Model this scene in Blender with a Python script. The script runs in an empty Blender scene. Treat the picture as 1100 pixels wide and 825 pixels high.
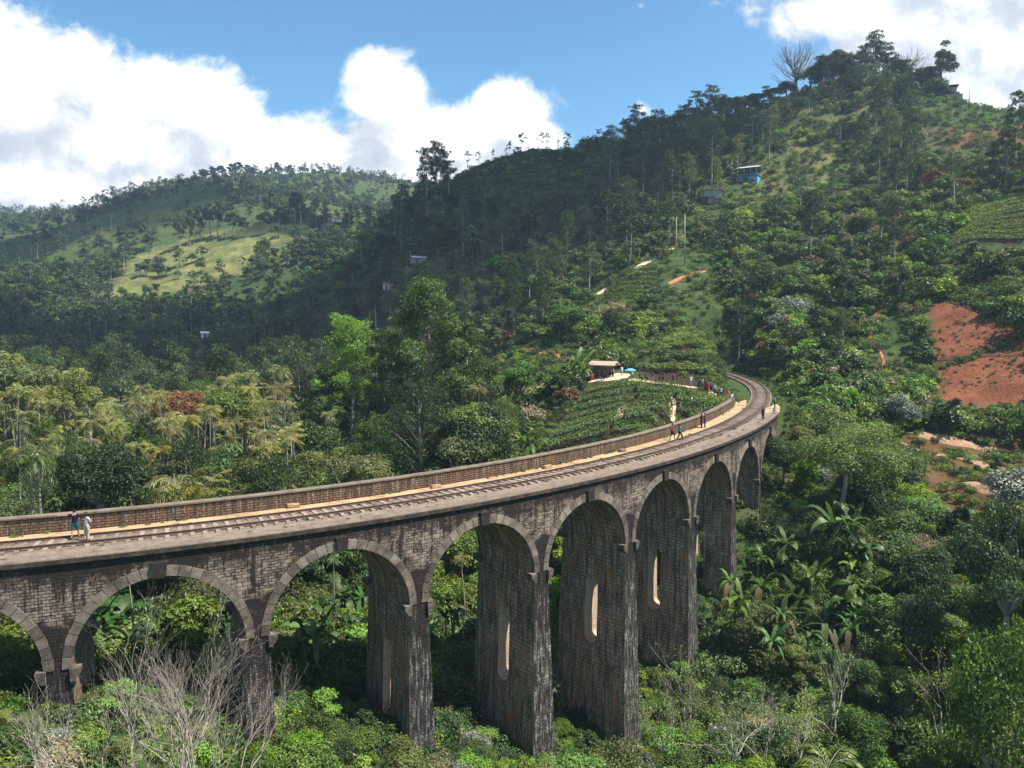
import bpy, bmesh, math, random
import numpy as np
from mathutils import Vector, Matrix
from mathutils.geometry import tessellate_polygon

rng = np.random.default_rng(7)
random.seed(7)
SC = bpy.context.scene
COL = SC.collection
rad = math.radians

# ------------------------------------------------------------------ camera
F = 837.0                      # focal length in pixels of an 1100 x 825 frame
PITCH = math.atan(66.0 / F)    # the drone looks slightly down
CP, SP = math.cos(PITCH), math.sin(PITCH)

def ray(px, py):
    r, u = (px - 550.0) / F, (412.5 - py) / F
    return np.array([r, CP + u * SP, -SP + u * CP])

def at(px, py, Y):
    d = ray(px, py)
    return d * (Y / d[1])

def proj(P):
    P = np.asarray(P, float)
    d = P[..., 1] * CP - P[..., 2] * SP
    u = P[..., 1] * SP + P[..., 2] * CP
    d = np.where(d < 0.5, 0.5, d)
    return 550 + F * P[..., 0] / d, 412.5 - F * u / d, d

cam_d = bpy.data.cameras.new('camera')
cam = bpy.data.objects.new('camera', cam_d); COL.objects.link(cam)
cam_d.sensor_fit = 'HORIZONTAL'; cam_d.sensor_width = 36.0
cam_d.lens = 36.0 * F / 1100.0
cam_d.clip_start = 0.5; cam_d.clip_end = 30000
cam.location = (0, 0, 0); cam.rotation_euler = (math.pi / 2 - PITCH, 0, 0)
SC.camera = cam

# ------------------------------------------------------------------ helpers
def tag(o, label=None, cat=None, group=None, kind=None):
    if label: o['label'] = label
    if cat: o['category'] = cat
    if group: o['group'] = group
    if kind: o['kind'] = kind
    return o

def make_mesh(name, V, Fs, mats=None, midx=None, attrs=None, uv=None, smooth=False):
    """V (N,3); Fs: (M,k) array or a list of tuples / arrays"""
    me = bpy.data.meshes.new(name)
    V = np.asarray(V, np.float32)
    if isinstance(Fs, np.ndarray) and Fs.ndim == 2:
        loops = Fs.astype(np.int32).ravel(); M, k = Fs.shape
        starts = np.arange(M, dtype=np.int32) * k
    else:
        blocks = []
        starts = []; n = 0
        for f in Fs:
            if isinstance(f, np.ndarray) and f.ndim == 2:
                blocks.append(f.ravel()); starts.append(n + np.arange(len(f)) * f.shape[1]); n += f.size
            else:
                blocks.append(np.asarray(f)); starts.append(np.array([n])); n += len(f)
        loops = np.concatenate(blocks).astype(np.int32); starts = np.concatenate(starts).astype(np.int32)
        M = len(starts)
    me.vertices.add(len(V)); me.vertices.foreach_set('co', V.ravel())
    me.loops.add(len(loops)); me.loops.foreach_set('vertex_index', loops)
    me.polygons.add(M); me.polygons.foreach_set('loop_start', starts)
    if mats:
        for m in mats: me.materials.append(m)
    if midx is not None: me.polygons.foreach_set('material_index', np.asarray(midx, np.int32))
    me.update(calc_edges=True)
    me.polygons.foreach_set('use_smooth', np.full(M, bool(smooth)))
    for nm, (dom, arr) in (attrs or {}).items():
        arr = np.asarray(arr, np.float32)
        if arr.ndim == 1:
            a = me.attributes.new(nm, 'FLOAT', dom); a.data.foreach_set('value', arr)
        else:
            a = me.attributes.new(nm, 'FLOAT_VECTOR', dom); a.data.foreach_set('vector', arr.ravel())
    if uv is not None:
        l = me.uv_layers.new(name='UVMap')
        l.data.foreach_set('uv', np.asarray(uv, np.float32)[loops].ravel())
    return me

def link(name, me, parent=None, loc=None):
    o = bpy.data.objects.new(name, me); COL.objects.link(o)
    if parent is not None: o.parent = parent
    if loc is not None: o.location = loc
    return o

def empty(name, loc, rz=0.0, sc=1.0):
    o = bpy.data.objects.new(name, None); COL.objects.link(o)
    o.location = loc; o.rotation_euler = (0, 0, rz); o.scale = (sc, sc, sc)
    o.empty_display_size = 0.2
    return o

KIDS = {}
def copy_tree(o, parent=None):
    c = o.copy(); COL.objects.link(c)
    if parent is not None:
        c.parent = parent; c.matrix_parent_inverse = o.matrix_parent_inverse.copy()
    for ch in KIDS.get(o.name, []) or list(o.children):
        copy_tree(ch, c)
    return c

class MB:
    """collects vertices, faces and per-vertex uv into one mesh"""
    def __init__(s): s.v = []; s.f = []; s.n = 0; s.uv = []; s.mi = []; s.a = []
    def add(s, V, Fs, uv=None, mi=0, a=None):
        V = np.asarray(V, float); s.v.append(V)
        for f in Fs: s.f.append(tuple(int(i) + s.n for i in f)); s.mi.append(mi)
        s.uv.append(np.zeros((len(V), 2)) if uv is None else np.asarray(uv, float))
        s.a.append(np.zeros(len(V)) if a is None else np.broadcast_to(np.asarray(a, float), (len(V),)))
        s.n += len(V)
    def box(s, c, size, R=None, mi=0, taper=1.0):
        c = np.asarray(c, float); h = np.asarray(size, float) / 2
        V = np.array([[x * h[0], y * h[1], z * h[2]] for z in (-1, 1) for y in (-1, 1) for x in (-1, 1)])
        V[4:, :2] *= taper
        if R is not None: V = V @ np.asarray(R).T
        s.add(V + c, [(0, 2, 3, 1), (4, 5, 7, 6), (0, 1, 5, 4), (2, 6, 7, 3), (0, 4, 6, 2), (1, 3, 7, 5)], mi=mi)
    def tube(s, pts, radii, n=6, mi=0, cap=True):
        V, Fs = tube_geo(pts, radii, n, cap); s.add(V, Fs, mi=mi)
    def build(s, name, mats, parent=None, smooth=False, loc=None):
        if not isinstance(mats, (list, tuple)): mats = [mats]
        me = make_mesh(name, np.concatenate(s.v), s.f, list(mats), s.mi, uv=np.concatenate(s.uv),
                       attrs={'wear': ('POINT', np.concatenate(s.a))}, smooth=smooth)
        return link(name, me, parent, loc)

def tube_geo(pts, radii, n=6, cap=True):
    pts = np.asarray(pts, float); radii = np.broadcast_to(np.asarray(radii, float), (len(pts),))
    T = np.gradient(pts, axis=0); T /= np.linalg.norm(T, axis=1)[:, None] + 1e-9
    ref = np.array([0.0, 0, 1]) if abs(T[0][2]) < 0.9 else np.array([1.0, 0, 0])
    V = []
    u = np.cross(ref, T[0]); u /= np.linalg.norm(u)
    for p, t, r in zip(pts, T, radii):
        u = u - t * (u @ t); u /= np.linalg.norm(u) + 1e-9
        w = np.cross(t, u)
        a = np.arange(n) * 2 * math.pi / n
        V.append(p + r * (np.cos(a)[:, None] * u + np.sin(a)[:, None] * w))
    V = np.concatenate(V); Fs = []
    for i in range(len(pts) - 1):
        for k in range(n):
            a, b = i * n + k, i * n + (k + 1) % n
            Fs.append((a, b, b + n, a + n))
    if cap:
        Fs.append(tuple(range(n))[::-1]); Fs.append(tuple((len(pts) - 1) * n + k for k in range(n)))
    return V, Fs

# value noise (numpy) for terrain and scatter
_perm = np.random.default_rng(3).random((256, 256))
def vnoise(x, y):
    xi = np.floor(x).astype(int); yi = np.floor(y).astype(int)
    fx = x - xi; fy = y - yi; fx = fx * fx * (3 - 2 * fx); fy = fy * fy * (3 - 2 * fy)
    g = lambda a, b: _perm[a & 255, b & 255]
    return (g(xi, yi) * (1 - fx) + g(xi + 1, yi) * fx) * (1 - fy) + (g(xi, yi + 1) * (1 - fx) + g(xi + 1, yi + 1) * fx) * fy
def fbm(x, y, o=4):
    r = 0; a = 0.5
    for k in range(o):
        r = r + a * (vnoise(x * 2 ** k + 13.7 * k, y * 2 ** k + 7.1 * k) - 0.5); a *= 0.5
    return r

def inside(poly, x, y):
    x = np.asarray(x, float); y = np.asarray(y, float)
    r = np.zeros(x.shape, bool); n = len(poly)
    for i in range(n):
        x0, y0 = poly[i]; x1, y1 = poly[(i + 1) % n]
        c = (y0 > y) != (y1 > y)
        r ^= c & (x < (x1 - x0) * (y - y0) / ((y1 - y0) + 1e-12) + x0)
    return r

# ------------------------------------------------------------------ line of the viaduct (outer edge of the coping)
S_PITCH = 10.489
_s = np.linspace(-60, 190, 1251); _ds = _s[1] - _s[0]
_i0 = 300
_ac = np.clip(_s, -25, 190)
_a = 0.34885 + 0.011891 * _ac - 0.5 * 6.336e-5 * np.clip(_ac, -25, 125) ** 2
_a = np.where(_s > 112, np.interp(112, _s, _a) + (_s - 112) * 0.0075, _a)
_X = np.cumsum(np.cos(_a)) * _ds; _Y = np.cumsum(np.sin(_a)) * _ds
_X = _X - _X[_i0] - 24.7924; _Y = _Y - _Y[_i0] + 41.1378
def zdeck(s): return -12.6893 + 0.0131 * np.asarray(s, float)
def onbridge(s, w, z=0.0):
    """s along the line, w metres inward from the coping's outer edge, z above the coping top"""
    s = np.asarray(s, float); a = np.interp(s, _s, _a)
    x = np.interp(s, _s, _X) - w * np.sin(a); y = np.interp(s, _s, _Y) + w * np.cos(a)
    return np.stack(np.broadcast_arrays(x, y, zdeck(s) + z), -1)
def heading(s): return float(np.interp(s, _s, _a))
def near_line(x, y):
    """nearest s and signed inward distance w"""
    x = np.asarray(x, float).ravel(); y = np.asarray(y, float).ravel()
    S = np.empty(len(x)); W = np.empty(len(x))
    ss = np.arange(0, len(_s), 4)
    for k in range(0, len(x), 8192):
        d = (x[k:k + 8192, None] - _X[ss]) ** 2 + (y[k:k + 8192, None] - _Y[ss]) ** 2
        i = ss[np.argmin(d, 1)]
        S[k:k + 8192] = _s[i]
        W[k:k + 8192] = -(x[k:k + 8192] - _X[i]) * np.sin(_a[i]) + (y[k:k + 8192] - _Y[i]) * np.cos(_a[i])
    return S, W

# ------------------------------------------------------------------ materials
def mat(name):
    m = bpy.data.materials.new(name); m.use_nodes = True
    nt = m.node_tree; nt.nodes.clear()
    out = nt.nodes.new('ShaderNodeOutputMaterial')
    return m, nt, out
def N(nt, t, **kw):
    n = nt.nodes.new('ShaderNode' + t)
    for k, v in kw.items():
        if k.startswith('i_'):
            key = k[2:]
            n.inputs[int(key) if key.isdigit() else key.replace('_', ' ')].default_value = v
        else: setattr(n, k, v)
    return n
def L(nt, a, b): nt.links.new(a, b)
def ramp(nt, fac, stops, interp='LINEAR'):
    n = nt.nodes.new('ShaderNodeValToRGB'); cr = n.color_ramp; cr.interpolation = interp
    while len(cr.elements) > 1: cr.elements.remove(cr.elements[-1])
    for i, (p, c) in enumerate(stops):
        e = cr.elements[0] if i == 0 else cr.elements.new(p)
        e.position = p; e.color = (*c, 1) if len(c) == 3 else c
    if fac is not None: L(nt, fac, n.inputs[0])
    return n
def mth(nt, op, a, b=None, c=None, clamp=False):
    n = nt.nodes.new('ShaderNodeMath'); n.operation = op; n.use_clamp = clamp
    for i, v in enumerate((a, b, c)):
        if v is None: continue
        if isinstance(v, (int, float)): n.inputs[i].default_value = v
        else: L(nt, v, n.inputs[i])
    return n.outputs[0]
def sstep(nt, v, lo, hi):
    n = nt.nodes.new('ShaderNodeMapRange'); n.interpolation_type = 'SMOOTHSTEP'
    n.inputs[1].default_value = lo; n.inputs[2].default_value = hi
    n.inputs[3].default_value = 0; n.inputs[4].default_value = 1
    L(nt, v, n.inputs[0]); return n.outputs[0]
def mixc(nt, fac, a, b, mode='MIX'):
    n = nt.nodes.new('ShaderNodeMix'); n.data_type = 'RGBA'; n.blend_type = mode
    for i, v in ((0, fac), (6, a), (7, b)):
        if isinstance(v, (int, float)): n.inputs[i].default_value = v
        elif isinstance(v, tuple): n.inputs[i].default_value = (*v, 1) if len(v) == 3 else v
        else: L(nt, v, n.inputs[i])
    return n.outputs[2]
def noise(nt, vec=None, scale=1.0, detail=4, rough=0.55):
    n = N(nt, 'TexNoise'); n.inputs['Scale'].default_value = scale; n.inputs['Detail'].default_value = detail
    n.inputs['Roughness'].default_value = rough
    if vec is not None: L(nt, vec, n.inputs['Vector'])
    return n.outputs[0]
def vmul(nt, vec, s):
    n = N(nt, 'VectorMath', operation='MULTIPLY'); L(nt, vec, n.inputs[0]); n.inputs[1].default_value = s
    return n.outputs[0]
def bsdf(nt, out, col, rough=0.8, spec=0.3, normal=None, metal=0.0):
    b = N(nt, 'BsdfPrincipled')
    if isinstance(col, tuple): b.inputs['Base Color'].default_value = (*col, 1)
    else: L(nt, col, b.inputs['Base Color'])
    if isinstance(rough, (int, float)): b.inputs['Roughness'].default_value = rough
    else: L(nt, rough, b.inputs['Roughness'])
    b.inputs['Specular IOR Level'].default_value = spec; b.inputs['Metallic'].default_value = metal
    if normal is not None: L(nt, normal, b.inputs['Normal'])
    L(nt, b.outputs[0], out.inputs[0]); return b
def bump(nt, h, dist=0.03, strength=1.0):
    n = N(nt, 'Bump'); n.inputs['Strength'].default_value = strength; n.inputs['Distance'].default_value = dist
    L(nt, h, n.inputs['Height']); return n.outputs[0]

def plain(name, col, rough=0.7, spec=0.3, var=0.25, scale=6.0, metal=0.0):
    """a plain coloured material with a little uneven wear"""
    m, nt, out = mat(name)
    tc = N(nt, 'TexCoord').outputs['Object']
    n1 = noise(nt, tc, scale, 5, 0.6)
    d = tuple(c * (1 - var) for c in col); l = tuple(min(1, c * (1 + var)) for c in col)
    r = ramp(nt, n1, [(0.3, d), (0.7, l)])
    bsdf(nt, out, r.outputs[0], rough, spec, metal=metal)
    return m

# sun direction (shadows fall to the left and slightly away)
SUN_EL, SUN_AZ = rad(62), rad(106)   # azimuth clockwise from +Y
to_sun_xy = (math.cos(SUN_EL) * math.sin(SUN_AZ) / math.sin(SUN_EL), math.cos(SUN_EL) * math.cos(SUN_AZ) / math.sin(SUN_EL))
HAZE = 0.00019
# ------------------------------------------------------------------ terrain
CTRL = [  # x, y, z (camera at the origin, deck near -12.5)
 (-27,37,-20.5),(-17,44,-24.5),(-8,51,-28.5),(1,56,-33),(9,63,-36.5),(16,71,-34),(22,79,-29.5),(28,88,-22),(33,98,-16.5),
 (0,0,-36),(-30,0,-27),(30,0,-33),(-32,22,-22),(0,30,-34),(20,42,-37),(40,40,-30),(62,30,-24),(40,60,-28),(60,62,-20),
 (45,82,-21),(62,82,-15.5),(85,60,-10),(0,-60,-40),(60,-40,-30),(-60,-40,-22),(120,0,0),(110,60,4),(-60,20,-14),(-55,36,-15),
 (-48,44,-19),(42,100,-17),(58,100,-18.3),(70,100,-16.5),(84,104,-12),
 (75,125,-11),(92,150,4),(60,125,-10.5),(62,165,-1),(68,150,-5.5),(119,190,24),(104,165,12),(80,210,15),(41,230,20),(33,215,12),
 (33,155,-4.0),(36,138,-7.5),(33,146,-5.0),(36,165,-3),(2,190,-8),(6,98,-17),(22,122,-10),(14,110,-13.2),(16,135,-9.6),(28,110,-11.3),(-2,96,-21),(-2,122,-19),(0,150,-14),
 (30,135,-9.3),
 (-60,80,-25.5),(-40,68,-27),(-18,72,-29),(-2,80,-30),(12,84,-25),(20,95,-15.5),(-80,120,-24.5),(-40,120,-25.5),(-14,112,-26),(-100,160,-28),(-60,200,-26),(-20,165,-23),
 (-150,200,-24),(-12,210,-13),(-30,250,-10),(-80,260,-20),(-160,300,-20),(-125,350,-8),(-54,300,2),(-105,410,14),(-35,285,17),(-33,350,54),
 (-90,60,-24),(-130,90,-20),(-200,140,-15),(-260,240,-15),
 (5,400,79),(38,395,81),(68,380,88),(120,360,96),(146,350,103),(181,330,90),(215,340,86),(260,330,96),
 (5,520,55),(100,500,60),(190,470,55),(300,480,70),(-40,450,50),
 (17,290,29),(52,290,44),(84,280,48),(117,280,55),(140,260,51),(170,250,52),(185,200,40),(230,260,66),(145,215,37),(180,130,22),(260,160,44),(240,60,20),
 (-172,480,30),(-234,560,62),(-280,700,124),(-376,700,94),(-450,700,72),(-430,520,10),(-330,430,2),(-250,380,-6),(-155,620,84),(-93,520,58),(-60,640,80),(-197,760,112),
 (-358,1000,178),(-200,1100,192),(-130,1120,188),(-60,1000,160),(60,900,120),(-620,1000,118),(-750,1400,182),(-1050,1600,188),(-700,640,60),(-900,1000,150),(-600,400,20),(-400,200,0),
 (-300,1400,120),(200,1200,120),(500,900,120),(500,500,110),(400,200,70),(0,1800,120),(-1500,2300,230),(-2500,2500,200),(1500,1500,140),(1500,3000,150),(0,3000,150),(-1500,3800,180),
 (-1500,500,90),(-1500,-500,40),(0,-600,-50),(1500,-300,60),(600,-200,40),(-500,-200,0),(1500,500,120),(3000,1000,150),(-3000,500,120),
]
_C = np.array(CTRL, float)
_cc = np.clip(0.10 * np.hypot(_C[:, 0], _C[:, 1]), 5, 200)
def _phi(dx, dy): return np.sqrt(dx * dx + dy * dy + _cc ** 2)
_A = np.zeros((len(_C) + 1,) * 2)
_A[:-1, :-1] = _phi(_C[:, 0][:, None] - _C[:, 0], _C[:, 1][:, None] - _C[:, 1]) + np.eye(len(_C)) * 0.02
_A[-1, :-1] = _A[:-1, -1] = 1
_W = np.linalg.solve(_A, np.append(_C[:, 2], 0))

PLOUGH = [(998, 326), (1030, 322), (1068, 340), (1130, 372), (1130, 440), (1010, 432), (1003, 392)]
TERRACE = [(930, 455), (1000, 462), (1140, 470), (1140, 590), (1040, 575), (960, 520)]

def ground(x, y):
    x = np.asarray(x, float); y = np.asarray(y, float); sh = np.broadcast(x, y).shape
    x = np.broadcast_to(x, sh).ravel(); y = np.broadcast_to(y, sh).ravel()
    z = np.empty(len(x))
    for k in range(0, len(x), 8192):
        z[k:k + 8192] = _phi(x[k:k + 8192, None] - _C[:, 0], y[k:k + 8192, None] - _C[:, 1]) @ _W[:-1] + _W[-1]
    r = np.hypot(x, y)
    amp = np.clip((r - 60) / 300, 0.0, 1.0)
    z = z + (fbm(x / 60, y / 60, 4) * 9 + (np.abs(fbm(x / 130 + 3, y / 130, 4)) - 0.12) * -34 * np.clip((r - 330) / 250, 0, 1)) * amp + fbm(x / 9 + 5, y / 9, 3) * np.clip(r / 150, 0.25, 2.0) * 0.9
    # terraces cut in the bank under the ploughed field
    px, py, d = proj(np.stack([x, y, z], -1))
    t = inside(TERRACE, px, py) & (y > 70) & (y < 125)
    st = 2.3; q = z / st; fq = q - np.floor(q)
    zt = (np.floor(q) + np.clip((fq - 0.62) / 0.38, 0, 1)) * st
    z = np.where(t, zt, z)
    # the line runs on a ledge past both ends of the viaduct
    S, W = near_line(x, y)
    zl = zdeck(S) - 0.42
    off = np.maximum(np.maximum(-0.6 - W, W - 7.4), 0)
    kend = np.clip((S - 85) / 5, 0, 1) + np.clip((-13 - S) / 4, 0, 1)
    kend = kend * np.clip((170 - S) / 10, 0, 1) * np.clip((S + 58) / 5, 0, 1)
    kk = np.clip(1 - off / np.where(W > 3, np.where(S > 100, 3.5, 8.0), 10.0), 0, 1); kk = kk * kk * (3 - 2 * kk) * np.clip(kend, 0, 1)
    z = z * (1 - kk) + zl * kk
    # keep the ground clear of the arches
    under = (S > -12) & (S < 85) & (W > -8) & (W < 14)
    cap = zdeck(S) - 4.5 - 3 * np.clip(np.minimum(S + 12, 85 - S) / 12, 0, 1)
    z = np.where(under, np.minimum(z, np.where((W > -1) & (W < 8), cap, cap + np.maximum(-1 - W, W - 8) * 0.6)), z)
    return z.reshape(sh)
def g1(x, y): return float(ground(np.array([x]), np.array([y]))[0])

def spaced(stops):
    out = [stops[0][0]]
    for (a, st), (b, _) in zip(stops[:-1], stops[1:]):
        n = max(1, int(round((b - a) / st)))
        out += list(np.linspace(a, b, n + 1)[1:])
    return np.array(out)
gx = spaced([(-4500, 500), (-1500, 100), (-600, 25), (-260, 8), (-110, 2.0), (130, 8), (300, 25), (700, 120), (1600, 600), (4500, 1)])
gy = spaced([(-900, 100), (-200, 20), (-20, 3), (30, 1.6), (230, 4), (440, 8), (760, 18), (1300, 50), (2200, 300), (5200, 1)])
GX, GY = np.meshgrid(gx, gy)
GZ = ground(GX, GY)
nx, ny = len(gx), len(gy)
ii = np.arange(nx * ny).reshape(ny, nx)
TF = np.stack([ii[:-1, :-1], ii[:-1, 1:], ii[1:, 1:], ii[1:, :-1]], -1).reshape(-1, 4)
TV = np.stack([GX, GY, GZ], -1).reshape(-1, 3)
tpx, tpy, tdep = proj(TV)
MEADOW = [(105, 318), (160, 268), (210, 252), (262, 244), (335, 240), (330, 262), (262, 292), (190, 318), (120, 330)]
BARE = [(700, 240), (760, 255), (760, 300), (690, 320), (640, 320)]
meadow = (inside(MEADOW, tpx, tpy) & (TV[:, 1] > 380) & (TV[:, 1] < 800)).astype(float)
hillt = ((TV[:, 1] > 520)).astype(float) * 0.12
slope2 = (inside([(800,118),(880,95),(950,88),(900,190),(860,240),(780,240),(820,170)], tpx, tpy) & (TV[:, 1] > 240)).astype(float) * 0.6
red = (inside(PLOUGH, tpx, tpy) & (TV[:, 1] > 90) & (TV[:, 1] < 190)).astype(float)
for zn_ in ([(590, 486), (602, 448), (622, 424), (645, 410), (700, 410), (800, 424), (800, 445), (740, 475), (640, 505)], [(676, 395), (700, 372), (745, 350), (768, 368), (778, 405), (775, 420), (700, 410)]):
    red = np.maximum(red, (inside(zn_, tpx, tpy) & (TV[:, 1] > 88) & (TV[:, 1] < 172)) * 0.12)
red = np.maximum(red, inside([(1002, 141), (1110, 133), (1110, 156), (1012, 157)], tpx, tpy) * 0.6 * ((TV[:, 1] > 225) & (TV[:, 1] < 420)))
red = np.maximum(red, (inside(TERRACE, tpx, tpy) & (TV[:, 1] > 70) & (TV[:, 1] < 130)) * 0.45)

m_ground, nt, out = mat('ground_soil_and_grass')
geo = N(nt, 'NewGeometry'); pos = geo.outputs['Position']
nA = noise(nt, pos, 0.35, 6, 0.65); nB = noise(nt, pos, 0.04, 4, 0.6); nC = noise(nt, pos, 2.2, 5, 0.7)
nD = noise(nt, pos, 0.022, 8, 0.75)
green = ramp(nt, nA, [(0.25, (0.018, 0.035, 0.010)), (0.5, (0.035, 0.062, 0.016)), (0.75, (0.07, 0.095, 0.028))]).outputs[0]
green = mixc(nt, sstep(nt, nD, 0.48, 0.62), green, mixc(nt, sstep(nt, nA, 0.35, 0.6), (0.030, 0.040, 0.014), (0.095, 0.088, 0.040)))
grass = ramp(nt, noise(nt, pos, 0.11, 8, 0.72), [(0.28, (0.045, 0.055, 0.018)), (0.45, (0.11, 0.115, 0.036)), (0.6, (0.19, 0.18, 0.065)), (0.75, (0.22, 0.17, 0.09))]).outputs[0]
soil = ramp(nt, nC, [(0.25, (0.095, 0.036, 0.019)), (0.55, (0.20, 0.072, 0.036)), (0.8, (0.30, 0.125, 0.068))]).outputs[0]
am = N(nt, 'Attribute', attribute_name='meadow').outputs['Fac']; ar = N(nt, 'Attribute', attribute_name='soil').outputs['Fac']
c = mixc(nt, mth(nt, 'MULTIPLY', am, sstep(nt, nB, 0.3, 0.6), clamp=True), green, grass)
soil = mixc(nt, sstep(nt, noise(nt, pos, 0.16, 6, 0.7), 0.40, 0.62), soil, mixc(nt, 1.0, soil, (0.62, 0.58, 0.55), 'MULTIPLY'))  # broad noise darkens the soil: gully shade put into the colour
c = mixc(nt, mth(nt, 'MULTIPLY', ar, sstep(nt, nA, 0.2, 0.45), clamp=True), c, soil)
c = mixc(nt, mth(nt, 'MULTIPLY', N(nt, 'Attribute', attribute_name='litter').outputs['Fac'], 0.9), c, (0.030, 0.022, 0.013))
bsdf(nt, out, c, 0.95, 0.1, bump(nt, nC, 0.25))
TERR_ON=1
litter = np.zeros(len(TV))
for zn_ in ([(570, 496), (592, 452), (615, 426), (640, 410), (700, 412), (795, 426), (800, 445), (740, 475), (640, 505)], [(676, 395), (700, 372), (745, 350), (768, 368), (778, 405), (775, 420), (700, 410)], [(1018, 266), (1038, 226), (1130, 200), (1130, 262)]):
    litter = np.maximum(litter, inside(zn_, tpx, tpy) * ((TV[:, 1] > 88) & (TV[:, 1] < 240)))
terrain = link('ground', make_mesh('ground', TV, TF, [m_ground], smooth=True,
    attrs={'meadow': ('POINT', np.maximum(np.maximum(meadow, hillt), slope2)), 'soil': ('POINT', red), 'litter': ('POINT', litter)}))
tag(terrain, kind='structure')
# ------------------------------------------------------------------ masonry materials (uv in metres: along, height from the coping)
def masonry(name, tan, dark, bw=0.38, rh=0.175, mode='spandrel', bumpd=0.055, MS=0.03):
    m, nt, out = mat(name)
    uv = N(nt, 'UVMap', uv_map='UVMap').outputs[0]
    sp = N(nt, 'SeparateXYZ'); L(nt, uv, sp.inputs[0]); v = sp.outputs[1]
    wob = noise(nt, uv, 1.7, 3, 0.6)
    w2 = N(nt, 'VectorMath', operation='MULTIPLY_ADD'); cx = N(nt, 'CombineXYZ'); L(nt, wob, cx.inputs[0]); L(nt, wob, cx.inputs[1])
    L(nt, cx.outputs[0], w2.inputs[0]); w2.inputs[1].default_value = (0.09, 0.07, 0); L(nt, uv, w2.inputs[2])
    br = N(nt, 'TexBrick'); L(nt, w2.outputs[0], br.inputs['Vector'])
    br.inputs['Scale'].default_value = 1.0; br.inputs['Brick Width'].default_value = bw; br.inputs['Row Height'].default_value = rh
    br.inputs['Mortar Size'].default_value = MS; br.inputs['Mortar Smooth'].default_value = 0.35; br.inputs['Bias'].default_value = 0.0
    br.inputs['Color1'].default_value = (0.22,) * 3 + (1,); br.inputs['Color2'].default_value = (0.88,) * 3 + (1,); br.inputs['Mortar'].default_value = (0.5,) * 3 + (1,)
    if mode != 'wall':   # patches of larger, later stones
        b2 = N(nt, 'TexBrick'); L(nt, w2.outputs[0], b2.inputs['Vector'])
        for k_, v_ in (('Scale', 1.0), ('Brick Width', bw * 1.55), ('Row Height', rh * 1.43), ('Mortar Size', MS * 0.7), ('Mortar Smooth', 0.5), ('Bias', 0.0), ('Color1', (0.15, 0.15, 0.15, 1)), ('Color2', (0.9, 0.9, 0.9, 1)), ('Mortar', (0.5, 0.5, 0.5, 1))): b2.inputs[k_].default_value = v_
        pick_ = sstep(nt, noise(nt, vmul(nt, uv, (1, 1.6, 1)), 0.55, 2, 0.4), 0.535, 0.545)
        bcol = mixc(nt, pick_, br.outputs[0], b2.outputs[0]); bfac = mth(nt, 'ADD', mth(nt, 'MULTIPLY', br.outputs['Fac'], mth(nt, 'SUBTRACT', 1.0, pick_)), mth(nt, 'MULTIPLY', b2.outputs['Fac'], pick_))
    else: bcol, bfac = br.outputs[0], br.outputs['Fac']
    loc = noise(nt, uv, 4.5, 5, 0.75); big = noise(nt, uv, 0.45, 6, 0.65); mid = noise(nt, uv, 2.6, 6, 0.7); fine = noise(nt, uv, 11, 5, 0.7)
    stk = noise(nt, vmul(nt, uv, (1.9, 0.16, 1)), 1.6, 6, 0.68)
    stk2 = noise(nt, vmul(nt, uv, (4.2, 0.38, 1)), 1.4, 7, 0.78)
    tone = mth(nt, 'ADD', mth(nt, 'MULTIPLY', bcol, 0.38), mth(nt, 'ADD', mth(nt, 'MULTIPLY', mid, 0.40), mth(nt, 'MULTIPLY', loc, 0.38)))
    stone = ramp(nt, tone, [(0.25, tuple(c * 0.45 for c in tan)), (0.55, tan), (0.95, tuple(min(1, c * 1.5) for c in tan))]).outputs[0]
    black = ramp(nt, mid, [(0.3, tuple(c * 0.6 for c in dark)), (0.7, tuple(c * 1.7 for c in dark))]).outputs[0]
    if mode == 'spandrel':
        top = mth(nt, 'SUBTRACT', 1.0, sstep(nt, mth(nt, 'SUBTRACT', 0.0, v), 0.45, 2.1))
        low = sstep(nt, mth(nt, 'SUBTRACT', mth(nt, 'MULTIPLY', v, -1.0), mth(nt, 'MULTIPLY', mth(nt, 'SUBTRACT', big, 0.5), 3.0)), 3.55, 3.95)
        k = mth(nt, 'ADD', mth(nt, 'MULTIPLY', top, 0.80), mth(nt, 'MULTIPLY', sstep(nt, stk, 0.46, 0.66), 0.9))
        k = mth(nt, 'ADD', k, mth(nt, 'MULTIPLY', mth(nt, 'SUBTRACT', 1.0, sstep(nt, bcol, 0.2, 0.5)), 0.35))
        k = mth(nt, 'ADD', k, mth(nt, 'MULTIPLY', sstep(nt, mid, 0.48, 0.66), 0.35))
        k = mth(nt, 'ADD', k, mth(nt, 'MULTIPLY', sstep(nt, loc, 0.50, 0.66), 0.45))
        k = mth(nt, 'ADD', k, mth(nt, 'MULTIPLY', sstep(nt, big, 0.47, 0.60), 0.45))
        k = mth(nt, 'MAXIMUM', k, low, clamp=True)
        white = mth(nt, 'MULTIPLY', sstep(nt, stk2, 0.60, 0.74), mth(nt, 'MULTIPLY', low, 0.9))
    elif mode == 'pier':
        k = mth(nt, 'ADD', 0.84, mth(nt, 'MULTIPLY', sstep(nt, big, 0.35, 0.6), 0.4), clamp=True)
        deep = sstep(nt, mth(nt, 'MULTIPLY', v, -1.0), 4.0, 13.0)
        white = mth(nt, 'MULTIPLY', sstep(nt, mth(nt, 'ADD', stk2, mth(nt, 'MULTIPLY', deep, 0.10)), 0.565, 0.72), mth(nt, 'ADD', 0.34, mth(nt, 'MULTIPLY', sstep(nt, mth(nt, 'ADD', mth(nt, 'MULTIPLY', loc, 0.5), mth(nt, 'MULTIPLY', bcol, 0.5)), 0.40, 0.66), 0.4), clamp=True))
    else:
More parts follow.
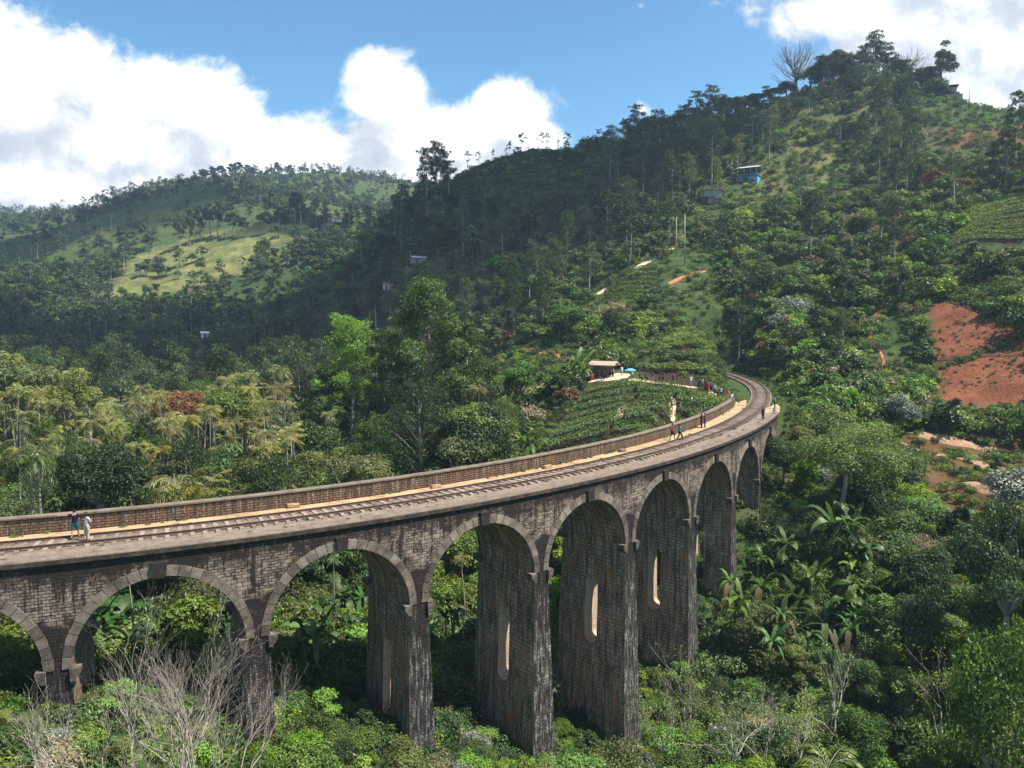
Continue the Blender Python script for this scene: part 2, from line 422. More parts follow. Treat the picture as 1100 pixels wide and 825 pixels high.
        k = mth(nt, 'MULTIPLY', sstep(nt, stk, 0.38, 0.60), 0.85)
        k = mth(nt, 'MAXIMUM', k, mth(nt, 'MULTIPLY', sstep(nt, big, 0.52, 0.64), 0.75))
        white = mth(nt, 'MULTIPLY', sstep(nt, stk2, 0.52, 0.68), 0.7)
    c = mixc(nt, k, stone, black)
    joint = bfac
    if mode == 'spandrel': c = mixc(nt, mth(nt, 'MULTIPLY', sstep(nt, noise(nt, uv, 0.7, 5, 0.7), 0.52, 0.68), 0.55), c, mixc(nt, 1.0, c, (1.0, 0.66, 0.42), 'MULTIPLY'))
    c = mixc(nt, mth(nt, 'MULTIPLY', joint, mth(nt, 'ADD', 0.35, mth(nt, 'MULTIPLY', sstep(nt, mid, 0.3, 0.6), 0.65))), c, (0.022, 0.019, 0.017))
    wcol = (0.50, 0.47, 0.42) if mode != 'vault' else (0.42, 0.41, 0.31)
    wm = mth(nt, 'MULTIPLY', white, mth(nt, 'SUBTRACT', 1.0, mth(nt, 'MULTIPLY', joint, 0.7)))
    c = mixc(nt, wm, c, wcol)
    if mode == 'vault':
        rust = mth(nt, 'MULTIPLY', sstep(nt, noise(nt, vmul(nt, uv, (1, 0.4, 1)), 0.9, 4, 0.6), 0.50, 0.66), 0.75)
        c = mixc(nt, rust, c, (0.30, 0.15, 0.075))
    h = mth(nt, 'ADD', mth(nt, 'MULTIPLY', mth(nt, 'SUBTRACT', 1.0, joint), 0.75), mth(nt, 'ADD', mth(nt, 'MULTIPLY', fine, 0.35), mth(nt, 'MULTIPLY', bcol, 0.25)))
    bsdf(nt, out, c, 0.92, 0.15, bump(nt, h, bumpd, 0.9))
    return m

m_span = masonry('weathered_stone_block', (0.285, 0.225, 0.17), (0.026, 0.021, 0.017), mode='spandrel')
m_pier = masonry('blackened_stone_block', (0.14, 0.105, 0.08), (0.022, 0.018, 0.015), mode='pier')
m_vault = masonry('damp_stone_block', (0.36, 0.265, 0.175), (0.06, 0.048, 0.036), bw=0.6, rh=0.3, mode='vault', bumpd=0.05)
m_par = masonry('brown_stone_block', (0.20, 0.118, 0.066), (0.055, 0.037, 0.026), bw=0.5, rh=0.17, mode='wall', bumpd=0.05, MS=0.03)
m_reveal = masonry('sunlit_jamb_brick', (0.62, 0.46, 0.33), (0.45, 0.32, 0.22), MS=0.012, bw=0.3, rh=0.12, mode='wall', bumpd=0.02)  # paler than the other stone: sunlight on the slot jambs put into the colour

def concrete(name, stops, scale=3.0, bd=0.03, attr=None, streak=False):
    m, nt, out = mat(name)
    tc = N(nt, 'TexCoord').outputs['Object']
    n1 = noise(nt, tc, scale, 8, 0.68); n2 = noise(nt, tc, scale * 7, 5, 0.7)
    f = mth(nt, 'ADD', mth(nt, 'MULTIPLY', n1, 0.7), mth(nt, 'MULTIPLY', n2, 0.3))
    if attr:
        at_ = N(nt, 'Attribute', attribute_name=attr).outputs['Fac']
        f = mth(nt, 'ADD', f, mth(nt, 'MULTIPLY', mth(nt, 'SUBTRACT', at_, 0.5), 0.35))
    c = ramp(nt, f, stops).outputs[0]
    bsdf(nt, out, c, 0.9, 0.15, bump(nt, mth(nt, 'ADD', n1, mth(nt, 'MULTIPLY', n2, 0.5)), bd))
    return m
m_ring = concrete('arch_stone', [(0.26, (0.05, 0.043, 0.037)), (0.42, (0.12, 0.096, 0.074)), (0.56, (0.21, 0.17, 0.13)), (0.78, (0.36, 0.305, 0.245))], 1.3, 0.04, 'wear')
m_key = concrete('black_stone', [(0.3, (0.012, 0.011, 0.010)), (0.7, (0.05, 0.043, 0.038))], 3, 0.03)
m_cope = concrete('coping_concrete', [(0.3, (0.07, 0.048, 0.037)), (0.5, (0.155, 0.118, 0.089)), (0.7, (0.23, 0.178, 0.138))], 1.2, 0.02)
m_copes = concrete('coping_edge', [(0.3, (0.016, 0.012, 0.010)), (0.5, (0.055, 0.040, 0.032)), (0.72, (0.15, 0.11, 0.085))], 1.6, 0.04)
m_corb = concrete('corbel_stone', [(0.3, (0.03, 0.026, 0.022)), (0.5, (0.09, 0.075, 0.06)), (0.72, (0.32, 0.28, 0.23))], 2.6, 0.03)
m_sand = concrete('packed_sand', [(0.30, (0.11, 0.073, 0.043)), (0.42, (0.26, 0.17, 0.095)), (0.52, (0.37, 0.25, 0.14)), (0.72, (0.48, 0.345, 0.21))], 0.6, 0.05)
m_ball = concrete('dusty_ballast', [(0.3, (0.085, 0.06, 0.045)), (0.5, (0.185, 0.135, 0.10)), (0.7, (0.30, 0.23, 0.175))], 6.0, 0.08)
m_strip = concrete('grey_grit', [(0.28, (0.085, 0.060, 0.046)), (0.5, (0.18, 0.138, 0.102)), (0.72, (0.29, 0.23, 0.175))], 1.8, 0.05)
m_sleep = concrete('sleeper_concrete', [(0.3, (0.11, 0.080, 0.060)), (0.5, (0.215, 0.165, 0.125)), (0.75, (0.33, 0.265, 0.21))], 2.0, 0.02, 'wear')
m_rail = plain('rusty_rail_steel', (0.075, 0.042, 0.032), 0.55, 0.4, 0.4, 5)

# ------------------------------------------------------------------ the viaduct
R_ARCH, PIERW = 4.57, 1.35
Z_CROWN = -1.72; Z_SPR = Z_CROWN - R_ARCH
W_F, W_B = 0.15, 6.95            # outer and inner faces
S0, S1 = -40.0, 86.0
viaduct = empty('railway_viaduct', tuple(onbridge(31.5, 3.5, -20)))
tag(viaduct, 'tall curved stone railway viaduct of nine arches, blackened piers', 'bridge')
BASE = np.array(viaduct.location)

def sweep(prof, s0, s1, step, close=True, caps=True, mi=None):
    """a profile of (w, z) swept along the line; uv = (s, z)"""
    ss = np.arange(s0, s1 + step * 0.5, step); n = len(prof)
    V = np.concatenate([np.stack([onbridge(s, w, z) for (w, z) in prof]) for s in ss])
    UV = np.concatenate([[(s, z + (w - prof[0][0]) * 0.0) for (w, z) in prof] for s in ss])
    Fs = []; M = []
    m = n if close else n - 1
    for i in range(len(ss) - 1):
        for k in range(m):
            a, b = i * n + k, i * n + (k + 1) % n
            Fs.append((a, a + n, b + n, b)); M.append(mi[k] if mi else 0)
    if close and caps:
        Fs.append(tuple(range(n))); Fs.append(tuple(range((len(ss) - 1) * n, len(ss) * n))[::-1]); M += [0, 0]
    return V, UV, Fs, M
def swept(name, prof, mats, s0=S0, s1=S1, step=0.7, parent=None, mi=None, base=None, close=True):
    V, UV, Fs, M = sweep(prof, s0, s1, step, close, True, mi)
    if base is not None: V = V - base
    me = make_mesh(name, V, Fs, mats if isinstance(mats, list) else [mats], M, uv=UV)
    return link(name, me, parent)

# outer coping, a dark stained lip over the face
swept('coping', [(0.0, -0.10), (0.0, -0.36), (W_F + 0.005, -0.40), (0.75, -0.40), (0.75, 0.0), (0.10, 0.0), (0.03, -0.03)], [m_cope, m_copes], parent=viaduct,
      mi=[1, 1, 1, 1, 0, 0, 0], base=BASE)
# inner parapet and its coping
par = swept('parapet', [(6.40, -0.3), (6.95, -0.3), (6.95, 0.88), (6.40, 0.88)], m_par, S0, 92.5, parent=viaduct, base=BASE)
swept('parapet_coping', [(6.33, 0.883), (7.02, 0.883), (7.02, 0.98), (6.98, 1.0), (6.37, 1.0), (6.33, 0.98)], m_cope, S0, 92.6, parent=par, base=BASE)

def arch_z(ds):   # intrados height at distance ds from the arch centre
    return Z_SPR + math.sqrt(max(R_ARCH ** 2 - ds * ds, 0))
piers_s = [k * S_PITCH for k in range(-1, 9)]        # the first and last are the abutments
def spandrel(w, back=False):
    V = []; UV = []; Fs = []; wear = []
    def col(s, z0):
        i = len(V); zz = np.linspace(-0.38, z0, 5)
        for z in zz: V.append(onbridge(s, w, z)); UV.append((s, z))
        return i
    def strip(slist):
        prev = None
        for s, z in slist:
            c = col(s, z)
            if prev is not None:
                for k in range(4):
                    f = (prev + k, prev + k + 1, c + k + 1, c + k)
                    Fs.append(f[::-1] if back else f)
            prev = c
    hw = PIERW / 2
    strip([(s, -13.0) for s in np.linspace(S0, piers_s[0] + hw, 30)])
    for a, b in zip(piers_s[:-1], piers_s[1:]):
        c = (a + b) / 2
        th = np.linspace(math.pi, 0, 33)
        strip([(c + R_ARCH * math.cos(t), Z_SPR + R_ARCH * math.sin(t)) for t in th])
        if b < piers_s[-1] - 1: strip([(b - hw, Z_SPR), (b, Z_SPR), (b + hw, Z_SPR)])
    strip([(s, -12.0) for s in np.linspace(piers_s[-1] - hw, S1, 6)])
    return make_mesh('spandrel_wall', np.array(V) - BASE, Fs, [m_span], uv=np.array(UV))
link('spandrel_wall', spandrel(W_F), viaduct); link('spandrel_wall', spandrel(W_B, True), viaduct)

for a, b in zip(piers_s[:-1], piers_s[1:]):
    c = (a + b) / 2
    # barrel vault
    th = np.linspace(math.pi, 0, 29); ws = np.linspace(W_F, W_B, 5)
    V = []; UV = []
    for t in th:
        for w_ in ws: V.append(onbridge(c + R_ARCH * math.cos(t), w_, Z_SPR + R_ARCH * math.sin(t))); UV.append((w_ + 40 * a, Z_SPR + R_ARCH * (1 - abs(t - math.pi / 2)) * 1.0))
    Fs = [(i * 5 + k, i * 5 + k + 1, i * 5 + k + 6, i * 5 + k + 5) for i in range(28) for k in range(4)]
    link('vault', make_mesh('vault', np.array(V) - BASE, Fs, [m_vault], uv=np.array(UV)), viaduct)
    for side in (0, 1):
        w0 = W_F if side == 0 else W_B; sg = -1 if side == 0 else 1
        mb = MB(); n = 23
        for k in range(n):
            t0 = math.pi * k / n + 0.0045; t1 = math.pi * (k + 1) / n - 0.0045
            tk = lambda t: 0.57 - 0.10 * abs(math.cos(t)) ** 2
            pr = 0.05 + rng.random() * 0.015
            V = []
            for ww in (w0 + sg * pr, w0 - sg * 0.25):
                for t in (t0, (t0 + t1) / 2, t1):
                    for r in (R_ARCH - 0.012, R_ARCH + tk(t) + rng.random() * 0.05):
                        V.append(onbridge(c - r * math.cos(t), ww, Z_SPR + r * math.sin(t)))
            V = np.array(V) - BASE
            Fs = [(0, 1, 3, 2), (2, 3, 5, 4), (6, 8, 9, 7), (8, 10, 11, 9), (0, 2, 8, 6), (2, 4, 10, 8), (1, 7, 9, 3), (3, 9, 11, 5), (0, 6, 7, 1), (4, 5, 11, 10)]
            if side == 1: Fs = [f[::-1] for f in Fs]
            mb.add(V, Fs, a=0.32 + 0.5 * rng.random() - 0.35 * abs(math.cos((t0 + t1) / 2)) ** 3)
        ring = mb.build('arch_ring', m_ring, viaduct)
        # the dark keystone / spout block at the crown
        mb = MB(); kx = c - 0.05
        V = np.array([onbridge(kx + dx, w0 + sg * dw, z) for dw in (-0.2, 0.24) for (dx, z) in ((-0.33, Z_CROWN - 0.06), (0.33, Z_CROWN - 0.06), (0.40, Z_CROWN + 0.84), (-0.40, Z_CROWN + 0.84))]) - BASE
        Fs = [(0, 1, 2, 3), (7, 6, 5, 4), (0, 4, 5, 1), (1, 5, 6, 2), (2, 6, 7, 3), (3, 7, 4, 0)]
        mb.add(V, Fs); mb.build('keystone', m_key, ring)

def slot_loop(wc, hw, z0, z1, n=10):
    L_ = [(wc + hw * math.cos(t), z1 - hw + hw * math.sin(t)) for t in np.linspace(0, math.pi, n)]
    L_ += [(wc + hw * math.cos(t), z0 + hw + hw * math.sin(t)) for t in np.linspace(math.pi, 2 * math.pi, n)]
    return L_
for i, sp_ in enumerate(piers_s[1:-1]):
    P0 = onbridge(sp_, 0, 0); a = heading(sp_); zb = g1(*onbridge(sp_, 3.5)[:2]) - P0[2] - 4.0
    zb = min(zb, -11.0)
    ts = np.array([math.cos(a), math.sin(a), 0]); tn = np.array([-math.sin(a), math.cos(a), 0])
    def W3(u, w_, z): return P0 + ts * u + tn * w_ + np.array([0, 0, z]) - BASE
    drop = lambda z: max(0.0, Z_SPR - z)
    hu = lambda z: PIERW / 2 + drop(z) * 0.030
    wf = lambda z: W_F - drop(z) * 0.030
    wb = lambda z: W_B + drop(z) * 0.030
    zs = np.concatenate([[Z_SPR + 0.0], np.linspace(Z_SPR - 1, zb, 14)])
    mb = MB()
    for (fn, flip) in ((wf, False), (wb, True)):
        V = []; UV = []
        for z in zs:
            for q in (-1, 0, 1): V.append(W3(q * hu(z), fn(z), z)); UV.append((sp_ + q * hu(z), z))
        Fs = [(r * 3 + k, (r + 1) * 3 + k, (r + 1) * 3 + k + 1, r * 3 + k + 1) for r in range(len(zs) - 1) for k in range(2)]
        mb.add(V, [f[::-1] for f in Fs] if flip else Fs, UV, 0)
    has = i >= 2
    z1s, z0s = Z_SPR - 3.3, Z_SPR - 9.3
    loop = slot_loop(3.55, 0.66, z0s, z1s) if has else None
    outer = [(wf(z), z) for z in zs] + [(wb(z), z) for z in zs[::-1]]
    for q in (-1, 1):
        polys = [[Vector((x, y, 0)) for x, y in outer]] + ([[Vector((x, y, 0)) for x, y in loop]] if has else [])
        tri = tessellate_polygon(polys); flat = outer + (loop or [])
        V = [W3(q * hu(z), w_, z) for (w_, z) in flat]
        fs = []
        for t in tri:
            p = [flat[k] for k in t]
            ar = (p[1][0] - p[0][0]) * (p[2][1] - p[0][1]) - (p[2][0] - p[0][0]) * (p[1][1] - p[0][1])
            if abs(ar) < 1e-7: continue
            t = tuple(t) if ar > 0 else tuple(t)[::-1]
            fs.append(t if q > 0 else t[::-1])
        mb.add(V, fs, [(w_ + 50 + 13 * sp_ + q * 30, z) for (w_, z) in flat], 1)
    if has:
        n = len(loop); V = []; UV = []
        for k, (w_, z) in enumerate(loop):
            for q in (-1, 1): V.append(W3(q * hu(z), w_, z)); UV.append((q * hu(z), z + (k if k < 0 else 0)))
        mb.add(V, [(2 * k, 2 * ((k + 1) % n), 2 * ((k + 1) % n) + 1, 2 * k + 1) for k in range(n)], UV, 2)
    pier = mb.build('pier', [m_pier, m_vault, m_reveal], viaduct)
    for q in (-1, 1):
        for (w0, w1) in ((-0.06, 0.62), (W_B - 0.5, W_B + 0.2)):
            mb = MB(); V = []
            for z, e in ((-6.25, 0.42), (-6.55, 0.42), (-6.95, 0.10)):
                for u in (hu(z) - 0.1, hu(z) + e):
                    for w_ in (w0, w1): V.append(W3(q * u, w_, z))
            Fs = [(0, 1, 3, 2), (0, 2, 6, 4), (1, 5, 7, 3), (2, 3, 7, 6), (4, 6, 10, 8), (5, 9, 11, 7), (6, 7, 11, 10), (8, 10, 11, 9), (0, 4, 5, 1), (4, 8, 9, 5)]
            mb.add(V, Fs if q > 0 else [f[::-1] for f in Fs]); mb.build('corbel', m_corb, pier)
# abutments
for sA, hA in ((piers_s[0], 4.0), (piers_s[-1], 1.5)):
    q = 1 if sA < 0 else -1
    mb = MB(); V = []; UV = []
    for z in (Z_SPR + 0.0, -13.5):
        for w_ in (W_F, 2, 5, W_B): V.append(onbridge(sA + q * PIERW / 2, w_, z) - BASE); UV.append((w_, z))
    mb.add(V, [(k, k + 1, k + 5, k + 4) for k in range(3)], UV, 0)
    mb.build('abutment', m_vault, viaduct)

# ------------------------------------------------------------------ top of the viaduct: sand, grit, ballast and track
def ribbon(name, w0, w1, z0, z1, m, s0, s1, step=0.5, nw=5, rough=0.02, kind='structure', crown=0.0, taper=0.0):
    ss = np.arange(s0, s1, step); tt = np.linspace(0, 1, nw)
    Sg, Tg = np.meshgrid(ss, tt, indexing='ij')
    wv = w0 + (w1 - w0) * Tg + (fbm(Sg * 0.7 + w0, Tg * 3 + 9, 3) * 0.25) * ((Tg > 0.01) & (Tg < 0.99))
    if taper:
        q_ = np.clip((s1 - Sg) / taper, 0.04, 1) ** 0.6; m_ = (w0 + w1) / 2 + (fbm(Sg * 0.5, Sg * 0 + 2, 3) * 0.9); wv = m_ + (wv - m_) * q_ * (1 + 0.35 * fbm(Sg * 1.1, Tg * 2, 2))
    zv = z0 + (z1 - z0) * Tg + fbm(Sg * 1.3, wv * 1.7 + 4, 3) * rough * 2 + crown * np.sin(Tg * math.pi)
    V = onbridge(Sg, wv, zv).reshape(-1, 3)
    n = nw; k = np.arange((len(ss) - 1) * n).reshape(-1, n)[:, :-1].ravel()
    me = make_mesh(name, V, np.stack([k, k + n, k + n + 1, k + 1], -1), [m], smooth=True)
    return tag(link(name, me), kind=kind)
ribbon('grit_path', 0.74, 2.3, -0.05, -0.13, m_strip, S0, 85.8, rough=0.012)
ribbon('railway_bed', 1.95, 5.05, -0.16, -0.17, m_ball, S0, 162, nw=15, rough=0.045, crown=0.135)
ribbon('sand_path', 4.8, 6.42, -0.14, -0.10, m_sand, S0, 93, nw=6, rough=0.03)
ribbon('sand_path', 5.0, 6.42, -0.15, -0.12, m_sand, 93, 101, nw=6, rough=0.03, taper=8)
ribbon('sand_path', 0.1, 2.2, -0.18, -0.13, m_sand, 85.6, 97, nw=6, rough=0.04, taper=9)

W_T = 3.45
track = empty('railway_track', tuple(onbridge(10, W_T, -0.1)))
tag(track, 'single railway track of rusty rails curving along the viaduct', 'railway track')
TB = np.array(track.location)
for sgn in (-1, 1):
    wc = W_T + sgn * 0.855; zb = 0.0
    swept('rail', [(wc - 0.07, zb), (wc + 0.07, zb), (wc + 0.07, zb + 0.02), (wc + 0.018, zb + 0.04), (wc + 0.018, zb + 0.105), (wc + 0.037, zb + 0.115),
                   (wc + 0.037, zb + 0.15), (wc - 0.037, zb + 0.15), (wc - 0.037, zb + 0.115), (wc - 0.018, zb + 0.105), (wc - 0.018, zb + 0.04), (wc - 0.07, zb + 0.02)],
          m_rail, S0, 162, 1.0, track, base=TB)
sl_s = [s for s in np.arange(-8.0, 162, 0.72)]
rest = MB()
def sleeper_geo(s, mb, jit):
    a = heading(s) + jit; P = onbridge(s, W_T, -0.085)
    R = np.array([[-math.sin(a), -math.cos(a), 0], [math.cos(a), -math.sin(a), 0], [0, 0, 1]])
    mb.box(P - TB, (2.7, 0.26, 0.17), R, taper=0.96); mb.a[-1] = np.full(8, rng.random())
for k, s in enumerate(sl_s):
    if k < 100:
        mb = MB(); sleeper_geo(s, mb, rng.normal() * 0.012); mb.build('sleeper', m_sleep, track)
    else: sleeper_geo(s, rest, rng.normal() * 0.012)
for s in np.arange(S0, -8.2, 0.72): sleeper_geo(s, rest, 0)
tag(rest.build('sleepers', m_sleep, track), kind='stuff')

# small pale concrete blocks beside the path
for k, (px, py, lab) in enumerate([(153, 562, 'pale concrete block lying by the parapet, nearest the two pointing walkers'), (315, 545, 'pale concrete block by the parapet above the second full arch'),
                   (468, 524, 'weathered concrete block by the parapet where the curve starts'), (588, 503, 'small cracked concrete block by the parapet in front of the tea garden'),
                   (668, 485, 'flat stone lying by the parapet nearest the red shirted walker')]):
    d = ray(px, py); t = 40.0
    for _ in range(40):
        P = d * t; S_, W_ = near_line([P[0]], [P[1]]); t *= (zdeck(S_[0]) - 0.1) / P[2]
    P = d * t; a = heading(S_[0]) + rng.normal() * 0.1
    mb = MB(); R = np.array([[math.cos(a), -math.sin(a), 0], [math.sin(a), math.cos(a), 0], [0, 0, 1]])
    bl = bmesh.new(); bmesh.ops.create_cube(bl, size=1); bmesh.ops.scale(bl, vec=(0.85, 0.36, 0.26), verts=bl.verts)
    bmesh.ops.bevel(bl, geom=bl.edges[:], offset=0.04, segments=2, affect='EDGES')
    for v in bl.verts: v.co += Vector(rng.normal(size=3) * 0.012)
    me = bpy.data.meshes.new('kerb_block'); bl.to_mesh(me); bl.free(); me.materials.append(m_strip if k == 4 else m_sand)
    o = link('concrete_block', me, None, P + np.array([0, 0, 0.12])); o.rotation_euler = (0, 0, a)
    tag(o, lab, 'block', 'concrete blocks along the parapet')
# ------------------------------------------------------------------ foliage materials
def leaf_mat(name, dark, light, trans=0.32, gloss=0.035, hue=0.045, val=0.75, accent=None, acc=0.93):
    m, nt, out = mat(name)
    t = N(nt, 'Attribute', attribute_name='tint').outputs['Fac']
    stops = [(0.0, dark), (0.75, light)]
    if accent: stops += [(acc - 0.01, light), (acc, accent)]
    c = ramp(nt, t, stops).outputs[0]
    oi = N(nt, 'ObjectInfo').outputs['Random']
    h = N(nt, 'HueSaturation')
    L(nt, mth(nt, 'ADD', 0.5 - hue / 2, mth(nt, 'MULTIPLY', oi, hue)), h.inputs['Hue'])
    o2 = mth(nt, 'FRACT', mth(nt, 'MULTIPLY', oi, 7.31))
    L(nt, mth(nt, 'ADD', 1.0 - val / 2, mth(nt, 'MULTIPLY', o2, val)), h.inputs['Value'])
    o3 = mth(nt, 'FRACT', mth(nt, 'MULTIPLY', oi, 23.17))
    L(nt, mth(nt, 'ADD', 0.80, mth(nt, 'MULTIPLY', o3, 0.28)), h.inputs['Saturation'])
    L(nt, c, h.inputs['Color'])
    d = N(nt, 'BsdfDiffuse'); L(nt, h.outputs[0], d.inputs[0])
    tr = N(nt, 'BsdfTranslucent'); L(nt, mixc(nt, 1.0, h.outputs[0], (1.25, 1.2, 0.55), 'MULTIPLY'), tr.inputs[0])
    g = N(nt, 'BsdfGlossy'); g.inputs['Roughness'].default_value = 0.45; g.inputs[0].default_value = (0.62, 0.66, 0.5, 1)
    m1 = N(nt, 'MixShader'); m1.inputs[0].default_value = trans; L(nt, d.outputs[0], m1.inputs[1]); L(nt, tr.outputs[0], m1.inputs[2])
    m2 = N(nt, 'MixShader'); m2.inputs[0].default_value = gloss; L(nt, m1.outputs[0], m2.inputs[1]); L(nt, g.outputs[0], m2.inputs[2])
    L(nt, m2.outputs[0], out.inputs[0]); return m

LM = dict(
    mid=leaf_mat('leaf_mid_green', (0.026, 0.052, 0.010), (0.090, 0.160, 0.025)),
    dark=leaf_mat('leaf_dark_green', (0.013, 0.028, 0.009), (0.046, 0.084, 0.021)),
    bright=leaf_mat('leaf_bright_green', (0.052, 0.098, 0.011), (0.160, 0.262, 0.030)),
    olive=leaf_mat('leaf_olive_green', (0.040, 0.055, 0.014), (0.130, 0.160, 0.042)),
    euca=leaf_mat('leaf_grey_green', (0.026, 0.044, 0.015), (0.088, 0.122, 0.040)),
    palm=leaf_mat('leaf_palm_green', (0.08, 0.095, 0.012), (0.27, 0.275, 0.030), 0.3, 0.04, accent=(0.32, 0.22, 0.045), acc=0.9),
    palmd=leaf_mat('leaf_deep_palm', (0.030, 0.050, 0.010), (0.10, 0.13, 0.024), 0.25, 0.04),
    banana=leaf_mat('leaf_banana_green', (0.030, 0.066, 0.012), (0.088, 0.160, 0.030), 0.3, 0.02, accent=(0.13, 0.095, 0.045), acc=0.92),
    pale=leaf_mat('leaf_silver_green', (0.08, 0.095, 0.07), (0.20, 0.22, 0.17), 0.15, 0.08),
    rust=leaf_mat('leaf_rusty_red', (0.075, 0.040, 0.016), (0.21, 0.10, 0.042), 0.25, accent=(0.10, 0.11, 0.03), acc=0.86),
    lime=leaf_mat('leaf_lime_green', (0.072, 0.115, 0.011), (0.205, 0.295, 0.031), 0.35, accent=(0.34, 0.22, 0.02), acc=0.985),
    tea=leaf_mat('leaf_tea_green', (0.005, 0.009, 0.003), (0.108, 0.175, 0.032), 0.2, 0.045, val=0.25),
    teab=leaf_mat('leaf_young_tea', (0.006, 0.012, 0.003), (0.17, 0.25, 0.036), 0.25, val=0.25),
    dry=leaf_mat('leaf_dry_straw', (0.16, 0.13, 0.065), (0.34, 0.28, 0.15), 0.2),
)
def bark(name, d, l, scale=3.0):
    m, nt, out = mat(name)
    tc = N(nt, 'TexCoord').outputs['Object']
    n1 = noise(nt, vmul(nt, tc, (1, 1, 0.22)), scale, 6, 0.65)
    c = ramp(nt, n1, [(0.3, d), (0.68, l)]).outputs[0]
    bsdf(nt, out, c, 0.9, 0.15, bump(nt, n1, 0.04)); return m
BK = dict(brown=bark('bark_brown', (0.06, 0.042, 0.030), (0.17, 0.125, 0.09)), pale=bark('bark_pale', (0.22, 0.18, 0.145), (0.46, 0.40, 0.33)),
          grey=bark('bark_grey', (0.17, 0.145, 0.125), (0.36, 0.32, 0.28)), red=bark('bark_reddish', (0.14, 0.075, 0.05), (0.30, 0.19, 0.13)),
          palm=bark('bark_palm', (0.15, 0.13, 0.105), (0.36, 0.32, 0.265), 6), green=bark('stem_green', (0.07, 0.085, 0.03), (0.17, 0.17, 0.075)),
          bone=bark('bark_bone', (0.19, 0.155, 0.125), (0.43, 0.365, 0.305), 2.0))

def unit(v): return v / (np.linalg.norm(v, axis=-1, keepdims=True) + 1e-9)
def leaf_quads(C, Nn, size, aspect=0.45, R=rng, droop=0.0):
    """diamond leaves centred on C with normals near Nn"""
    n = len(C); size = np.broadcast_to(size, (n,))
    rnd = R.normal(size=(n, 3)); d = rnd - Nn * (rnd * Nn).sum(1)[:, None]
    d[:, 2] -= droop
    d = unit(d); s = unit(np.cross(Nn, d))
    h = (size * 0.5)[:, None]; wv = h * aspect * 2 * 0.5
    up = unit(np.cross(d, s)) * (h * 0.18)
    V = np.stack([C - d * h, C + s * wv + up, C + d * h, C - s * wv + up], 1).reshape(-1, 3)
    return V, np.arange(4 * n).reshape(n, 4)

def blob_leaves(blobs, n, size, aspect=0.5, R=rng, up=0.35, inner=0.55, jitter=0.55, droop=0.0):
    """leaves over the shells of ellipsoid clumps; blobs: list of (x, y, z, rx, rz)"""
    B = np.array(blobs, float); area = B[:, 3] ** 2 + B[:, 3] * B[:, 4]
    idx = R.choice(len(B), n, p=area / area.sum())
    d = unit(R.normal(size=(n, 3))); flip = (d[:, 2] < -0.25) & (R.random(n) < 0.6); d[flip, 2] *= -1
    r = inner + (1.06 - inner) * R.random(n) ** 0.45
    # uneven clump surface
    lump = 1 + 0.30 * np.sin(d[:, 0] * 5 + idx) * np.sin(d[:, 1] * 5 + 2 * idx) * np.cos(d[:, 2] * 4 + idx)
    C = B[idx, :3] + d * r[:, None] * lump[:, None] * np.stack([B[idx, 3], B[idx, 3], B[idx, 4]], 1)
    Nn = unit(d + np.array([0, 0, up]) + R.normal(size=(n, 3)) * jitter)
    V, Fq = leaf_quads(C, Nn, size * (0.65 + 0.7 * R.random(n)), aspect, R, droop)
    tone = R.random(len(B)) * 0.5
    tint = np.clip(tone[idx] + R.random(n) * 0.5, 0, 1)
    return V, Fq, tint

def crown_mesh(name, m, V, Fq, tint, smooth=False):
    return make_mesh(name, V, Fq, [m], attrs={'tint': ('FACE', tint)}, smooth=smooth)
def tubes_mesh(name, tubes, m, n=6):
    mb = MB()
    for p, r in tubes: mb.tube(p, r, n)
    return make_mesh(name, np.concatenate(mb.v), mb.f, [m], smooth=True)

def bend(p0, p1, k, n=6, R=rng):
    p0 = np.asarray(p0, float); p1 = np.asarray(p1, float); t = np.linspace(0, 1, n)[:, None]
    off = R.normal(size=3) * k * np.linalg.norm(p1 - p0)
    return p0 + (p1 - p0) * t + off * np.sin(t * math.pi) 

def proto_broadleaf(seed, H, Rc, base, nb, nl, ls, leaf, brk='brown', flat=1.0, aspect=0.5, br=(0.26, 0.42), nlimb=7, top=1.0):
    R = np.random.default_rng(seed); blobs = []
    cz = base + (H - base) * 0.5; rz = (H - base) * 0.5
    lean = R.normal(size=2) * 0.05 * H
    for k in range(nb):
        d = unit(R.normal(size=3)); d[2] = abs(d[2]) * 1.2 - 0.45 if R.random() < 0.75 else d[2]
        q = R.uniform(0.45, 0.86); rb = Rc * R.uniform(*br)
        prof = 1.0 if d[2] < 0 else 1 - (1 - top) * d[2]
        blobs.append((d[0] * Rc * q * prof + lean[0], d[1] * Rc * q * prof + lean[1], cz + d[2] * rz * q * flat, rb, rb * R.uniform(0.6, 0.85)))
    V, Fq, t = blob_leaves(blobs, nl, ls, aspect, R)
    fork = np.array([lean[0] * 0.4, lean[1] * 0.4, base + (cz - base) * 0.35])
    r0 = 0.020 * H + 0.05
    tubes = [(bend((0, 0, -0.6), fork, 0.03, 6, R), np.linspace(r0 * 1.25, r0 * 0.75, 6))]
    for b in sorted(blobs, key=lambda b: -b[2])[:nlimb]:
        tubes.append((bend(fork, (b[0], b[1], b[2]), 0.10, 6, R), np.linspace(r0 * 0.55, r0 * 0.12, 6)))
    return dict(trunk=tubes_mesh('trunk', tubes, BK[brk], 6), crown=crown_mesh('crown', LM[leaf], V, Fq, t), H=H)

